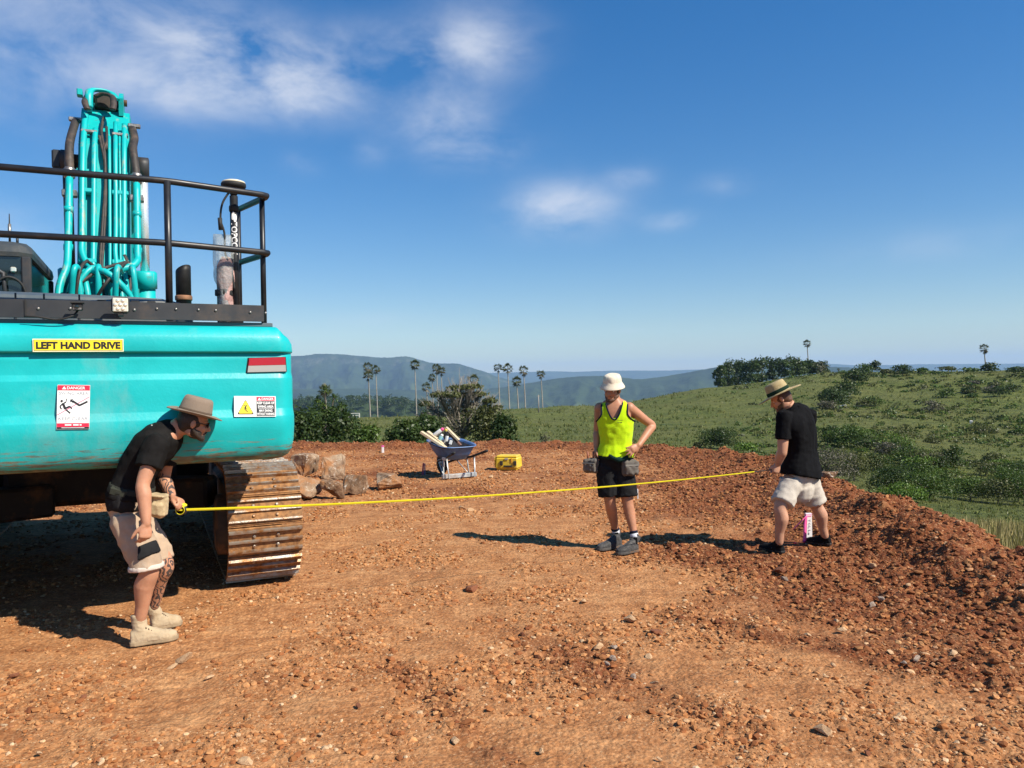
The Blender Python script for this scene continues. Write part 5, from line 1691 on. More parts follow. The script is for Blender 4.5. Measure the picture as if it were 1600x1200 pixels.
    # belt pouch, side pocket box
    p = J(298, 548, Y - .06)
    s = MB(); s.box(p, (.10, .09, .15), Matrix.Rotation(R(8), 3, 'Y'), bev=.022)
    s.box(p + Vector((.005, -.052, -.015)), (.085, .03, .085), Matrix.Rotation(R(8), 3, 'Y'), bev=.012)
    s.box(p + Vector((0, -.01, .072)), (.108, .10, .02), Matrix.Rotation(R(8), 3, 'Y'), bev=.008)
    put(s, 'nail_pouch', tanl, root, base, belt, .006, 1, (.004, .04, (0, 0, 1), 2.0))
    s = MB(); s.box(J(123, 490, Y - .075), (.12, .03, .06), Matrix.Rotation(R(15), 3, 'Y'), bev=.012)
    put(s, 'phone_pouch', mat_cloth('olive_pouch', (.045, .048, .036), .2, 40), root, base, belt)
    # boots
    suede = mat_cloth('dusty_suede', (.44, .34, .22), .16, 30, .92, ((.30, .19, .10), .6))
    sole = plain('dusty_sole', (.34, .25, .15), .9, var=.2)
    lace = plain('boot_lace', (.10, .07, .05), .8)
    for nm, he, to, an in (('boot', heN, toeN, anN), ('boot', heF, toeF, anF)):
        boot(nm, he + (to - he).normalized() * .01, to, an, (suede, sole, lace), root, base, .13, .052, .03, laces=True)
    return dict(tape=tape_c, Y=Y, J=J)
PA = person_a()

def person_b():
    def J(cx, cy, Y): return at(880 + cx / 3.872, 570 + cy / 3.871, Y)
    heL = on_ground(880 + 445 / 3.872, 570 + 1128 / 3.871); toL = on_ground(880 + 325 / 3.872, 570 + 1150 / 3.871)
    heR = on_ground(880 + 345 / 3.872, 570 + 1098 / 3.871); toR = on_ground(880 + 212 / 3.872, 570 + 1126 / 3.871)
    Y = (heL.y + heR.y) / 2 + .0
    base = Vector(((heL.x + heR.x) / 2, Y, 0))
    root = empty('person', base, 0, 'standing person in yellow singlet, black shorts and cream bucket hat, hand on hip', 'person')
    skin = mat_skin('tanned_skin', (.45, .21, .118))
    pel = J(312, 590, Y); neck = J(312, 218, Y - .02); mid = J(318, 400, Y - .02)
    lat0 = Vector((-1, .12, 0)); lat1 = Vector((-1, .22, .02))
    hc = J(296, 148, Y - .04); hf = Vector((-.45, -.85, -.22)); hu = Vector((0, -.2, 1))
    shR = J(222, 262, Y + .05); elR = J(206, 400, Y + .10); wrR = J(200, 500, Y + .02)
    shL = J(398, 262, Y - .05); elL = J(540, 368, Y + .06); wrL = J(455, 488, Y - .15)
    hiR = J(262, 620, Y); knR = J(285, 838, Y - .03); anR = J(318, 1012, heR.y)
    hiL = J(362, 620, Y); knL = J(392, 842, Y - .06); anL = J(432, 1040, heL.y)
    b = MB()
    torso(b, pel, mid, neck, lat0, lat1, kw=.92, k=.94)
    limb(b, [neck - Vector((0, 0, .04)), neck.lerp(hc, .4), hc + Vector((0, .01, -.03))], [.064, .055, .054])
    M, hat_ = head(b, hc, hf, hu)
    b.tube([neck + Vector((-.10, .03, -.045)), neck + Vector((0, .03, .005)), neck + Vector((.10, .0, -.045))], [.045, .055, .045], 14)
    limb(b, [shR, shR.lerp(elR, .5), elR, elR.lerp(wrR, .3), wrR], [.058, .046, .038, .041, .027])
    limb(b, [shL, shL.lerp(elL, .35), shL.lerp(elL, .7), elL, elL.lerp(wrL, .3), wrL], [.060, .052, .044, .038, .043, .028])
    b.ball(shL, .062, 14); b.ball(shR, .06, 14)
    limb(b, [hiR, hiR.lerp(knR, .5), knR, knR.lerp(anR, .3) + Vector((0, .012, 0)), knR.lerp(anR, .7), anR], [.09, .075, .055, .057, .040, .034])
    limb(b, [hiL, hiL.lerp(knL, .5), knL, knL.lerp(anL, .3) + Vector((0, .012, 0)), knL.lerp(anL, .7), anL], [.09, .075, .055, .057, .040, .034])
    hand(b, wrR, Vector((-.2, -.2, -1)), Vector((.8, -.2, 0)), 1, (.5, .5, .3))
    hand(b, wrL, J(392, 528, Y - .20) - wrL, Vector((-.1, 1, -.1)), 1, (.06, .12, .1), spread=.16)
    me = remesh(b, .0075, 3, .5); place(me, base); link('body', me, skin, root)
    h = MB(); skull_cap(h, hat_, M); put(h, 'hair', brown_h, root, base, vox=.009)
    h = beard_mesh(hat_, M, .85)
    put(h, 'beard', red_h, root, base, vox=.007)
    eyes(root, base, hat_, M)
    # bucket hat
    cream = mat_cloth('cream_cotton', (.66, .58, .45), .08, 40, .92)
    hc2 = hat_(0, -.008, .058)
    mb = MB(); mb.loft(brim_ring(hc2, M, [((.090, .108), .03), ((.096, .114), .008), ((.112, .130), -.014), ((.124, .142), -.034), ((.125, .143), -.039), ((.110, .128), -.019), ((.092, .110), .003)], 48), caps=False)
    put(mb, 'hat_brim', cream, root, base)
    mb = MB(); mb.loft(brim_ring(hc2, M, [((.090, .109), .004), ((.091, .110), .03), ((.085, .103), .065), ((.074, .092), .086), ((.05, .066), .094), ((.01, .015), .096)], 48))
    hcrown = put(mb, 'hat_crown', cream, root, base, vox=.008, it=2, wr=(.004, .05, (0, 0, 1), 4.0))
    # singlet
    neon = mat_cloth('fluorescent_yellow_knit', (.50, .74, .008), .08, 60, .85)
    navy = mat_cloth('navy_trim', (.012, .014, .03), .1, 60)
    f = spine_fn(pel, mid, neck)
    KW, KD, INF = .95, .96, .022
    s = MB(); torso(s, pel, mid, neck, lat0, lat1, .14, 1.0, INF, kw=KW, k=KD, flare=.10)
    for sg in (-1, 1): s.ball(f(.95) + lat1 * sg * .10 + Vector((0, .02, -.012)), (.045, .06, .036), 12)
    me = remesh(s, .008, 3, .5, 'singlet')
    wrinkle(me, .009, .11, (.16, 0, 1), 5.0, True, lambda q: np.clip((.80 - (q[:, 2] - pel.z) / (neck.z - pel.z)) * 6, 0, 1))
    latn = Vector((lat1.x, lat1.y, 0)).normalized(); frn = Vector((latn.y, -latn.x, 0)); frn = frn if frn.y < 0 else -frn
    v = get_co(me); tt = (v[:, 2] - pel.z) / (neck.z - pel.z)
    ctr = np.array([tuple(f(float(np.clip(q, -.1, 1.05)))) for q in tt])
    ll = (v - ctr) @ np.array(latn); ff = (v - ctr) @ np.array(frn)
    neck_t = lambda l, front: (.735 if front else .88) + (.26 if front else .14) * (l / .088) ** 2
    arm_l = lambda t: .128 + .075 * np.clip((.82 - t) / .13, 0, 1) ** 1.5
    cut = np.where(ff > -.01, tt > neck_t(ll, True), tt > neck_t(ll, False)) & (np.abs(ll) < .10)
    cut |= (tt > .69) & (np.abs(ll) > arm_l(tt))
    bm = bmesh.new(); bm.from_mesh(me); bm.verts.ensure_lookup_table()
    bmesh.ops.delete(bm, geom=[bm.verts[int(q)] for q in np.nonzero(cut)[0]], context='VERTS')
    bm.to_mesh(me); bm.free(); me.shade_smooth()
    place(me, base); so = link('singlet', me, neon, root)
    T0 = [q[0] for q in TORSO]
    def surf(t, l, front=True):
        w = float(np.interp(t, T0, [q[1] for q in TORSO])) * KD * KW + INF; d_ = float(np.interp(t, T0, [q[2] for q in TORSO])) * KD + INF
        k_ = max(0.0, 1 - abs(l / w) ** (2 / .82)) ** .41
        return f(t) + latn * l + frn * ((d_ * k_ + .002) * (1 if front else -1))
    nl = [surf(neck_t(l, True), l) for l in np.linspace(-.083, .083, 19)]
    put(MB().tube(nl, .008, 8), 'neck_trim', navy, root, base, so)
    for sg in (-1, 1):
        al = [surf(t, sg * float(arm_l(t)), True) for t in np.linspace(.95, .70, 12)]
        put(MB().tube(al, .008, 8), 'armhole_trim', navy, root, base, so)
    # chest print (two short lines of small lettering)
    cen = J(340, 343, Y - .185)
    for k_, (w, h_, dz) in enumerate(((.062, .010, .012), (.050, .013, -.010))):
        me = fit_text('TEAM' if k_ else 'Trades', w, h_, .02)
        v = get_co(me); v = np.stack([cen.x + v[:, 0], np.full(len(v), cen.y), cen.z + dz + v[:, 1]], 1); set_co(me, v)
        place(me, base); link('lettering', me, MATS['navy_trim'], so)
    # shorts
    s = MB(); torso(s, pel, mid, neck, lat0, lat1, -.15, .18, .014, kw=.95, k=.96)
    for hp, kn in ((hiR, knR), (hiL, knL)):
        e = hp.lerp(kn, .80)
        s.tube([hp + Vector((0, 0, .06)), hp, hp.lerp(kn, .4), e], [.09, .108, .108, .114], 20)
    bs = mat_cloth('black_work_canvas', (.013, .013, .014), .25, 50, .9, ((.04, .037, .034), .4))
    sh = put(s, 'shorts', bs, root, base, vox=.010, it=3, wr=(.010, .08, (0.1, 0, 1), 9.0))
    ex = hiL.lerp(knL, .62)
    put(MB().box(Vector((ex.x + .108, ex.y - .04, hiL.lerp(knL, .72).z)), (.012, .02, .10), bev=.004), 'reflective_strip', flatmat('reflective_grey', (.65, .65, .66)), root, base, sh)
    s = MB(); torso(s, pel, mid, neck, lat0, lat1, .095, .155, .030, kw=.95, k=.96)
    belt = put(s, 'tool_belt', mat_cloth('dark_green_webbing', (.008, .028, .024), .2, 40), root, base, None, .010, 2, (.006, .06, (1, 0, 0), 1.0))
    c = J(335, 568, Y - .15)
    put(MB().tube(smooth_path([c + Vector((-.09, .02, .03)), c + Vector((0, -.012, -.01)), c + Vector((.09, .02, .02))], 5), [.022] * 5 + [.03] + [.022] * 5, 10), 'sash', MATS['dark_green_webbing'], root, base, belt)
    def pouch(p, rz, w, h):
        s = MB(); rm = Matrix.Rotation(rz, 3, 'Z')
        s.box(p, (w, .085, h), rm, bev=.02, taper=1.08)
        s.box(p + rm @ Vector((0, -.048, -.02)), (w * .86, .03, h * .62), rm, bev=.014)
        o = put(s, 'nail_pouch', leather, root, base, belt, .007, 3, (.014, .07, (0, 0, 1), 2.0))
        put(MB().box(p + rm @ Vector((0, -.06, h * .16)), (w * .9, .012, .016), rm, bev=.004), 'pouch_rim', flatmat('pouch_edge', (.16, .14, .12)), root, base, o)
        return o
    pouch(J(403, 622, Y - .10), R(12), .155, .155)
    p2 = J(170, 608, Y - .02)
    pouch(p2, R(-35), .15, .14)
    for dx in (-.03, .02):
        put(MB().tube([p2 + Vector((dx, .0, .05)), p2 + Vector((dx * 1.2, .0, .14))], .010, 8), 'hand_tool', plain('tool_handle', (.30, .10, .05), .6), root, base, belt)
    # socks and boots
    gb = mat_cloth('scuffed_grey_leather', (.055, .053, .052), .25, 20, .45, ((.14, .13, .12), .6), .2)
    soleb = plain('dark_sole', (.07, .065, .06), .8, dirt=((.25, .12, .05), .7))
    for he, to, an, kn in ((heR, toR, anR, knR), (heL, toL, anL, knL)):
        u = (kn - an).normalized()
        sk = put(MB().tube([an - u * .02, an + u * .035], [.042, .041], 16), 'sock', flatmat('white_sock', (.55, .56, .60)), root, base)
        put(MB().tube([an + u * .035, an + u * .060], [.0425, .041], 16), 'sock_band', navy, root, base, sk)
        bt = boot('boot', he, to, an - u * .02, (gb, soleb, None), root, base, .12, .049, .026)
        put(MB().box((an - u * .01) + Vector((.0, -.047, -.02)), (.035, .012, .07), bev=.004), 'elastic_gusset', black_d, root, base, bt)
person_b()

def person_c():
    def J(cx, cy, Y): return at(1150 + cx / 3.868, 570 + cy / 3.871, Y)
    heL = on_ground(1150 + 285 / 3.868, 570 + 1140 / 3.871); toL = on_ground(1150 + 198 / 3.868, 570 + 1150 / 3.871)
    heR = on_ground(1150 + 572 / 3.868, 570 + 1092 / 3.871); toR = on_ground(1150 + 468 / 3.868, 570 + 1082 / 3.871)
    d = Vector((-.62, .60, 0)).normalized()
    toL = heL + (Vector((-.50, .72, 0))).normalized() * .27
    toR = heR + (Vector((-.72, .55, 0))).normalized() * .27
    Y = (heL.y + heR.y) / 2
    base = Vector(((heL.x + heR.x) / 2, Y, 0))
    root = empty('person', base, 0, 'straddling person in black t-shirt, pale shorts and straw hat holding the far tape end', 'person')
    skin = mat_skin('fair_skin', (.53, .275, .17))
    pel = J(385, 690, Y); neck = J(325, 262, Y - .05); mid = J(385, 440, Y + .0)
    lat0 = Vector((.80, .60, 0)); lat1 = Vector((.78, .62, 0))       # towards his right hand side
    fwd = Vector((-.62, .78, 0))
    hc = J(268, 205, Y - .02); hf = Vector((-.80, .30, -.42)); hu = Vector((-.35, .1, .93))
    shL = J(290, 318, Y - .12); elL = J(280, 520, Y - .14); wrL = J(252, 598, Y - .06)
    shR = J(440, 310, Y + .16); elR = J(420, 500, Y + .28); wrR = J(300, 600, Y + .12)
    hiL = J(330, 720, Y - .07); knL = J(268, 868, Y - .18); anL = J(262, 1075, heL.y)
    hiR = J(440, 720, Y + .09); knR = J(488, 858, Y + .12); anR = J(538, 1035, heR.y)
    b = MB(); torso(b, pel, mid, neck, lat0, lat1)
    limb(b, [neck - Vector((-.02, 0, .05)), neck.lerp(hc, .4), hc + Vector((.03, 0, -.03))], [.066, .060, .056])
    M, hat_ = head(b, hc, hf, hu)
    limb(b, [shL, shL.lerp(elL, .5), elL, elL.lerp(wrL, .3), wrL], [.062, .056, .047, .050, .032])
    limb(b, [shR, shR.lerp(elR, .5), elR, elR.lerp(wrR, .3), wrR], [.062, .054, .045, .048, .030])
    limb(b, [hiL, hiL.lerp(knL, .5), knL, knL.lerp(anL, .3) + Vector((.012, -.012, 0)), knL.lerp(anL, .68), anL], [.10, .088, .060, .066, .045, .038])
    limb(b, [hiR, hiR.lerp(knR, .5), knR, knR.lerp(anR, .3) + Vector((.014, -.01, 0)), knR.lerp(anR, .68), anR], [.10, .088, .060, .066, .045, .038])
    grip = J(236, 632, Y - .04)
    hand(b, wrL, J(243, 650, Y - .06) - wrL, Vector((-.2, .9, 0)), -1, (.8, 1.0, .6))
    hand(b, wrR, grip - wrR, Vector((-.3, -.4, -.8)), 1, (.6, .8, .5))
    me = remesh(b, .0075, 3, .5); place(me, base); link('body', me, skin, root)
    h = MB(); skull_cap(h, hat_, M); put(h, 'hair', red_h, root, base, vox=.009)
    h = beard_mesh(hat_, M, .9)
    put(h, 'beard', red_h, root, base, vox=.007)
    eyes(root, base, hat_, M)
    # straw hat with chin cord
    t = NT('plaited_straw'); v = t.coord('Object')
    wv = t.node('ShaderNodeTexWave', {'Vector': v, 'Scale': 60.0, 'Distortion': 2.5, 'Detail': 2.0}, bands_direction='Z').outputs['Fac']
    t.set(color=t.mix(t.ramp(wv, [(.3, 0.0), (.7, 1.0)]), (.32, .22, .09), t.ramp(t.noise(v, 30, 4), [(.35, (.50, .38, .18)), (.65, (.70, .57, .32))])), rough=.8)
    t.bump(wv, .7, .004)
    straw = t.mat
    hc2 = hat_(0, -.012, .052); HM = M
    cv = lambda a, r: .16 * max(0, r - .11) * (math.cos(a) ** 2) - .10 * max(0, r - .11)
    mb = MB(); mb.loft(brim_ring(hc2, HM, [((.092, .110), .015), ((.098, .118), .004), ((.13, .15), .0), ((.18, .20), -.002), ((.20, .22), .0), ((.201, .221), -.007), ((.18, .20), -.009), ((.12, .14), -.007), ((.092, .11), -.006)], 56, cv), caps=False)
    put(mb, 'hat_brim', straw, root, base)
    mb = MB(); mb.loft(brim_ring(hc2, HM, [((.092, .110), .0), ((.092, .110), .03), ((.088, .104), .075), ((.083, .098), .105), ((.074, .088), .118), ((.05, .06), .122), ((.005, .01), .118)], 48))
    put(mb, 'hat_crown', straw, root, base)
    mb = MB(); mb.loft(brim_ring(hc2, HM, [((.093, .111), .006), ((.0955, .1135), .008), ((.094, .112), .042), ((.091, .109), .044)], 48), caps=False)
    put(mb, 'hat_band', mat_cloth('bottle_green_band', (.012, .03, .018), .15), root, base)
    put(MB().tube(smooth_path([hat_(.06, .06, .03), hat_(.05, .10, -.06), hat_(.03, .115, -.13), hat_(.03, .115, -.17)], 5), .0025, 6), 'chin_cord', black_d, root, base)
    # t-shirt
    s = MB(); torso(s, pel, mid, neck, lat0, lat1, .035, .985, .022, flare=.09, kw=1.04)
    for sh, el, r in ((shL, elL, .078), (shR, elR, .076)):
        e = sh.lerp(el, .66); dd = (e - sh).normalized()
        s.tube([sh - dd * .05, sh, sh.lerp(e, .55), e], [.07, r, r * .98, r * 1.0], 18); s.ball(sh, r * .97, 16)
    s.tube([neck - (hc - neck) * .25, neck.lerp(hc, .14)], [.088, .070], 18)
    put(s, 't_shirt', black_d, root, base, vox=.009, it=3, wr=(.010, .10, (.1, 0, 1), 12.0))
    # shorts
    pale = mat_cloth('stone_cotton', (.50, .44, .37), .08, 50, .9)
    s = MB(); torso(s, pel, mid, neck, lat0, lat1, -.17, .10, .008, kw=.98)
    s.ball(hiL.lerp(hiR, .5) + Vector((0, 0, -.065)), .135, 16)
    for hp, kn in ((hiL, knL), (hiR, knR)):
        e = hp.lerp(kn, .82)
        s.tube([hp + Vector((0, 0, .06)), hp, hp.lerp(kn, .4), e], [.10, .110, .108, .112], 20)
    put(s, 'shorts', pale, root, base, vox=.010, it=3, wr=(.010, .10, (.9, 0, .30), 15.0))
    # watch, shoes
    put(MB().tube([wrL + (elL - wrL).normalized() * .02, wrL + (elL - wrL).normalized() * .045], [.036, .037], 16), 'watch', plain('watch_strap', (.015, .015, .016), .4), root, base)
    shoe = mat_cloth('black_knit', (.010, .010, .011), .3, 60)
    sole = plain('black_sole', (.012, .012, .012), .7, dirt=((.2, .09, .04), .5))
    for he, to, an in ((heL, toL, anL), (heR, toR, anR)):
        boot('shoe', he, to, Vector((an.x, an.y, min(an.z, .115))), (shoe, sole, None), root, base, .09, .046, .024, low=True)
    return dict(grip=grip, Y=Y)
PC = person_c()

# ------------------------------------------------------------------ measuring tape
def tape():
    a = PA['tape']; c = PC['grip']
    ym = plain('tape_yellow', (.80, .70, .02), .45, var=.06)
    root = empty('tape_measure', a, 0, 'yellow tape measure stretched taut between the two outer people', 'tape measure')
    st = a + Vector((.040, -.01, .0))
    pts = []; n = 60
    marks = []
    for k in range(n + 1):
        t = k / n
        p = st.lerp(c, t) - Vector((0, 0, .10 * 4 * t * (1 - t) * .55))
        pts.append(p)
    def ribbon(i0, i1, w0, w1, name, mat):
        rg = []
        for k in range(i0, i1 + 1):
            t = (k - i0) / max(1, i1 - i0); w = w0 + (w1 - w0) * t
            u = Vector((0, -.35, .94)) * w / 2; nn = Vector((0, .94, .35)) * .0006; q = pts[k] - a
            cup = nn * 4
            rg.append([q - u - nn, q + nn * -4, q + u - nn, q + u + nn, q + nn * -2, q - u + nn])
        return MB().loft(rg, sm=False).build(name, mat, root)
    ribbon(0, 57, .019, .012, 'blade', ym)
    ribbon(57, 60, .010, .012, 'blade_end', plain('tape_end_dark', (.06, .05, .04), .5))
    k = plain('case_black', (.014, .014, .015), .5)
    case = MB().lathe([(.001, -.019), (.034, -.019), (.039, -.012), (.039, .012), (.034, .019), (.001, .019)], 24, Matrix.Rotation(R(90), 4, 'X')).build('case', k, root)
    MB().lathe([(.031, .0195), (.032, .021), (.0285, .022), (.0275, .0195)], 24, Matrix.Rotation(R(90), 4, 'X')).build('case_ring', ym, root)
    MB().box((.018, .0, .026), (.03, .040, .030), Matrix.Rotation(R(30), 3, 'Y'), bev=.006).build('case_shoulder', ym, root)
    MB().box((0, -.0225, 0), (.034, .002, .010), bev=.0005).build('case_badge', ym, root)
tape()
# ------------------------------------------------------------------ rocks
def mat_rock():
    t = NT('weathered_boulder')
    v = t.coord('Object')
    info = t.node('ShaderNodeObjectInfo').outputs['Random']
    cmb = t.node('ShaderNodeCombineXYZ', {'X': t.math('MULTIPLY', info, 51.0), 'Z': t.math('MULTIPLY', info, 17.0)})
    q = t.node('ShaderNodeVectorMath', {0: v, 1: cmb.outputs[0]}, operation='ADD').outputs[0]
    c = t.ramp(t.noise(q, 3.5, 7, .7), [(.30, (.10, .06, .038)), (.48, (.26, .155, .09)), (.68, (.42, .31, .21))])
    c = t.mix(t.ramp(t.noise(q, 6, 7, .75, 1.5), [(.57, 0.0), (.62, .8)]), c, (.64, .57, .48))
    c = t.mix(t.ramp(t.noise(q, 2.0, 5, .7), [(.50, 0.0), (.62, .8)]), c, (.40, .17, .06))
    t.set(color=c, rough=.9, spec=.2)
    t.bump(t.math('ADD', t.noise(q, 11, 8, .8), t.math('MULTIPLY', t.voro(q, 7), .8)), 0.9, .035)
    return t.mat
ROCK_M = mat_rock()
def rock_mesh(name, size, seed, cuts=12, sub=3, rough=.03):
    g = np.random.default_rng(seed)
    bm = bmesh.new(); bmesh.ops.create_icosphere(bm, subdivisions=sub, radius=1.0)
    v = np.array([p.co[:] for p in bm.verts]); f = np.array([[q.index for q in p.verts] for p in bm.faces]); bm.free()
    for _ in range(cuts):
        n = g.normal(size=3); n[2] *= .7; n /= np.linalg.norm(n)
        d = g.uniform(.34, .60)
        h = v @ n
        v = v - np.where(h > d, h - d, 0)[:, None] * n * .96
    v = v + v / np.linalg.norm(v, axis=1)[:, None] * (pnoise(v * 2.2 + seed) * rough * 1.3 + pnoise(v * 5.5 + seed) * rough * .8 + pnoise(v * 13 + seed) * rough * .4)[:, None]
    v[:, :2] *= (1.12 - .22 * (v[:, 2:3] - v[:, 2].min()) / np.ptp(v[:, 2]))
    v = v / np.abs(v).max(0) * np.array(size) / 2
    v[:, 2] -= v[:, 2].min()
    me = mesh_from(name, v, f, False); me.shade_flat(); return me
def flat(me):
    me.shade_flat(); return me
def hull_rock(name, size, seed, npts=13):
    """angular quarried block: hull of a few points, edges slightly broken"""
    g = np.random.default_rng(seed)
    bm = bmesh.new()
    for _ in range(npts):
        q = g.uniform(-1, 1, 3); q = q / max(abs(q)) * g.uniform(.78, 1.0)
        bm.verts.new(q)
    r = bmesh.ops.convex_hull(bm, input=bm.verts)
    bmesh.ops.delete(bm, geom=[v for v in bm.verts if not v.link_faces], context='VERTS')
    bmesh.ops.bevel(bm, geom=bm.edges[:], offset=.05, segments=1, affect='EDGES')
    bmesh.ops.triangulate(bm, faces=bm.faces[:])
    bmesh.ops.subdivide_edges(bm, edges=bm.edges[:], cuts=3, use_grid_fill=True)
    bmesh.ops.triangulate(bm, faces=bm.faces[:])
    me = bpy.data.meshes.new(name); bm.to_mesh(me); bm.free()
    v = get_co(me)
    n = get_no(me)
    v = v + n * (pnoise(v * 1.7 + seed) * .10 + pnoise(v * 4.5 + seed) * .06 + pnoise(v * 10 + seed) * .03)[:, None]
    v = v / np.abs(v).max(0) * np.array(size) / 2
    v[:, 2] -= v[:, 2].min()
    set_co(me, v); me.shade_flat()
    return me
def boulders():
    L = [(468, 779, .66, .56, .52, 3, 'largest boulder, pale-topped block right beside the excavator track'),
         (520, 747, .46, .44, .52, 18, 'brown boulder perched at the back of the rock heap'),
         (478, 746, .52, .5, .50, 14, 'dark grey boulder at the back of the heap nearest the excavator'),
         (521, 778, .34, .34, .40, 21, 'small upright boulder leaning on the largest block'),
         (555, 772, .38, .36, .34, 27, 'wedge-shaped orange boulder in the middle of the rock heap'),
         (610, 764, .46, .42, .30, 33, 'low flat boulder lying apart on the right of the heap'),
         (1574, 858, .22, .2, .15, 41, 'dark rock at the end of the soil mound by the right edge'),
         (1293, 757, .26, .24, .2, 52, 'red rock on the mound behind the person in the straw hat')]
    for (px, py, w, d, h, s, lab) in L:
        p = on_ground(px, py)
        z = float(soil_z(np.array([p.x]), np.array([p.y]), False)[0])
        o = link('boulder', hull_rock('boulder', (w, d, h), s), ROCK_M)
        o.location = (p.x, p.y, z - .04)
        o.rotation_euler = (0, 0, (s % 7) * .12 - .3)
        tag(o, lab, 'boulder', 'boulders beside the track' if px < 700 else None)
boulders()

def stones():
    g = np.random.default_rng(99)
    mats = [plain('pale_stone', (.55, .35, .19), .9, var=.25, scale=30, bump=.6, dirt=((.3, .13, .05), .7)), plain('red_stone', (.22, .075, .03), .95, var=.3, scale=30, bump=.6), plain('grey_stone', (.34, .26, .20), .9, var=.3, scale=30, bump=.6, dirt=((.3, .13, .05), .5))]
    meshes = {}
    L = [(735, 922, 30, 1), (1025, 988, 24, 1), (1285, 1145, 33, 0), (1400, 1128, 14, 0), (290, 1030, 30, 0), (270, 1040, 18, 0), (328, 1056, 16, 0), (385, 1193, 26, 0), (455, 1055, 12, 0), (20, 1055, 22, 1), (370, 1150, 14, 0), (802, 1068, 17, 0), (745, 1060, 14, 0), (755, 1090, 14, 0), (718, 1082, 14, 0), (912, 940, 16, 0), (900, 938, 11, 0), (985, 970, 30, 0), (960, 1010, 16, 2), (948, 1038, 14, 2), (958, 1028, 14, 2), (990, 1058, 18, 2), (1022, 1068, 16, 0), (1015, 1025, 16, 0), (935, 1010, 18, 0), (1390, 1023, 18, 0), (1432, 1036, 20, 2), (1413, 1040, 12, 2), (1300, 1042, 12, 0), (1262, 994, 14, 0), (1315, 986, 16, 0), (1405, 1124, 14, 0), (1560, 1007, 10, 0), (1525, 1084, 12, 0), (1362, 946, 18, 2), (1375, 938, 14, 2), (1220, 893, 26, 1), (1420, 920, 12, 0), (845, 1178, 16, 0), (712, 1160, 20, 0), (1030, 1190, 12, 0), (1355, 1180, 14, 1), (1490, 1025, 20, 0), (60, 1175, 14, 0), (130, 1085, 18, 1), (640, 1000, 10, 0), (560, 1105, 14, 1), (500, 1150, 12, 0), (1180, 935, 14, 0), (1110, 920, 18, 1), (1225, 905, 14, 2), (1560, 1160, 16, 1), (720, 794, 18, 0), (735, 797, 14, 0), (1365, 890, 14, 0), (1470, 845, 12, 0), (1480, 890, 10, 0), (1550, 930, 12, 0), (790, 742, 8, 0), (768, 745, 9, 0)]
    for k, (px, py, w, m) in enumerate(L):
        p = on_ground(px, py)
        key = (k % 9, m)
        if key not in meshes:
            meshes[key] = flat(rock_mesh('loose_stone', (1, .8, .55), 200 + k, 8, 2, .06)); meshes[key].materials.append(mats[m])
        s = w / FPX * p.y
        o = link('loose_stone', meshes[key]); o.scale = (s, s * g.uniform(.7, 1), s * g.uniform(.7, 1.1))
        o.rotation_euler = (g.uniform(-.25, .25), g.uniform(-.25, .25), g.uniform(0, 6.28))
        z = float(soil_z(np.array([p.x]), np.array([p.y]), False)[0])
        o.location = (p.x, p.y, z - s * .10)
        tag(o, ('pale loose stone lying on the graded soil', 'dark red lump of rock lying on the graded soil', 'grey broken stone lying on the graded soil')[m], 'stone', ('pale stones on the soil', 'red lumps on the soil', 'grey stones on the soil')[m])
stones()

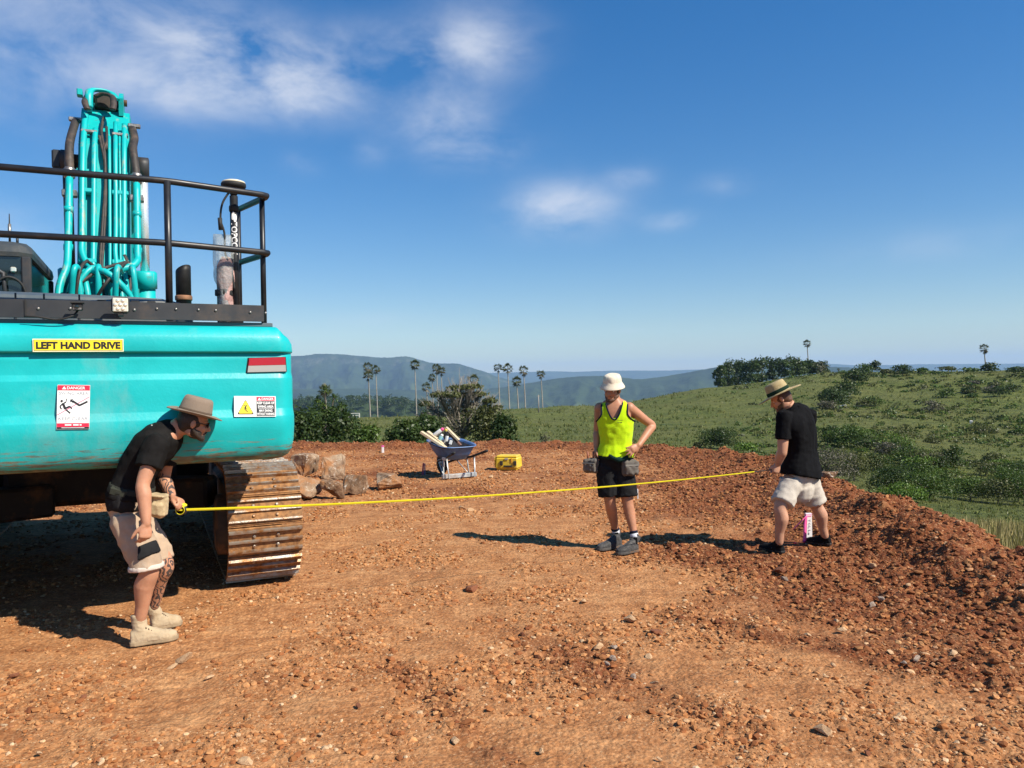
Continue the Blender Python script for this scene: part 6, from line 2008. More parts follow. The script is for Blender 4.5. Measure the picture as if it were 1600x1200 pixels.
# ------------------------------------------------------------------ wheelbarrow and what it carries
def wheelbarrow():
    b = on_ground(708, 744)
    ang = R(-62)
    root = empty('wheelbarrow', b, ang, 'blue wheelbarrow loaded with timber and bottles on the soil', 'wheelbarrow')
    blue = plain('blue_tray_paint', (.085, .17, .36), .5, var=.25, scale=7, dirt=((.20, .13, .09), .6))
    blk = plain('black_tube', (.018, .018, .02), .5)
    wht = plain('galvanised_tube', (.55, .58, .58), .45, .5, var=.15, dirt=((.3, .17, .09), .5))
    rings = []
    def rr(cx, l, w, z, tz=0.0):
        out = []
        for k in range(32):
            a = 2 * math.pi * k / 32
            ca, sa = math.cos(a), math.sin(a)
            x = math.copysign(abs(ca) ** .55, ca) * l / 2; y = math.copysign(abs(sa) ** .55, sa) * w / 2
            out.append(Vector((cx + x, y, z + tz * x)))
        return out
    for q in ((-0.020, 0.448, 0.381, 0.330, -0.050), (-0.030, 0.515, 0.448, 0.340, -0.060), (-0.050, 0.739, 0.582, 0.450, -0.080), (-0.070, 0.941, 0.694, 0.590, -0.100), (-0.070, 1.008, 0.750, 0.615, -0.100), (-0.070, 1.008, 0.750, 0.600, -0.100), (-0.070, 0.952, 0.706, 0.595, -0.100), (-0.050, 0.717, 0.560, 0.460, -0.080), (-0.030, 0.470, 0.403, 0.355, -0.060)):
        rings.append(rr(*q))
    tray_shade = plain('shade_dark_tray_inside', (.03, .032, .04), .8, var=.3, dirt=((.16, .08, .04), .6))  # near-black base paints the shade inside the tray; brown blotches are dirt
    MB().loft(rings[:6], caps=False).loft(rings[5:], 1, caps=False).build('tray', [blue, tray_shade], root)
    MB().loft([rings[8], [q + Vector((0, 0, .02)) for q in rings[8]]]).build('tray_floor', tray_shade, root)
    for s in (-1, 1):
        MB().tube([(-.52, s * .09, .19), (-.30, s * .17, .265), (.25, s * .26, .36), (.74, s * .31, .49)], .022, 10).build('handle', blk, root)
        MB().tube([(.60, s * .297, .452), (.79, s * .312, .503)], .024, 10).build('grip', plain('rubber_grip', (.012, .012, .012), .7), root)
        MB().tube([(.10, s * .235, .33), (.16, s * .25, .02), (.40, s * .25, .02), (.34, s * .27, .38)], .014, 8).build('leg', wht, root)
        MB().tube([(-.25, s * .18, .27), (.16, s * .25, .03)], .010, 8).build('brace', wht, root)
    MB().box((.28, 0, .04), (.08, .66, .075), bev=.008).build('foot_bar', wht, root)
    MB().box((.30, -.30, .36), (.16, .012, .05), bev=.004).box((.30, -.305, .29), (.05, .012, .16), bev=.004).build('tray_bracket', wht, root)
    wh = MB()
    wh.lathe([(.115, -.035), (.17, -.045), (.195, -.025), (.20, 0), (.195, .025), (.17, .045), (.115, .035)], 26, Matrix.Translation((-.50, 0, .195)) @ Matrix.Rotation(R(90), 4, 'X'))
    w = wh.build('wheel', plain('wheel_rubber', (.016, .015, .015), .85, dirt=((.16, .07, .03), .6)), root)
    MB().lathe([(.02, -.05), (.10, -.02), (.116, -.03), (.116, .03), (.10, .02), (.02, .05)], 20, Matrix.Translation((-.50, 0, .195)) @ Matrix.Rotation(R(90), 4, 'X')).build('rim', wht, w)
    # loose things in the tray
    pine = plain('pale_pine', (.62, .49, .32), .75, var=.15, scale=5, bump=.2)
    dkt = plain('dark_plank_side', (.16, .08, .055), .75, var=.2, scale=5)
    Y = b.y
    def plank(a, c, w, th, m, lab, name='timber_plank'):
        a = Vector(a); c = Vector(c)
        d = (c - a); L = d.length
        q = d.to_track_quat('X', 'Z').to_matrix()
        o = MB().box((0, 0, 0), (L, w, th), bev=.004).build(name, m)
        o.location = (a + c) / 2; o.rotation_euler = q.to_euler()
        tag(o, lab, 'plank', 'timber in the wheelbarrow')
    plank(at(658, 675, Y + .02), at(699, 702, Y - .10), .10, .045, pine, 'longest pale plank sticking up at the left of the wheelbarrow')
    plank(at(668, 674.5, Y + .14), at(699, 699, Y - .0), .09, .04, pine, 'shorter pale plank lying behind the longest one in the wheelbarrow')
    plank(at(697, 668, Y + .12), at(717, 688, Y + .05), .08, .04, pine, 'pale plank on the right side of the wheelbarrow')
    plank(at(693, 668.5, Y + .20), at(720, 696, Y + .12), .09, .035, dkt, 'dark strip forming the side of the right pale plank in the wheelbarrow')  # dark side of the right pale plank, built as its own strip
    wp = plain('white_plastic', (.72, .72, .70), .4, var=.08); pk = plain('pink_plastic', (.80, .10, .28), .45); bk = plain('black_plastic', (.015, .015, .016), .45); cy = plain('cyan_plastic', (.25, .50, .55), .4); yl = plain('yellow_cap', (.75, .62, .10), .5)
    def bottle(px, py, yo, r, h, tilt, mb_, mc, lab, name='spray_can'):
        c = at(px, py, Y + yo)
        o = empty(name, c, 0, lab, 'can' if 'can' in name else 'bottle')
        o.rotation_euler = tilt
        MB().lathe([(r * .9, -h / 2), (r, -h / 2 + .01), (r, h * .28), (r * .75, h * .36), (r * .5, h * .38)], 16).build('can_body' if 'can' in name else 'bottle_body', mb_, o)
        MB().lathe([(r * .78, h * .36), (r * .8, h * .38), (r * .78, h * .52), (r * .6, h * .55)], 16).build('cap', mc, o)
    bottle(684, 676, .10, .037, .24, (.2, .95, 0), wp, pk, 'white spray can with a pink cap in the wheelbarrow')
    bottle(697, 679, .12, .04, .20, (.3, .1, 0), bk, yl, 'dark bottle with a yellow cap in the wheelbarrow', 'bottle')
    bottle(688, 685, .06, .035, .16, (.3, .5, 0), cy, wp, 'pale blue bottle under the spray can in the wheelbarrow', 'bottle')
    bottle(697.5, 687, .04, .03, .22, (.2, .25, 0), wp, bk, 'white bottle standing in the middle of the wheelbarrow', 'bottle')
    c = at(704.5, 691, Y - .02)
    o = MB().box((0, 0, 0), (.085, .07, .10), Matrix.Rotation(R(15), 3, 'Y'), bev=.01).box((-.07, .02, -.03), (.07, .07, .09), bev=.01).build('power_tool', bk)
    o.location = c; tag(o, 'black and white power tool at the front of the wheelbarrow', 'tool')
    x = MB().box((.0, -.04, .0), (.055, .012, .075), Matrix.Rotation(R(15), 3, 'Y'), bev=.004).build('tool_label', wp, o)
wheelbarrow()

def tool_case():
    b = on_ground(795, 733)
    root = empty('tool_case', b, R(-14), 'yellow plastic tool case standing on the soil right of the wheelbarrow', 'tool case')
    y = plain('yellow_plastic', (.72, .50, .035), .45, var=.1, scale=6, dirt=((.35, .2, .08), .5)); k = plain('latch_black', (.03, .025, .02), .6); og = plain('orange_tag', (.75, .30, .03), .5)
    MB().box((0, 0, .135), (.46, .36, .23), bev=.03, taper=.97).box((0, 0, .02), (.40, .32, .04), bev=.01).build('shell', y, root)
    MB().box((0, 0, .262), (.43, .33, .035), bev=.014, taper=.95).build('lid', y, root)
    for i in range(5):
        MB().box((-.236, -.14 + i * .07, .15), (.016, .03, .19), bev=.005).build('rib', y, root)
    MB().box((.03, -.188, .075), (.17, .018, .035), bev=.006).build('carry_handle', k, root)
    for x in (-.10, .17):
        MB().box((x, -.186, .135), (.06, .02, .085), bev=.006).build('latch', k, root)
    MB().box((.0, -.184, .215), (.07, .008, .035), bev=.003).build('label_plate', flatmat('case_label', (.35, .33, .30)), root)
    MB().box((.10, -.184, .195), (.018, .008, .10), bev=.003).build('tag', og, root)
tool_case()

def stakes():
    wt = plain('white_painted_timber', (.78, .76, .76), .7, var=.06, scale=12); pk = plain('pink_flagging', (.85, .13, .42), .5, var=.1); mg = plain('magenta_flagging', (.70, .03, .20), .5)
    b = on_ground(1263.5, 848)
    root = empty('survey_stake', b, R(8), 'white survey stake with pink flagging tape between the legs in pale shorts', 'stake')
    h = .305
    MB().box((0, 0, h / 2 - .03), (.066, .03, h + .06), bev=.002).build('stake', wt, root)
    MB().box((0, 0, h - .012), (.068, .032, .022), bev=.002).build('painted_top', plain('pale_pink_paint', (.82, .50, .68), .6), root)
    MB().box((0, -.0165, h - .03), (.05, .002, .006)).build('pink_band', pk, root)
    ink = flatmat('marker_ink', (.12, .11, .14))
    for k, ch in enumerate('TOLL'):
        me = fit_text(ch, .026, .026, .0)
        o = link('lettering', me, ink, root); o.location = (0, -.0165, h - .075 - k * .036); o.rotation_euler = (R(90), R(90), 0)
    me = fit_text('8', .018, .022, .03); o = link('lettering', me, ink, root); o.location = (-.008, -.0165, h - .21); o.rotation_euler = (R(90), 0, 0)
    def rib(pts, w, mat, nm='flagging_tape'):
        rg = []
        for p in smooth_path(pts, 5):
            p = Vector(p); u = Vector((.0, -.25, .97)) * w / 2 if nm == 'x' else Vector((.75, -.5, .4)).normalized() * w / 2
            rg.append([p - u, p + u, p + u + Vector((0, .002, 0)), p - u + Vector((0, .002, 0))])
        MB().loft(rg, sm=True).build(nm, mat, root)
    rib([(-.035, -.02, h - .025), (-.05, -.022, h - .10), (-.055, -.024, h - .2), (-.062, -.025, .02)], .026, pk)
    rib([(-.03, -.021, h - .03), (-.042, -.028, h - .15), (-.046, -.03, .03)], .016, mg)
    rg = []
    for t in np.linspace(0, 1, 8):
        p = Vector((-.035 - .15 * t, -.03 - .01 * t, h - .025 - .125 * t)); u = Vector((.5, 0, .86)) * (.011 + .008 * t * (1 - t) * 4)
        rg.append([p - u, p + u, p + u + Vector((0, .002, 0)), p - u + Vector((0, .002, 0))])
    MB().loft(rg).build('flagging_tape', pk, root)
    rib([(-.06, -.04, .015), (-.11, -.05, .022), (-.16, -.05, .012), (-.19, -.055, .02)], .022, mg)
    # small peg beside the wheelbarrow
    b = on_ground(661, 741)
    o = empty('marker_peg', b, 0, 'red and blue marker peg in the soil left of the wheelbarrow', 'peg')
    MB().box((0, 0, .09), (.028, .028, .24), Matrix.Rotation(R(6), 3, 'Y')).build('peg', plain('peg_red', (.45, .05, .12), .6), o)
    MB().box((.035, 0, .09), (.02, .02, .22), Matrix.Rotation(R(2), 3, 'Y')).build('peg_side', plain('peg_blue', (.12, .10, .25), .6), o)
    b = at(598, 690, 19.3)
    z = float(soil_z(np.array([b.x]), np.array([b.y]), False)[0])
    o = empty('boundary_peg', (b.x, b.y, z), 0, 'small white peg with a pink top on the far edge of the soil', 'peg')
    MB().box((0, 0, .05), (.05, .05, .16)).build('peg', wt, o)
    MB().box((0, 0, .15), (.054, .054, .04)).build('pink_top', pk, o)
stakes()
# ------------------------------------------------------------------ vegetation
def mat_leaf():
    t = NT('leaf')
    t.N.remove(t.b)
    c = t.attr('tone')
    d = t.node('ShaderNodeBsdfDiffuse', {'Color': c})
    tr = t.node('ShaderNodeBsdfTranslucent', {'Color': t.mix(.5, c, (.12, .16, .02))})
    gl = t.node('ShaderNodeBsdfGlossy', {'Color': (.5, .5, .5, 1), 'Roughness': .45})
    m = t.node('ShaderNodeMixShader', {0: .22}); t.L.new(d.outputs[0], m.inputs[1]); t.L.new(tr.outputs[0], m.inputs[2])
    m2 = t.node('ShaderNodeMixShader', {0: .04}); t.L.new(m.outputs[0], m2.inputs[1]); t.L.new(gl.outputs[0], m2.inputs[2])
    t.L.new(m2.outputs[0], t.out.inputs['Surface'])
    return t.mat
LEAF = mat_leaf()
BARK = plain('grey_bark', (.16, .13, .10), .9, var=.3, scale=6, bump=.5)
PALMBARK = plain('pale_palm_trunk', (.30, .27, .23), .9, var=.2, scale=3)
GREENS = {'dark': [(.022, .040, .012), (.038, .066, .016), (.062, .095, .022)], 'mid': [(.032, .060, .012), (.060, .105, .018), (.095, .145, .026)],
          'bright': [(.055, .105, .014), (.09, .16, .02), (.14, .22, .03)], 'grey': [(.066, .062, .042), (.11, .10, .068), (.165, .15, .108)], 'olive': [(.05, .058, .02), (.085, .095, .03), (.13, .135, .045)]}
def leaves(pos, nrm, size, tone, g, aspect=.55):
    n = len(pos)
    r = g.normal(size=(n, 3))
    u = np.cross(nrm, r); u /= np.linalg.norm(u, axis=1)[:, None] + 1e-9
    w = np.cross(nrm, u)
    s = size[:, None]
    c = [pos - u * s, pos + w * s * aspect, pos + u * s, pos - w * s * aspect]
    v = np.stack(c, 1).reshape(-1, 3)
    f = np.arange(4 * n).reshape(n, 4)
    return v, f, np.repeat(tone, 4, 0)
def crown_arrays(blobs, n, leaf, g, pal, droop=0.0):
    """blobs: (centre, radii); returns leaf quads filling the shells of the blobs"""
    P = np.array([b[0] for b in blobs], float); Rr = np.array([b[1] for b in blobs], float)
    area = (Rr[:, 0] * Rr[:, 2]); k = g.choice(len(blobs), n, p=area / area.sum())
    d = g.normal(size=(n, 3)); d /= np.linalg.norm(d, axis=1)[:, None]
    d[:, 2] = np.where(d[:, 2] < -.35, -d[:, 2], d[:, 2])
    lump = 1 + .32 * pnoise(d * 2.3 + P[k] * 3.1) + .18 * pnoise(d * 5.1 + P[k])
    rad = g.uniform(.62, 1.03, n) * lump
    pos = P[k] + d * Rr[k] * rad[:, None]
    nrm = d * .8 + g.normal(size=(n, 3)) * .65 + np.array([0, 0, .25]); nrm /= np.linalg.norm(nrm, axis=1)[:, None]
    pal = np.array(pal)
    bt = g.uniform(0, 1, len(blobs))[k] * .6 + g.uniform(0, 1, n) * .4 + .35 * pnoise(pos * 1.4 / max(.3, float(Rr.mean())))
    bt = np.clip(bt, 0, .999) * (len(pal) - 1)
    i = bt.astype(int); ft = (bt - i)[:, None]
    tone = pal[i] * (1 - ft) + pal[np.minimum(i + 1, len(pal) - 1)] * ft
    return leaves(pos, nrm, leaf * g.uniform(.6, 1.35, n), tone, g)
def leaf_mesh(name, arrs):
    v = np.concatenate([a[0] for a in arrs]); off = np.cumsum([0] + [len(a[0]) for a in arrs[:-1]])
    f = np.concatenate([a[1] + o for a, o in zip(arrs, off)]); t = np.concatenate([a[2] for a in arrs])
    me = mesh_from(name, v, f); set_col(me, 'tone', t)
    return me
def ground_hit(px, py, d0=12.0, d1=600.0):
    d = ray(px, py)
    D = np.exp(np.linspace(math.log(d0), math.log(d1), 900))
    z = CAM_H + d.z * D - terrain_z(d.x * D, D)
    k = np.argmax(z < 0)
    if not (z < 0).any(): k = int(np.argmin(np.abs(z)))
    Y = D[k]
    return Vector((d.x * Y, Y, float(terrain_z(np.array([d.x * Y]), np.array([Y]))[0])))
def stand(px, Y):
    d = ray(px, 600); x = d.x * Y
    return Vector((x, Y, float(terrain_z(np.array([x]), np.array([Y]))[0])))
def branches(mb, g, base, top_blobs, r0, trunk_h):
    t = base + Vector((g.uniform(-.1, .1), g.uniform(-.1, .1), trunk_h))
    mb.tube(smooth_path([base - Vector((0, 0, .2)), base.lerp(t, .5) + Vector((g.uniform(-.06, .06), 0, 0)) * trunk_h, t], 3), [r0, r0 * .95, r0 * .9, r0 * .85, r0 * .8, r0 * .75, r0 * .7], 7)
    for (c, r) in top_blobs:
        c = Vector(c); m = t.lerp(c, .5) + Vector((g.uniform(-.1, .1), g.uniform(-.1, .1), .06)) * (c - t).length
        mb.tube(smooth_path([t - Vector((0, 0, .1)), m, c], 3), list(np.linspace(r0 * .6, r0 * .12, 7)), 5)
def bush(name, label, p, w, h, seed, pal='mid', nl=700, leaf=None, group=None, lumps=6, trunk=True, cat='shrub', clear=0.05, low=True, dens=1.0):
    """a shrub or small tree standing at p, w wide and h tall"""
    g = np.random.default_rng(seed)
    blobs = []
    for k in range(lumps):
        a = 2 * math.pi * (k + g.uniform(0, .6)) / lumps; rr = g.uniform(.12, .34) * w
        s = g.uniform(.26, .40)
        blobs.append(((rr * math.cos(a), rr * math.sin(a) * .8, h * g.uniform(.38, .68) + h * clear), (w * s, w * s * .9, h * g.uniform(.26, .36))))
    if low:
        for k in range(5):
            a = g.uniform(0, 6.28); blobs.append(((w * .22 * math.cos(a), w * .2 * math.sin(a), h * .24), (w * .34, w * .34, h * .26)))
    blobs.append(((g.uniform(-.08, .08) * w, 0, h * .66), (w * .26, w * .26, h * .34)))
    root = empty(name, p, 0, label, cat, group)
    leaf = leaf or w * .035
    link('crown', leaf_mesh('crown', [crown_arrays(blobs, int(nl * dens), leaf, g, GREENS[pal])]), LEAF, root)
    if trunk:
        mb = MB(); branches(mb, g, Vector((0, 0, 0)), blobs[:5], max(.03, h * .03), h * .3)
        mb.build('trunk', BARK, root)
    return root

def pad_edge_plants():
    # dark shrubs and the grey tree just beyond the far edge of the soil
    def b(px, top, Y, wpx, label, seed, pal='dark', nl=2600, base=None, lumps=7, cat='shrub', leaf=None):
        p = stand(px, Y); s = Y / FPX
        ztop = at(px, top, Y).z
        return bush('shrub', label, p, wpx * s, (ztop - p.z) * .90, seed, pal, nl, leaf or .07, 'shrubs beyond the soil', lumps, cat=cat)
    b(468, 632, 30, 60, 'dark green shrub right behind the excavator counterweight', 1, lumps=9)
    b(520, 621, 32, 92, 'tallest dark green shrub behind the boulders', 2, nl=3800, lumps=10)
    b(572, 657, 29, 46, 'low dark shrub at the right foot of the tallest shrub', 3, 'mid', 1500)
    b(632, 648, 28, 50, 'dark shrub left of the wheelbarrow', 4)
    b(668, 640, 31, 62, 'dark green shrub directly behind the wheelbarrow', 5, nl=3000)
    b(785, 641, 33, 48, 'round dark shrub to the right of the grey tree', 6, nl=2600)
    b(757, 622, 36, 58, 'olive shrub crowding the right side of the grey tree', 7, 'olive', 2600)
    b(848, 672, 27, 16, 'tiny grey shrub alone on the far soil edge', 8, 'grey', 260, leaf=.04)
    b(700, 672, 27, 36, 'dry grey bush low behind the wheelbarrow', 9, 'grey', 900)
    # broad grey tree with a flat dark top
    Y = 37.0; p = stand(715, Y); s = Y / FPX; g = np.random.default_rng(31)
    root = empty('tree', p, 0, 'broad twiggy grey tree with a flat green top behind the wheelbarrow', 'tree')
    H = at(715, 604, Y).z - p.z
    top = []; low = []
    for (dx, y, rx, rz) in ((-52, 632, 12, 6), (-28, 618, 16, 7), (0, 608, 20, 6), (22, 606, 18, 6), (34, 618, 14, 6), (50, 628, 13, 7), (-8, 618, 16, 7), (62, 640, 10, 7), (12, 620, 18, 7)):
        top.append(((dx * s, g.uniform(-1, 1) * .8, at(715, y, Y).z - p.z), (rx * s, rx * s, rz * s)))
    for (dx, y, rx, rz) in ((-45, 655, 22, 18), (-15, 645, 26, 22), (20, 645, 26, 24), (48, 655, 22, 20), (0, 670, 30, 18), (60, 668, 16, 14)):
        low.append(((dx * s, g.uniform(-1, 1) * .6, at(715, y, Y).z - p.z), (rx * s, rx * s, rz * s)))
    link('crown', leaf_mesh('crown', [crown_arrays(top, 2600, .07, g, GREENS['olive']), crown_arrays(low, 2600, .05, g, GREENS['grey'])]), LEAF, root)
    mb = MB(); branches(mb, g, Vector((.1, 0, 0)), top + low, .11, H * .25)
    # fans of fine bare twigs
    for k in range(800):
        c, r = (top + low)[g.integers(0, len(top + low))]
        c = Vector(c); q = c + Vector(g.normal(size=3)) * float(np.mean(r)) * .6
        st = Vector((.1, 0, H * .25)).lerp(c, g.uniform(.45, .95))
        mb.tube([st, st.lerp(q, .6) + Vector((0, 0, .1)), q + Vector((0, 0, .15))], [.016, .010, .005], 4)
    mb.build('trunk', plain('dry_twig', (.27, .235, .185), .9, var=.2, scale=4), root)
    # rosette tree standing over the shrubs on the left
    rosette_tree(508, 608, 40.0)
def rosette_tree(px, py, Y):
    g = np.random.default_rng(8); p = stand(px, Y)
    root = empty('screw_pine', p, 0, 'spiky rosette tree poking out above the tallest dark shrub', 'tree')
    mb = MB(); vs = []
    heads = [(0, py + 2), (-12, py + 17), (14, py + 14), (-4, py + 24), (26, py + 26)]
    t0 = Vector((0, 0, .8))
    mb.tube([(0, 0, -.2), t0], [.09, .07], 7)
    A = []
    for dx, y in heads:
        c = at(px + dx, y, Y) - p
        mb.tube(smooth_path([t0, t0.lerp(c, .5) + Vector((0, 0, .15)), c], 4), .04, 6)
        n = 60
        d = g.normal(size=(n, 3)); d[:, 2] = d[:, 2] * .7 + .25; d /= np.linalg.norm(d, axis=1)[:, None]
        L = g.uniform(.25, .42, n)
        side = np.cross(d, np.array([0, 0, 1.0])); side /= np.linalg.norm(side, axis=1)[:, None] + 1e-6
        c = np.array(c)
        v = np.stack([c + side * .022, c + d * L[:, None] * .6 + np.array([0, 0, .03]) + side * .03, c + d * L[:, None] - np.array([0, 0, .06]), c + d * L[:, None] * .6 + np.array([0, 0, .03]) - side * .03], 1).reshape(-1, 3)
        A.append((v, np.arange(4 * n).reshape(n, 4), np.repeat(np.array(GREENS['mid'])[g.integers(0, 3, n)], 4, 0)))
    link('crown', leaf_mesh('crown', A), LEAF, root)
    mb.build('trunk', BARK, root)
pad_edge_plants()

# ------------------------------------------------------------------ palms
def palm_crown(seed, r=1.5):
    g = np.random.default_rng(seed)
    n = 46; A = []
    d = g.normal(size=(n, 3)); d[:, 2] = d[:, 2] * .9 + .15; d /= np.linalg.norm(d, axis=1)[:, None]
    vs = []; fs = []; ts = []
    for k in range(n):
        dead = d[k, 2] < -.25
        st = Vector(d[k]) * r * g.uniform(.45, .62)
        ax = Vector(d[k]); side = ax.cross(Vector((0, 0, 1)))
        side = side.normalized() if side.length > .05 else Vector((1, 0, 0))
        up = side.cross(ax)
        b = len(vs)
        vs += [(0, 0, 0), tuple(st + side * .015), tuple(st - side * .015)]; fs.append((b, b + 1, b + 2)); tone = np.array((.10, .085, .045) if dead else GREENS['olive'][g.integers(0, 3)]) * g.uniform(.7, 1.1)
        ts += [tuple(tone)] * 3
        for j in range(9):
            a = (j - 4) * .33
            q = ax * math.cos(a) + side * math.sin(a)
            e = st + q * r * .45 - Vector((0, 0, .12 * r * (1 + abs(a))))
            w = q.cross(up).normalized() * .035 * r
            b = len(vs); vs += [tuple(st), tuple(st.lerp(e, .5) + w), tuple(e), tuple(st.lerp(e, .5) - w)]; fs.append((b, b + 1, b + 2)); fs.append((b, b + 2, b + 3))
            ts += [tuple(tone)] * 4
    me = mesh_from('crown', np.array(vs), np.array(fs)); set_col(me, 'tone', np.array(ts))
    me.materials.append(LEAF)
    return me
PALM_ME = [palm_crown(60 + k) for k in range(4)]
def palms():
    L = [(575, 573, 275, 650, 'tall palm closest to the excavator, crown uppermost of a pair'), (575.5, 586, 262, 650, 'palm with its crown just below another, closest to the excavator'), (587, 577, 285, 645, 'palm right beside the pair closest to the excavator'),
         (648, 569, 270, 650, 'lone tall palm between the dark shrubs and the grey tree'), (682, 575, 300, 640, 'left palm of the close pair above the grey tree'), (689, 579, 290, 640, 'right palm of the close pair above the grey tree'), (675, 590, 310, 645, 'shorter palm just left of the close pair above the grey tree'), (666, 604, 300, 645, 'lowest palm peeping over the left of the grey tree'),
         (739, 593, 230, 640, 'palm rising over the right of the grey tree'), (778, 574, 270, 638, 'leftmost palm of the row right of the grey tree'), (793, 575, 255, 642, 'second palm of the row right of the grey tree'), (807, 595, 262, 643, 'short palm in the row right of the grey tree'), (818, 578, 268, 640, 'fourth palm of the row right of the grey tree'), (845, 584, 285, 634, 'rightmost palm of the row right of the grey tree'),
         (508, 610, 180, 660, 'palm behind the spiky tree at the left'), (1261, 536, 285, 585, 'very tall lone palm above the pine clump on the hill'), (1537.5, 544, 262, 575, 'lone palm on the hill crest at the far right'), (1310, 577, 330, 586, 'tiny far palm on the crest right of the pine clump')]
    g = np.random.default_rng(4)
    for k, (px, py, Y, yb, lab) in enumerate(L):
        c = at(px, py, Y)
        bx = at(px + 3, yb, Y).x
        z0 = float(terrain_z(np.array([bx]), np.array([Y]))[0])
        root = empty('palm_tree', (bx, Y, z0), 0, lab, 'palm', 'palms on the pasture')
        w = 2.15 if px < 900 else 1.8
        if px == 1310: w = .8
        top = Vector((c.x - bx, 0, c.z - z0))
        MB().tube(smooth_path([(0, 0, -.5), (top.x * .3, 0, top.z * .4), tuple(top)], 4), list(np.linspace(.26, .14, 9)), 7).build('trunk', PALMBARK, root)
        o = link('crown', PALM_ME[k % 4], None, root); o.location = top; s = w / 1.5 * g.uniform(.92, 1.1); o.scale = (s, s, s); o.rotation_euler = (0, 0, g.uniform(0, 6))
    # small palm with a white stem in the gully
    p = ground_hit(1339, 757, 25, 200); p = stand(1339, 62)
    c = at(1338, 716, 62)
    root = empty('young_palm', p, 0, 'small palm with a white stem in the gully behind the mound', 'palm')
    MB().tube([(0, 0, -.3), tuple(c - p)], [.06, .04], 6).build('trunk', plain('white_stem', (.5, .48, .42), .8), root)
    o = link('crown', PALM_ME[2], None, root); o.location = c - p; o.scale = (.55, .55, .55)
palms()

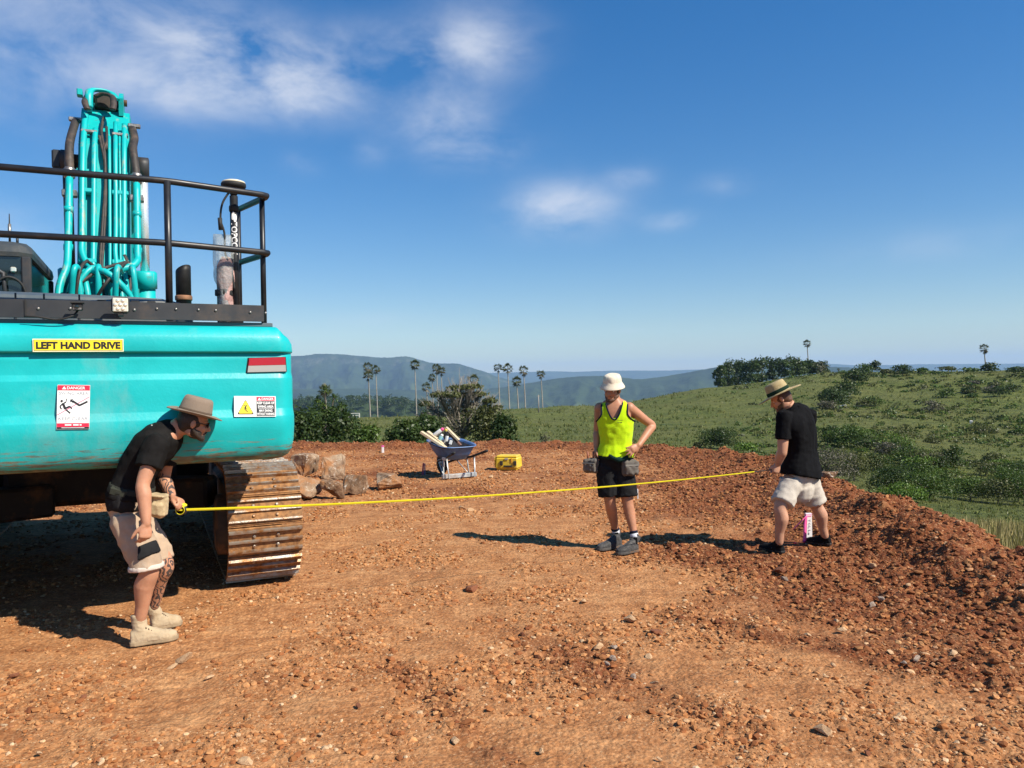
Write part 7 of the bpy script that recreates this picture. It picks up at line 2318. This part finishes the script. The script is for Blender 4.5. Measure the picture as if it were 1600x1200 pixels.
# ------------------------------------------------------------------ hillside shrubs
def hillside():
    n = [0]
    def b(px, base, wpx, hpx, pal, lab, nl=500, group='shrubs on the hillside', Y=None, cat='shrub', name='shrub', lumps=6):
        n[0] += 1
        p = ground_hit(px, base, 20) if Y is None else stand(px, Y)
        s = p.y / FPX
        bush(name, lab, p, wpx * s, hpx * s, 300 + n[0], pal, nl, max(.05, 1.45 * s), group, lumps, cat=cat, trunk=wpx > 30, clear=.0, dens=2.2)
    G = [(1126, 702, 62, 34, 'dark', 'dark round shrub beyond the soil edge left of the straw hat', 1800), (1166, 706, 34, 14, 'bright', 'low bright green bush at the soil edge next to the dark round shrub', 500), (1090, 700, 14, 10, 'olive', 'small olive bush at the left of the dark round shrub', 200),
         (1301, 637, 54, 34, 'dark', 'large dark tree beside the straw hat person\'s shoulder', 1500), (1322, 622, 46, 30, 'dark', 'dark tree uphill of the large one near the straw hat person', 900), (1336, 600, 40, 26, 'dark', 'dark tree below the crest right of the pine clump', 800), (1290, 640, 30, 14, 'grey', 'low grey bush at the foot of the large dark tree', 300),
         (1328, 700, 72, 36, 'mid', 'broad leafy shrub at mid slope right of the straw hat person', 1800), (1293, 697, 34, 34, 'dark', 'dark narrow shrub behind the straw hat person', 500), (1300, 690, 20, 24, 'grey', 'grey shrub squeezed against the straw hat person\'s back', 250), (1290, 755, 90, 60, 'grey', 'wide grey thicket at the waist of the straw hat person', 2000), (1335, 752, 60, 46, 'olive', 'olive thicket behind the young white-stemmed palm', 1300),
         (1385, 712, 40, 22, 'grey', 'grey shrub in the gully beyond the broad leafy shrub', 500), (1420, 722, 50, 26, 'dark', 'dark gully shrub left of the black-green cypress-like shrub', 700), (1487, 732, 30, 38, 'dark', 'upright black-green shrub in the middle of the gully', 700), (1455, 730, 44, 24, 'grey', 'grey-green shrub just left of the upright one', 600),
         (1392, 772, 76, 46, 'dark', 'big dark shrub right above the mound', 1800), (1452, 782, 80, 48, 'mid', 'big green shrub over the lower end of the mound', 1900), (1412, 783, 66, 30, 'bright', 'bright green bush poking over the mound', 1400), (1515, 782, 70, 40, 'mid', 'green shrub right of the big ones over the mound', 1300), (1560, 788, 70, 44, 'olive', 'olive shrub near the right edge over the dry grass', 1200), (1600, 790, 70, 54, 'mid', 'green shrub cut by the right edge of the view', 1200), (1540, 744, 60, 26, 'olive', 'olive shrub halfway down the gully at the right', 800), (1590, 752, 60, 30, 'dark', 'dark shrub in the gully at the right edge', 700), (1440, 752, 50, 26, 'mid', 'green shrub behind the big pair over the mound', 700), (1360, 735, 46, 26, 'olive', 'olive shrub right of the young palm', 600),
         (1353, 583, 24, 16, 'mid', 'round green tree on the crest left of the hedge', 300), (1367, 581, 16, 18, 'dark', 'small dark tree on the crest beside the round green one', 250), (1410, 587, 34, 18, 'dark', 'dark bushy tree on the crest in the middle of the hedge', 450), (1440, 583, 20, 9, 'mid', 'low green bush on the crest right of the dark bushy tree', 220), (1545, 582, 26, 16, 'dark', 'dark bush at the foot of the crest palm', 350), (1590, 584, 40, 12, 'dark', 'dark hedge bush on the crest at the right edge', 350), (1480, 580, 26, 8, 'olive', 'low olive bush on the crest left of the palm', 200), (1515, 582, 30, 8, 'mid', 'low green bush on the crest just left of the palm', 200), (1385, 583, 20, 7, 'olive', 'flat olive bush on the crest between two trees', 160)]
    for q in G: b(*q)
    g = np.random.default_rng(41)
    for k in range(26):
        px = g.uniform(1345, 1610); py = np.interp(px, [1345, 1450, 1610], [735, 772, 790]) - g.uniform(0, 58)
        w = g.uniform(36, 62)
        b(px, py, w, w * g.uniform(.42, .62), ('mid', 'dark', 'olive', 'bright', 'dark', 'mid')[k % 6], 'leafy bush in the dense thicket filling the gully', 420, 'gully thicket', lumps=6)
    g = np.random.default_rng(77)
    for k in range(18):
        px = g.uniform(1330, 1600); py = g.uniform(598, 700)
        if g.random() < .45: px = g.uniform(1470, 1605); py = g.uniform(600, 645)
        w = g.uniform(16, 44) * (.55 + (py - 590) / 150)
        b(px, py, w, w * g.uniform(.3, .55), ('dark', 'olive', 'mid', 'olive', 'grey')[k % 5], 'low scrubby bush scattered on the far green slope', 260, 'scrub on the far slope', lumps=5)
    # pine clump on the crest
    T = [(1124, 571, 22), (1138, 566, 28), (1154, 564, 28), (1170, 563, 30), (1186, 562, 28), (1207, 561, 28), (1226, 560, 32), (1244, 557, 32), (1262, 561, 30), (1281, 566, 30)]
    for k, (px, top, w) in enumerate(T):
        Y = 268 + (k % 3) * 8
        p = stand(px, Y); s = Y / FPX
        h = at(px, top, Y).z - p.z
        lab = ('leftmost', 'second', 'third', 'fourth', 'fifth', 'sixth', 'seventh', 'eighth', 'ninth', 'rightmost')[k] + ' pine of the dark clump on the hill crest' + ('' if k in (0, 9) else ', counted from the left')
        bush('pine_tree', lab, p, w * s, h, 700 + k, 'dark', 1500, .40, 'pines on the crest', 5, cat='tree', clear=.12)
    bush('tree', 'sparse grey tree with bare limbs at the right end of the pine clump', stand(1283, 255), 5.5, 5, 730, 'grey', 260, .2, None, 6, cat='tree')
hillside()

# ------------------------------------------------------------------ grass tufts and low scrub (uncountable)
def grass_cover():
    g = np.random.default_rng(55)
    def tufts(n, r0, r1, a0, a1, hfun, blades, pal, wid, name, label, keepf=None):
        u = g.random(n)
        r = r0 * (r1 / r0) ** u; a = np.radians(g.uniform(a0, a1, n))
        x = r * np.sin(a); y = r * np.cos(a)
        k = pad_sd(x, y) > .9
        if keepf is not None: k &= keepf(x, y, r)
        x, y, r = x[k], y[k], r[k]; n = len(x)
        z = terrain_z(x, y)
        h = hfun(r) * g.uniform(.5, 1.3, n)
        V = []; T = []
        pal = np.array(pal)
        base_t = pal[g.integers(0, len(pal), n)] * g.uniform(.75, 1.2, (n, 1))
        for b in range(blades):
            th = g.uniform(0, 2 * math.pi, n); sp = g.uniform(.0, .55, n)
            ox = np.cos(th) * h * .25 * g.random(n); oy = np.sin(th) * h * .25 * g.random(n)
            p0 = np.stack([x + ox, y + oy, z - .03], 1)
            tip = p0 + np.stack([np.cos(th) * sp * h, np.sin(th) * sp * h, h * g.uniform(.6, 1.1, n)], 1)
            sd = np.stack([-np.sin(th + .7), np.cos(th + .7), np.zeros(n)], 1) * (h * wid)[:, None]
            V.append(np.stack([p0 - sd, p0 + sd, tip], 1)); T.append(np.repeat((base_t * g.uniform(.8, 1.2, (n, 1)))[:, None], 3, 1))
        V = np.concatenate(V).reshape(-1, 3); T = np.concatenate(T).reshape(-1, 3)
        me = mesh_from(name, V, np.arange(len(V)).reshape(-1, 3)); set_col(me, 'tone', T)
        tag(link(name, me, LEAF), label, 'grass', kind='stuff')
    DRY = [(.36, .29, .12), (.27, .23, .085), (.44, .36, .17), (.20, .19, .06)]
    GRN = [(.12, .145, .034), (.17, .18, .048), (.095, .12, .026), (.21, .20, .065)]
    tufts(9000, 7, 30, 17, 40, lambda r: .30 + 0 * r, 7, DRY, .05, 'dry_grass', 'pale dry grass on the bank beyond the soil mound')
    tufts(7000, 19, 32, -34, 20, lambda r: .16 + 0 * r, 6, GRN + DRY[:2], .06, 'edge_grass', 'rough grass along the far edge of the soil')
    tufts(30000, 26, 290, -38, 40, lambda r: np.clip(r * .0036, .16, .6), 5, GRN, .16, 'pasture_tufts', 'tufts of green and yellow pasture grass', lambda x, y, r: (fbm2(x, y, 14.0, 3, 2.0) + g.uniform(-.25, .35, len(x))) > 0)
    # knee-high weedy scrub on the right-hand slope
    n = 3000
    r = 55 * (260 / 55) ** g.random(n); a = np.radians(g.uniform(16, 38, n)); x = r * np.sin(a); y = r * np.cos(a)
    k = (fbm2(x, y, 30.0, 3, 40.0) + g.uniform(-.22, .22, n)) > .06
    x, y, r = x[k], y[k], r[k]
    z = terrain_z(x, y)
    arr = []
    m = 26; nn = len(x)
    s = np.clip(r * .006, .4, 1.3) * g.uniform(.5, 1.2, nn)
    d = g.normal(size=(nn * m, 3)); d /= np.linalg.norm(d, axis=1)[:, None]; d[:, 2] = np.abs(d[:, 2])
    S = np.repeat(s, m)
    pos = np.repeat(np.stack([x, y, z], 1), m, 0) + d * np.stack([S, S, S * .55], 1) * g.uniform(.6, 1, (nn * m, 1))
    pal = np.array(GREENS['mid'] + GREENS['olive'] + GREENS['bright'][:1])
    tone = np.repeat(pal[g.integers(0, len(pal), nn)], m, 0) * g.uniform(.7, 1.25, (nn * m, 1))
    nr = d + g.normal(size=d.shape) * .5; nr /= np.linalg.norm(nr, axis=1)[:, None]
    v, f, t = leaves(pos, nr, S * .22, tone, g, .7)
    me = mesh_from('low_scrub', v, f); set_col(me, 'tone', t)
    tag(link('low_scrub', me, LEAF), 'knee-high green weeds covering the right-hand slope', 'scrub', kind='stuff')
grass_cover()

# ------------------------------------------------------------------ wooded rise far left, pasture fittings
ridge('wooded_rise', 'wooded rise beyond the pasture', [(-300, 630), (300, 626), (455, 627), (560, 625), (640, 629), (700, 638), (760, 652), (860, 670)], 1350, 420, mr, base=-140, seed=31.0)
def far_wood():
    g = np.random.default_rng(13)
    A = []
    for k in range(150):
        px = g.uniform(452, 700); t = np.interp(px, [452, 560, 640, 700], [627, 625, 629, 638])
        Y = 1330 + g.uniform(-60, 30)
        c = at(px, t + g.uniform(-4, 9), Y)
        w = g.uniform(5, 9); h = g.uniform(5, 9)
        A.append(crown_arrays([((c.x, Y, c.z), (w, w, h))], 110, 1.2, g, GREENS['dark']))
    tag(link('far_woodland', leaf_mesh('far_woodland', A), LEAF), 'bluish band of far woodland behind the shrubs', 'woodland', kind='stuff')
far_wood()
def fittings():
    wt = plain('weathered_white', (.62, .60, .56), .8); gp = plain('grey_pole', (.30, .27, .24), .85)
    p = ground_hit(553, 646, 60); Y = p.y; s = Y / FPX
    o = empty('stockyard_gate', p, 0, 'small white rail gate in the pasture left of the palms', 'gate')
    W, H = 17 * s, 7 * s
    for x in (-W / 2, W / 2): MB().box((x, 0, H / 2), (1.3 * s, 1.3 * s, H)).build('post', wt, o)
    for z in (H * .5, H * .95): MB().box((0, 0, z), (W, .8 * s, .9 * s)).build('rail', wt, o)
    p = ground_hit(1316, 638, 60); Y = p.y; s = Y / FPX
    o = empty('water_trough_rail', p, 0, 'pale bent rail beside the large dark tree on the slope', 'rail')
    MB().tube([(-6 * s, 0, 0), (-6 * s, 0, 3.2 * s), (6 * s, 0, 5.2 * s), (6 * s, 0, 1.0 * s)], .55 * s, 6).build('rail', wt, o)
    p = ground_hit(1517, 663, 60); s = p.y / FPX
    o = link('pale_rock', rock_mesh('pale_rock', (5 * s, 4 * s, 6 * s), 5, 6, 2), wt); o.location = p
    tag(o, 'small white rock alone on the far green slope', 'rock')
    p = stand(841, 205); s = 205 / FPX
    o = empty('utility_pole', p, 0, 'thin grey utility pole in the pasture under the rightmost palm of the row', 'pole')
    h = at(841, 617, 205).z - p.z
    MB().tube([(0, 0, -.3), (0, 0, h)], [.17, .12], 8).build('pole', gp, o)
    MB().box((0, 0, h * .93), (.9, .1, .1)).build('cross_arm', gp, o)
fittings()
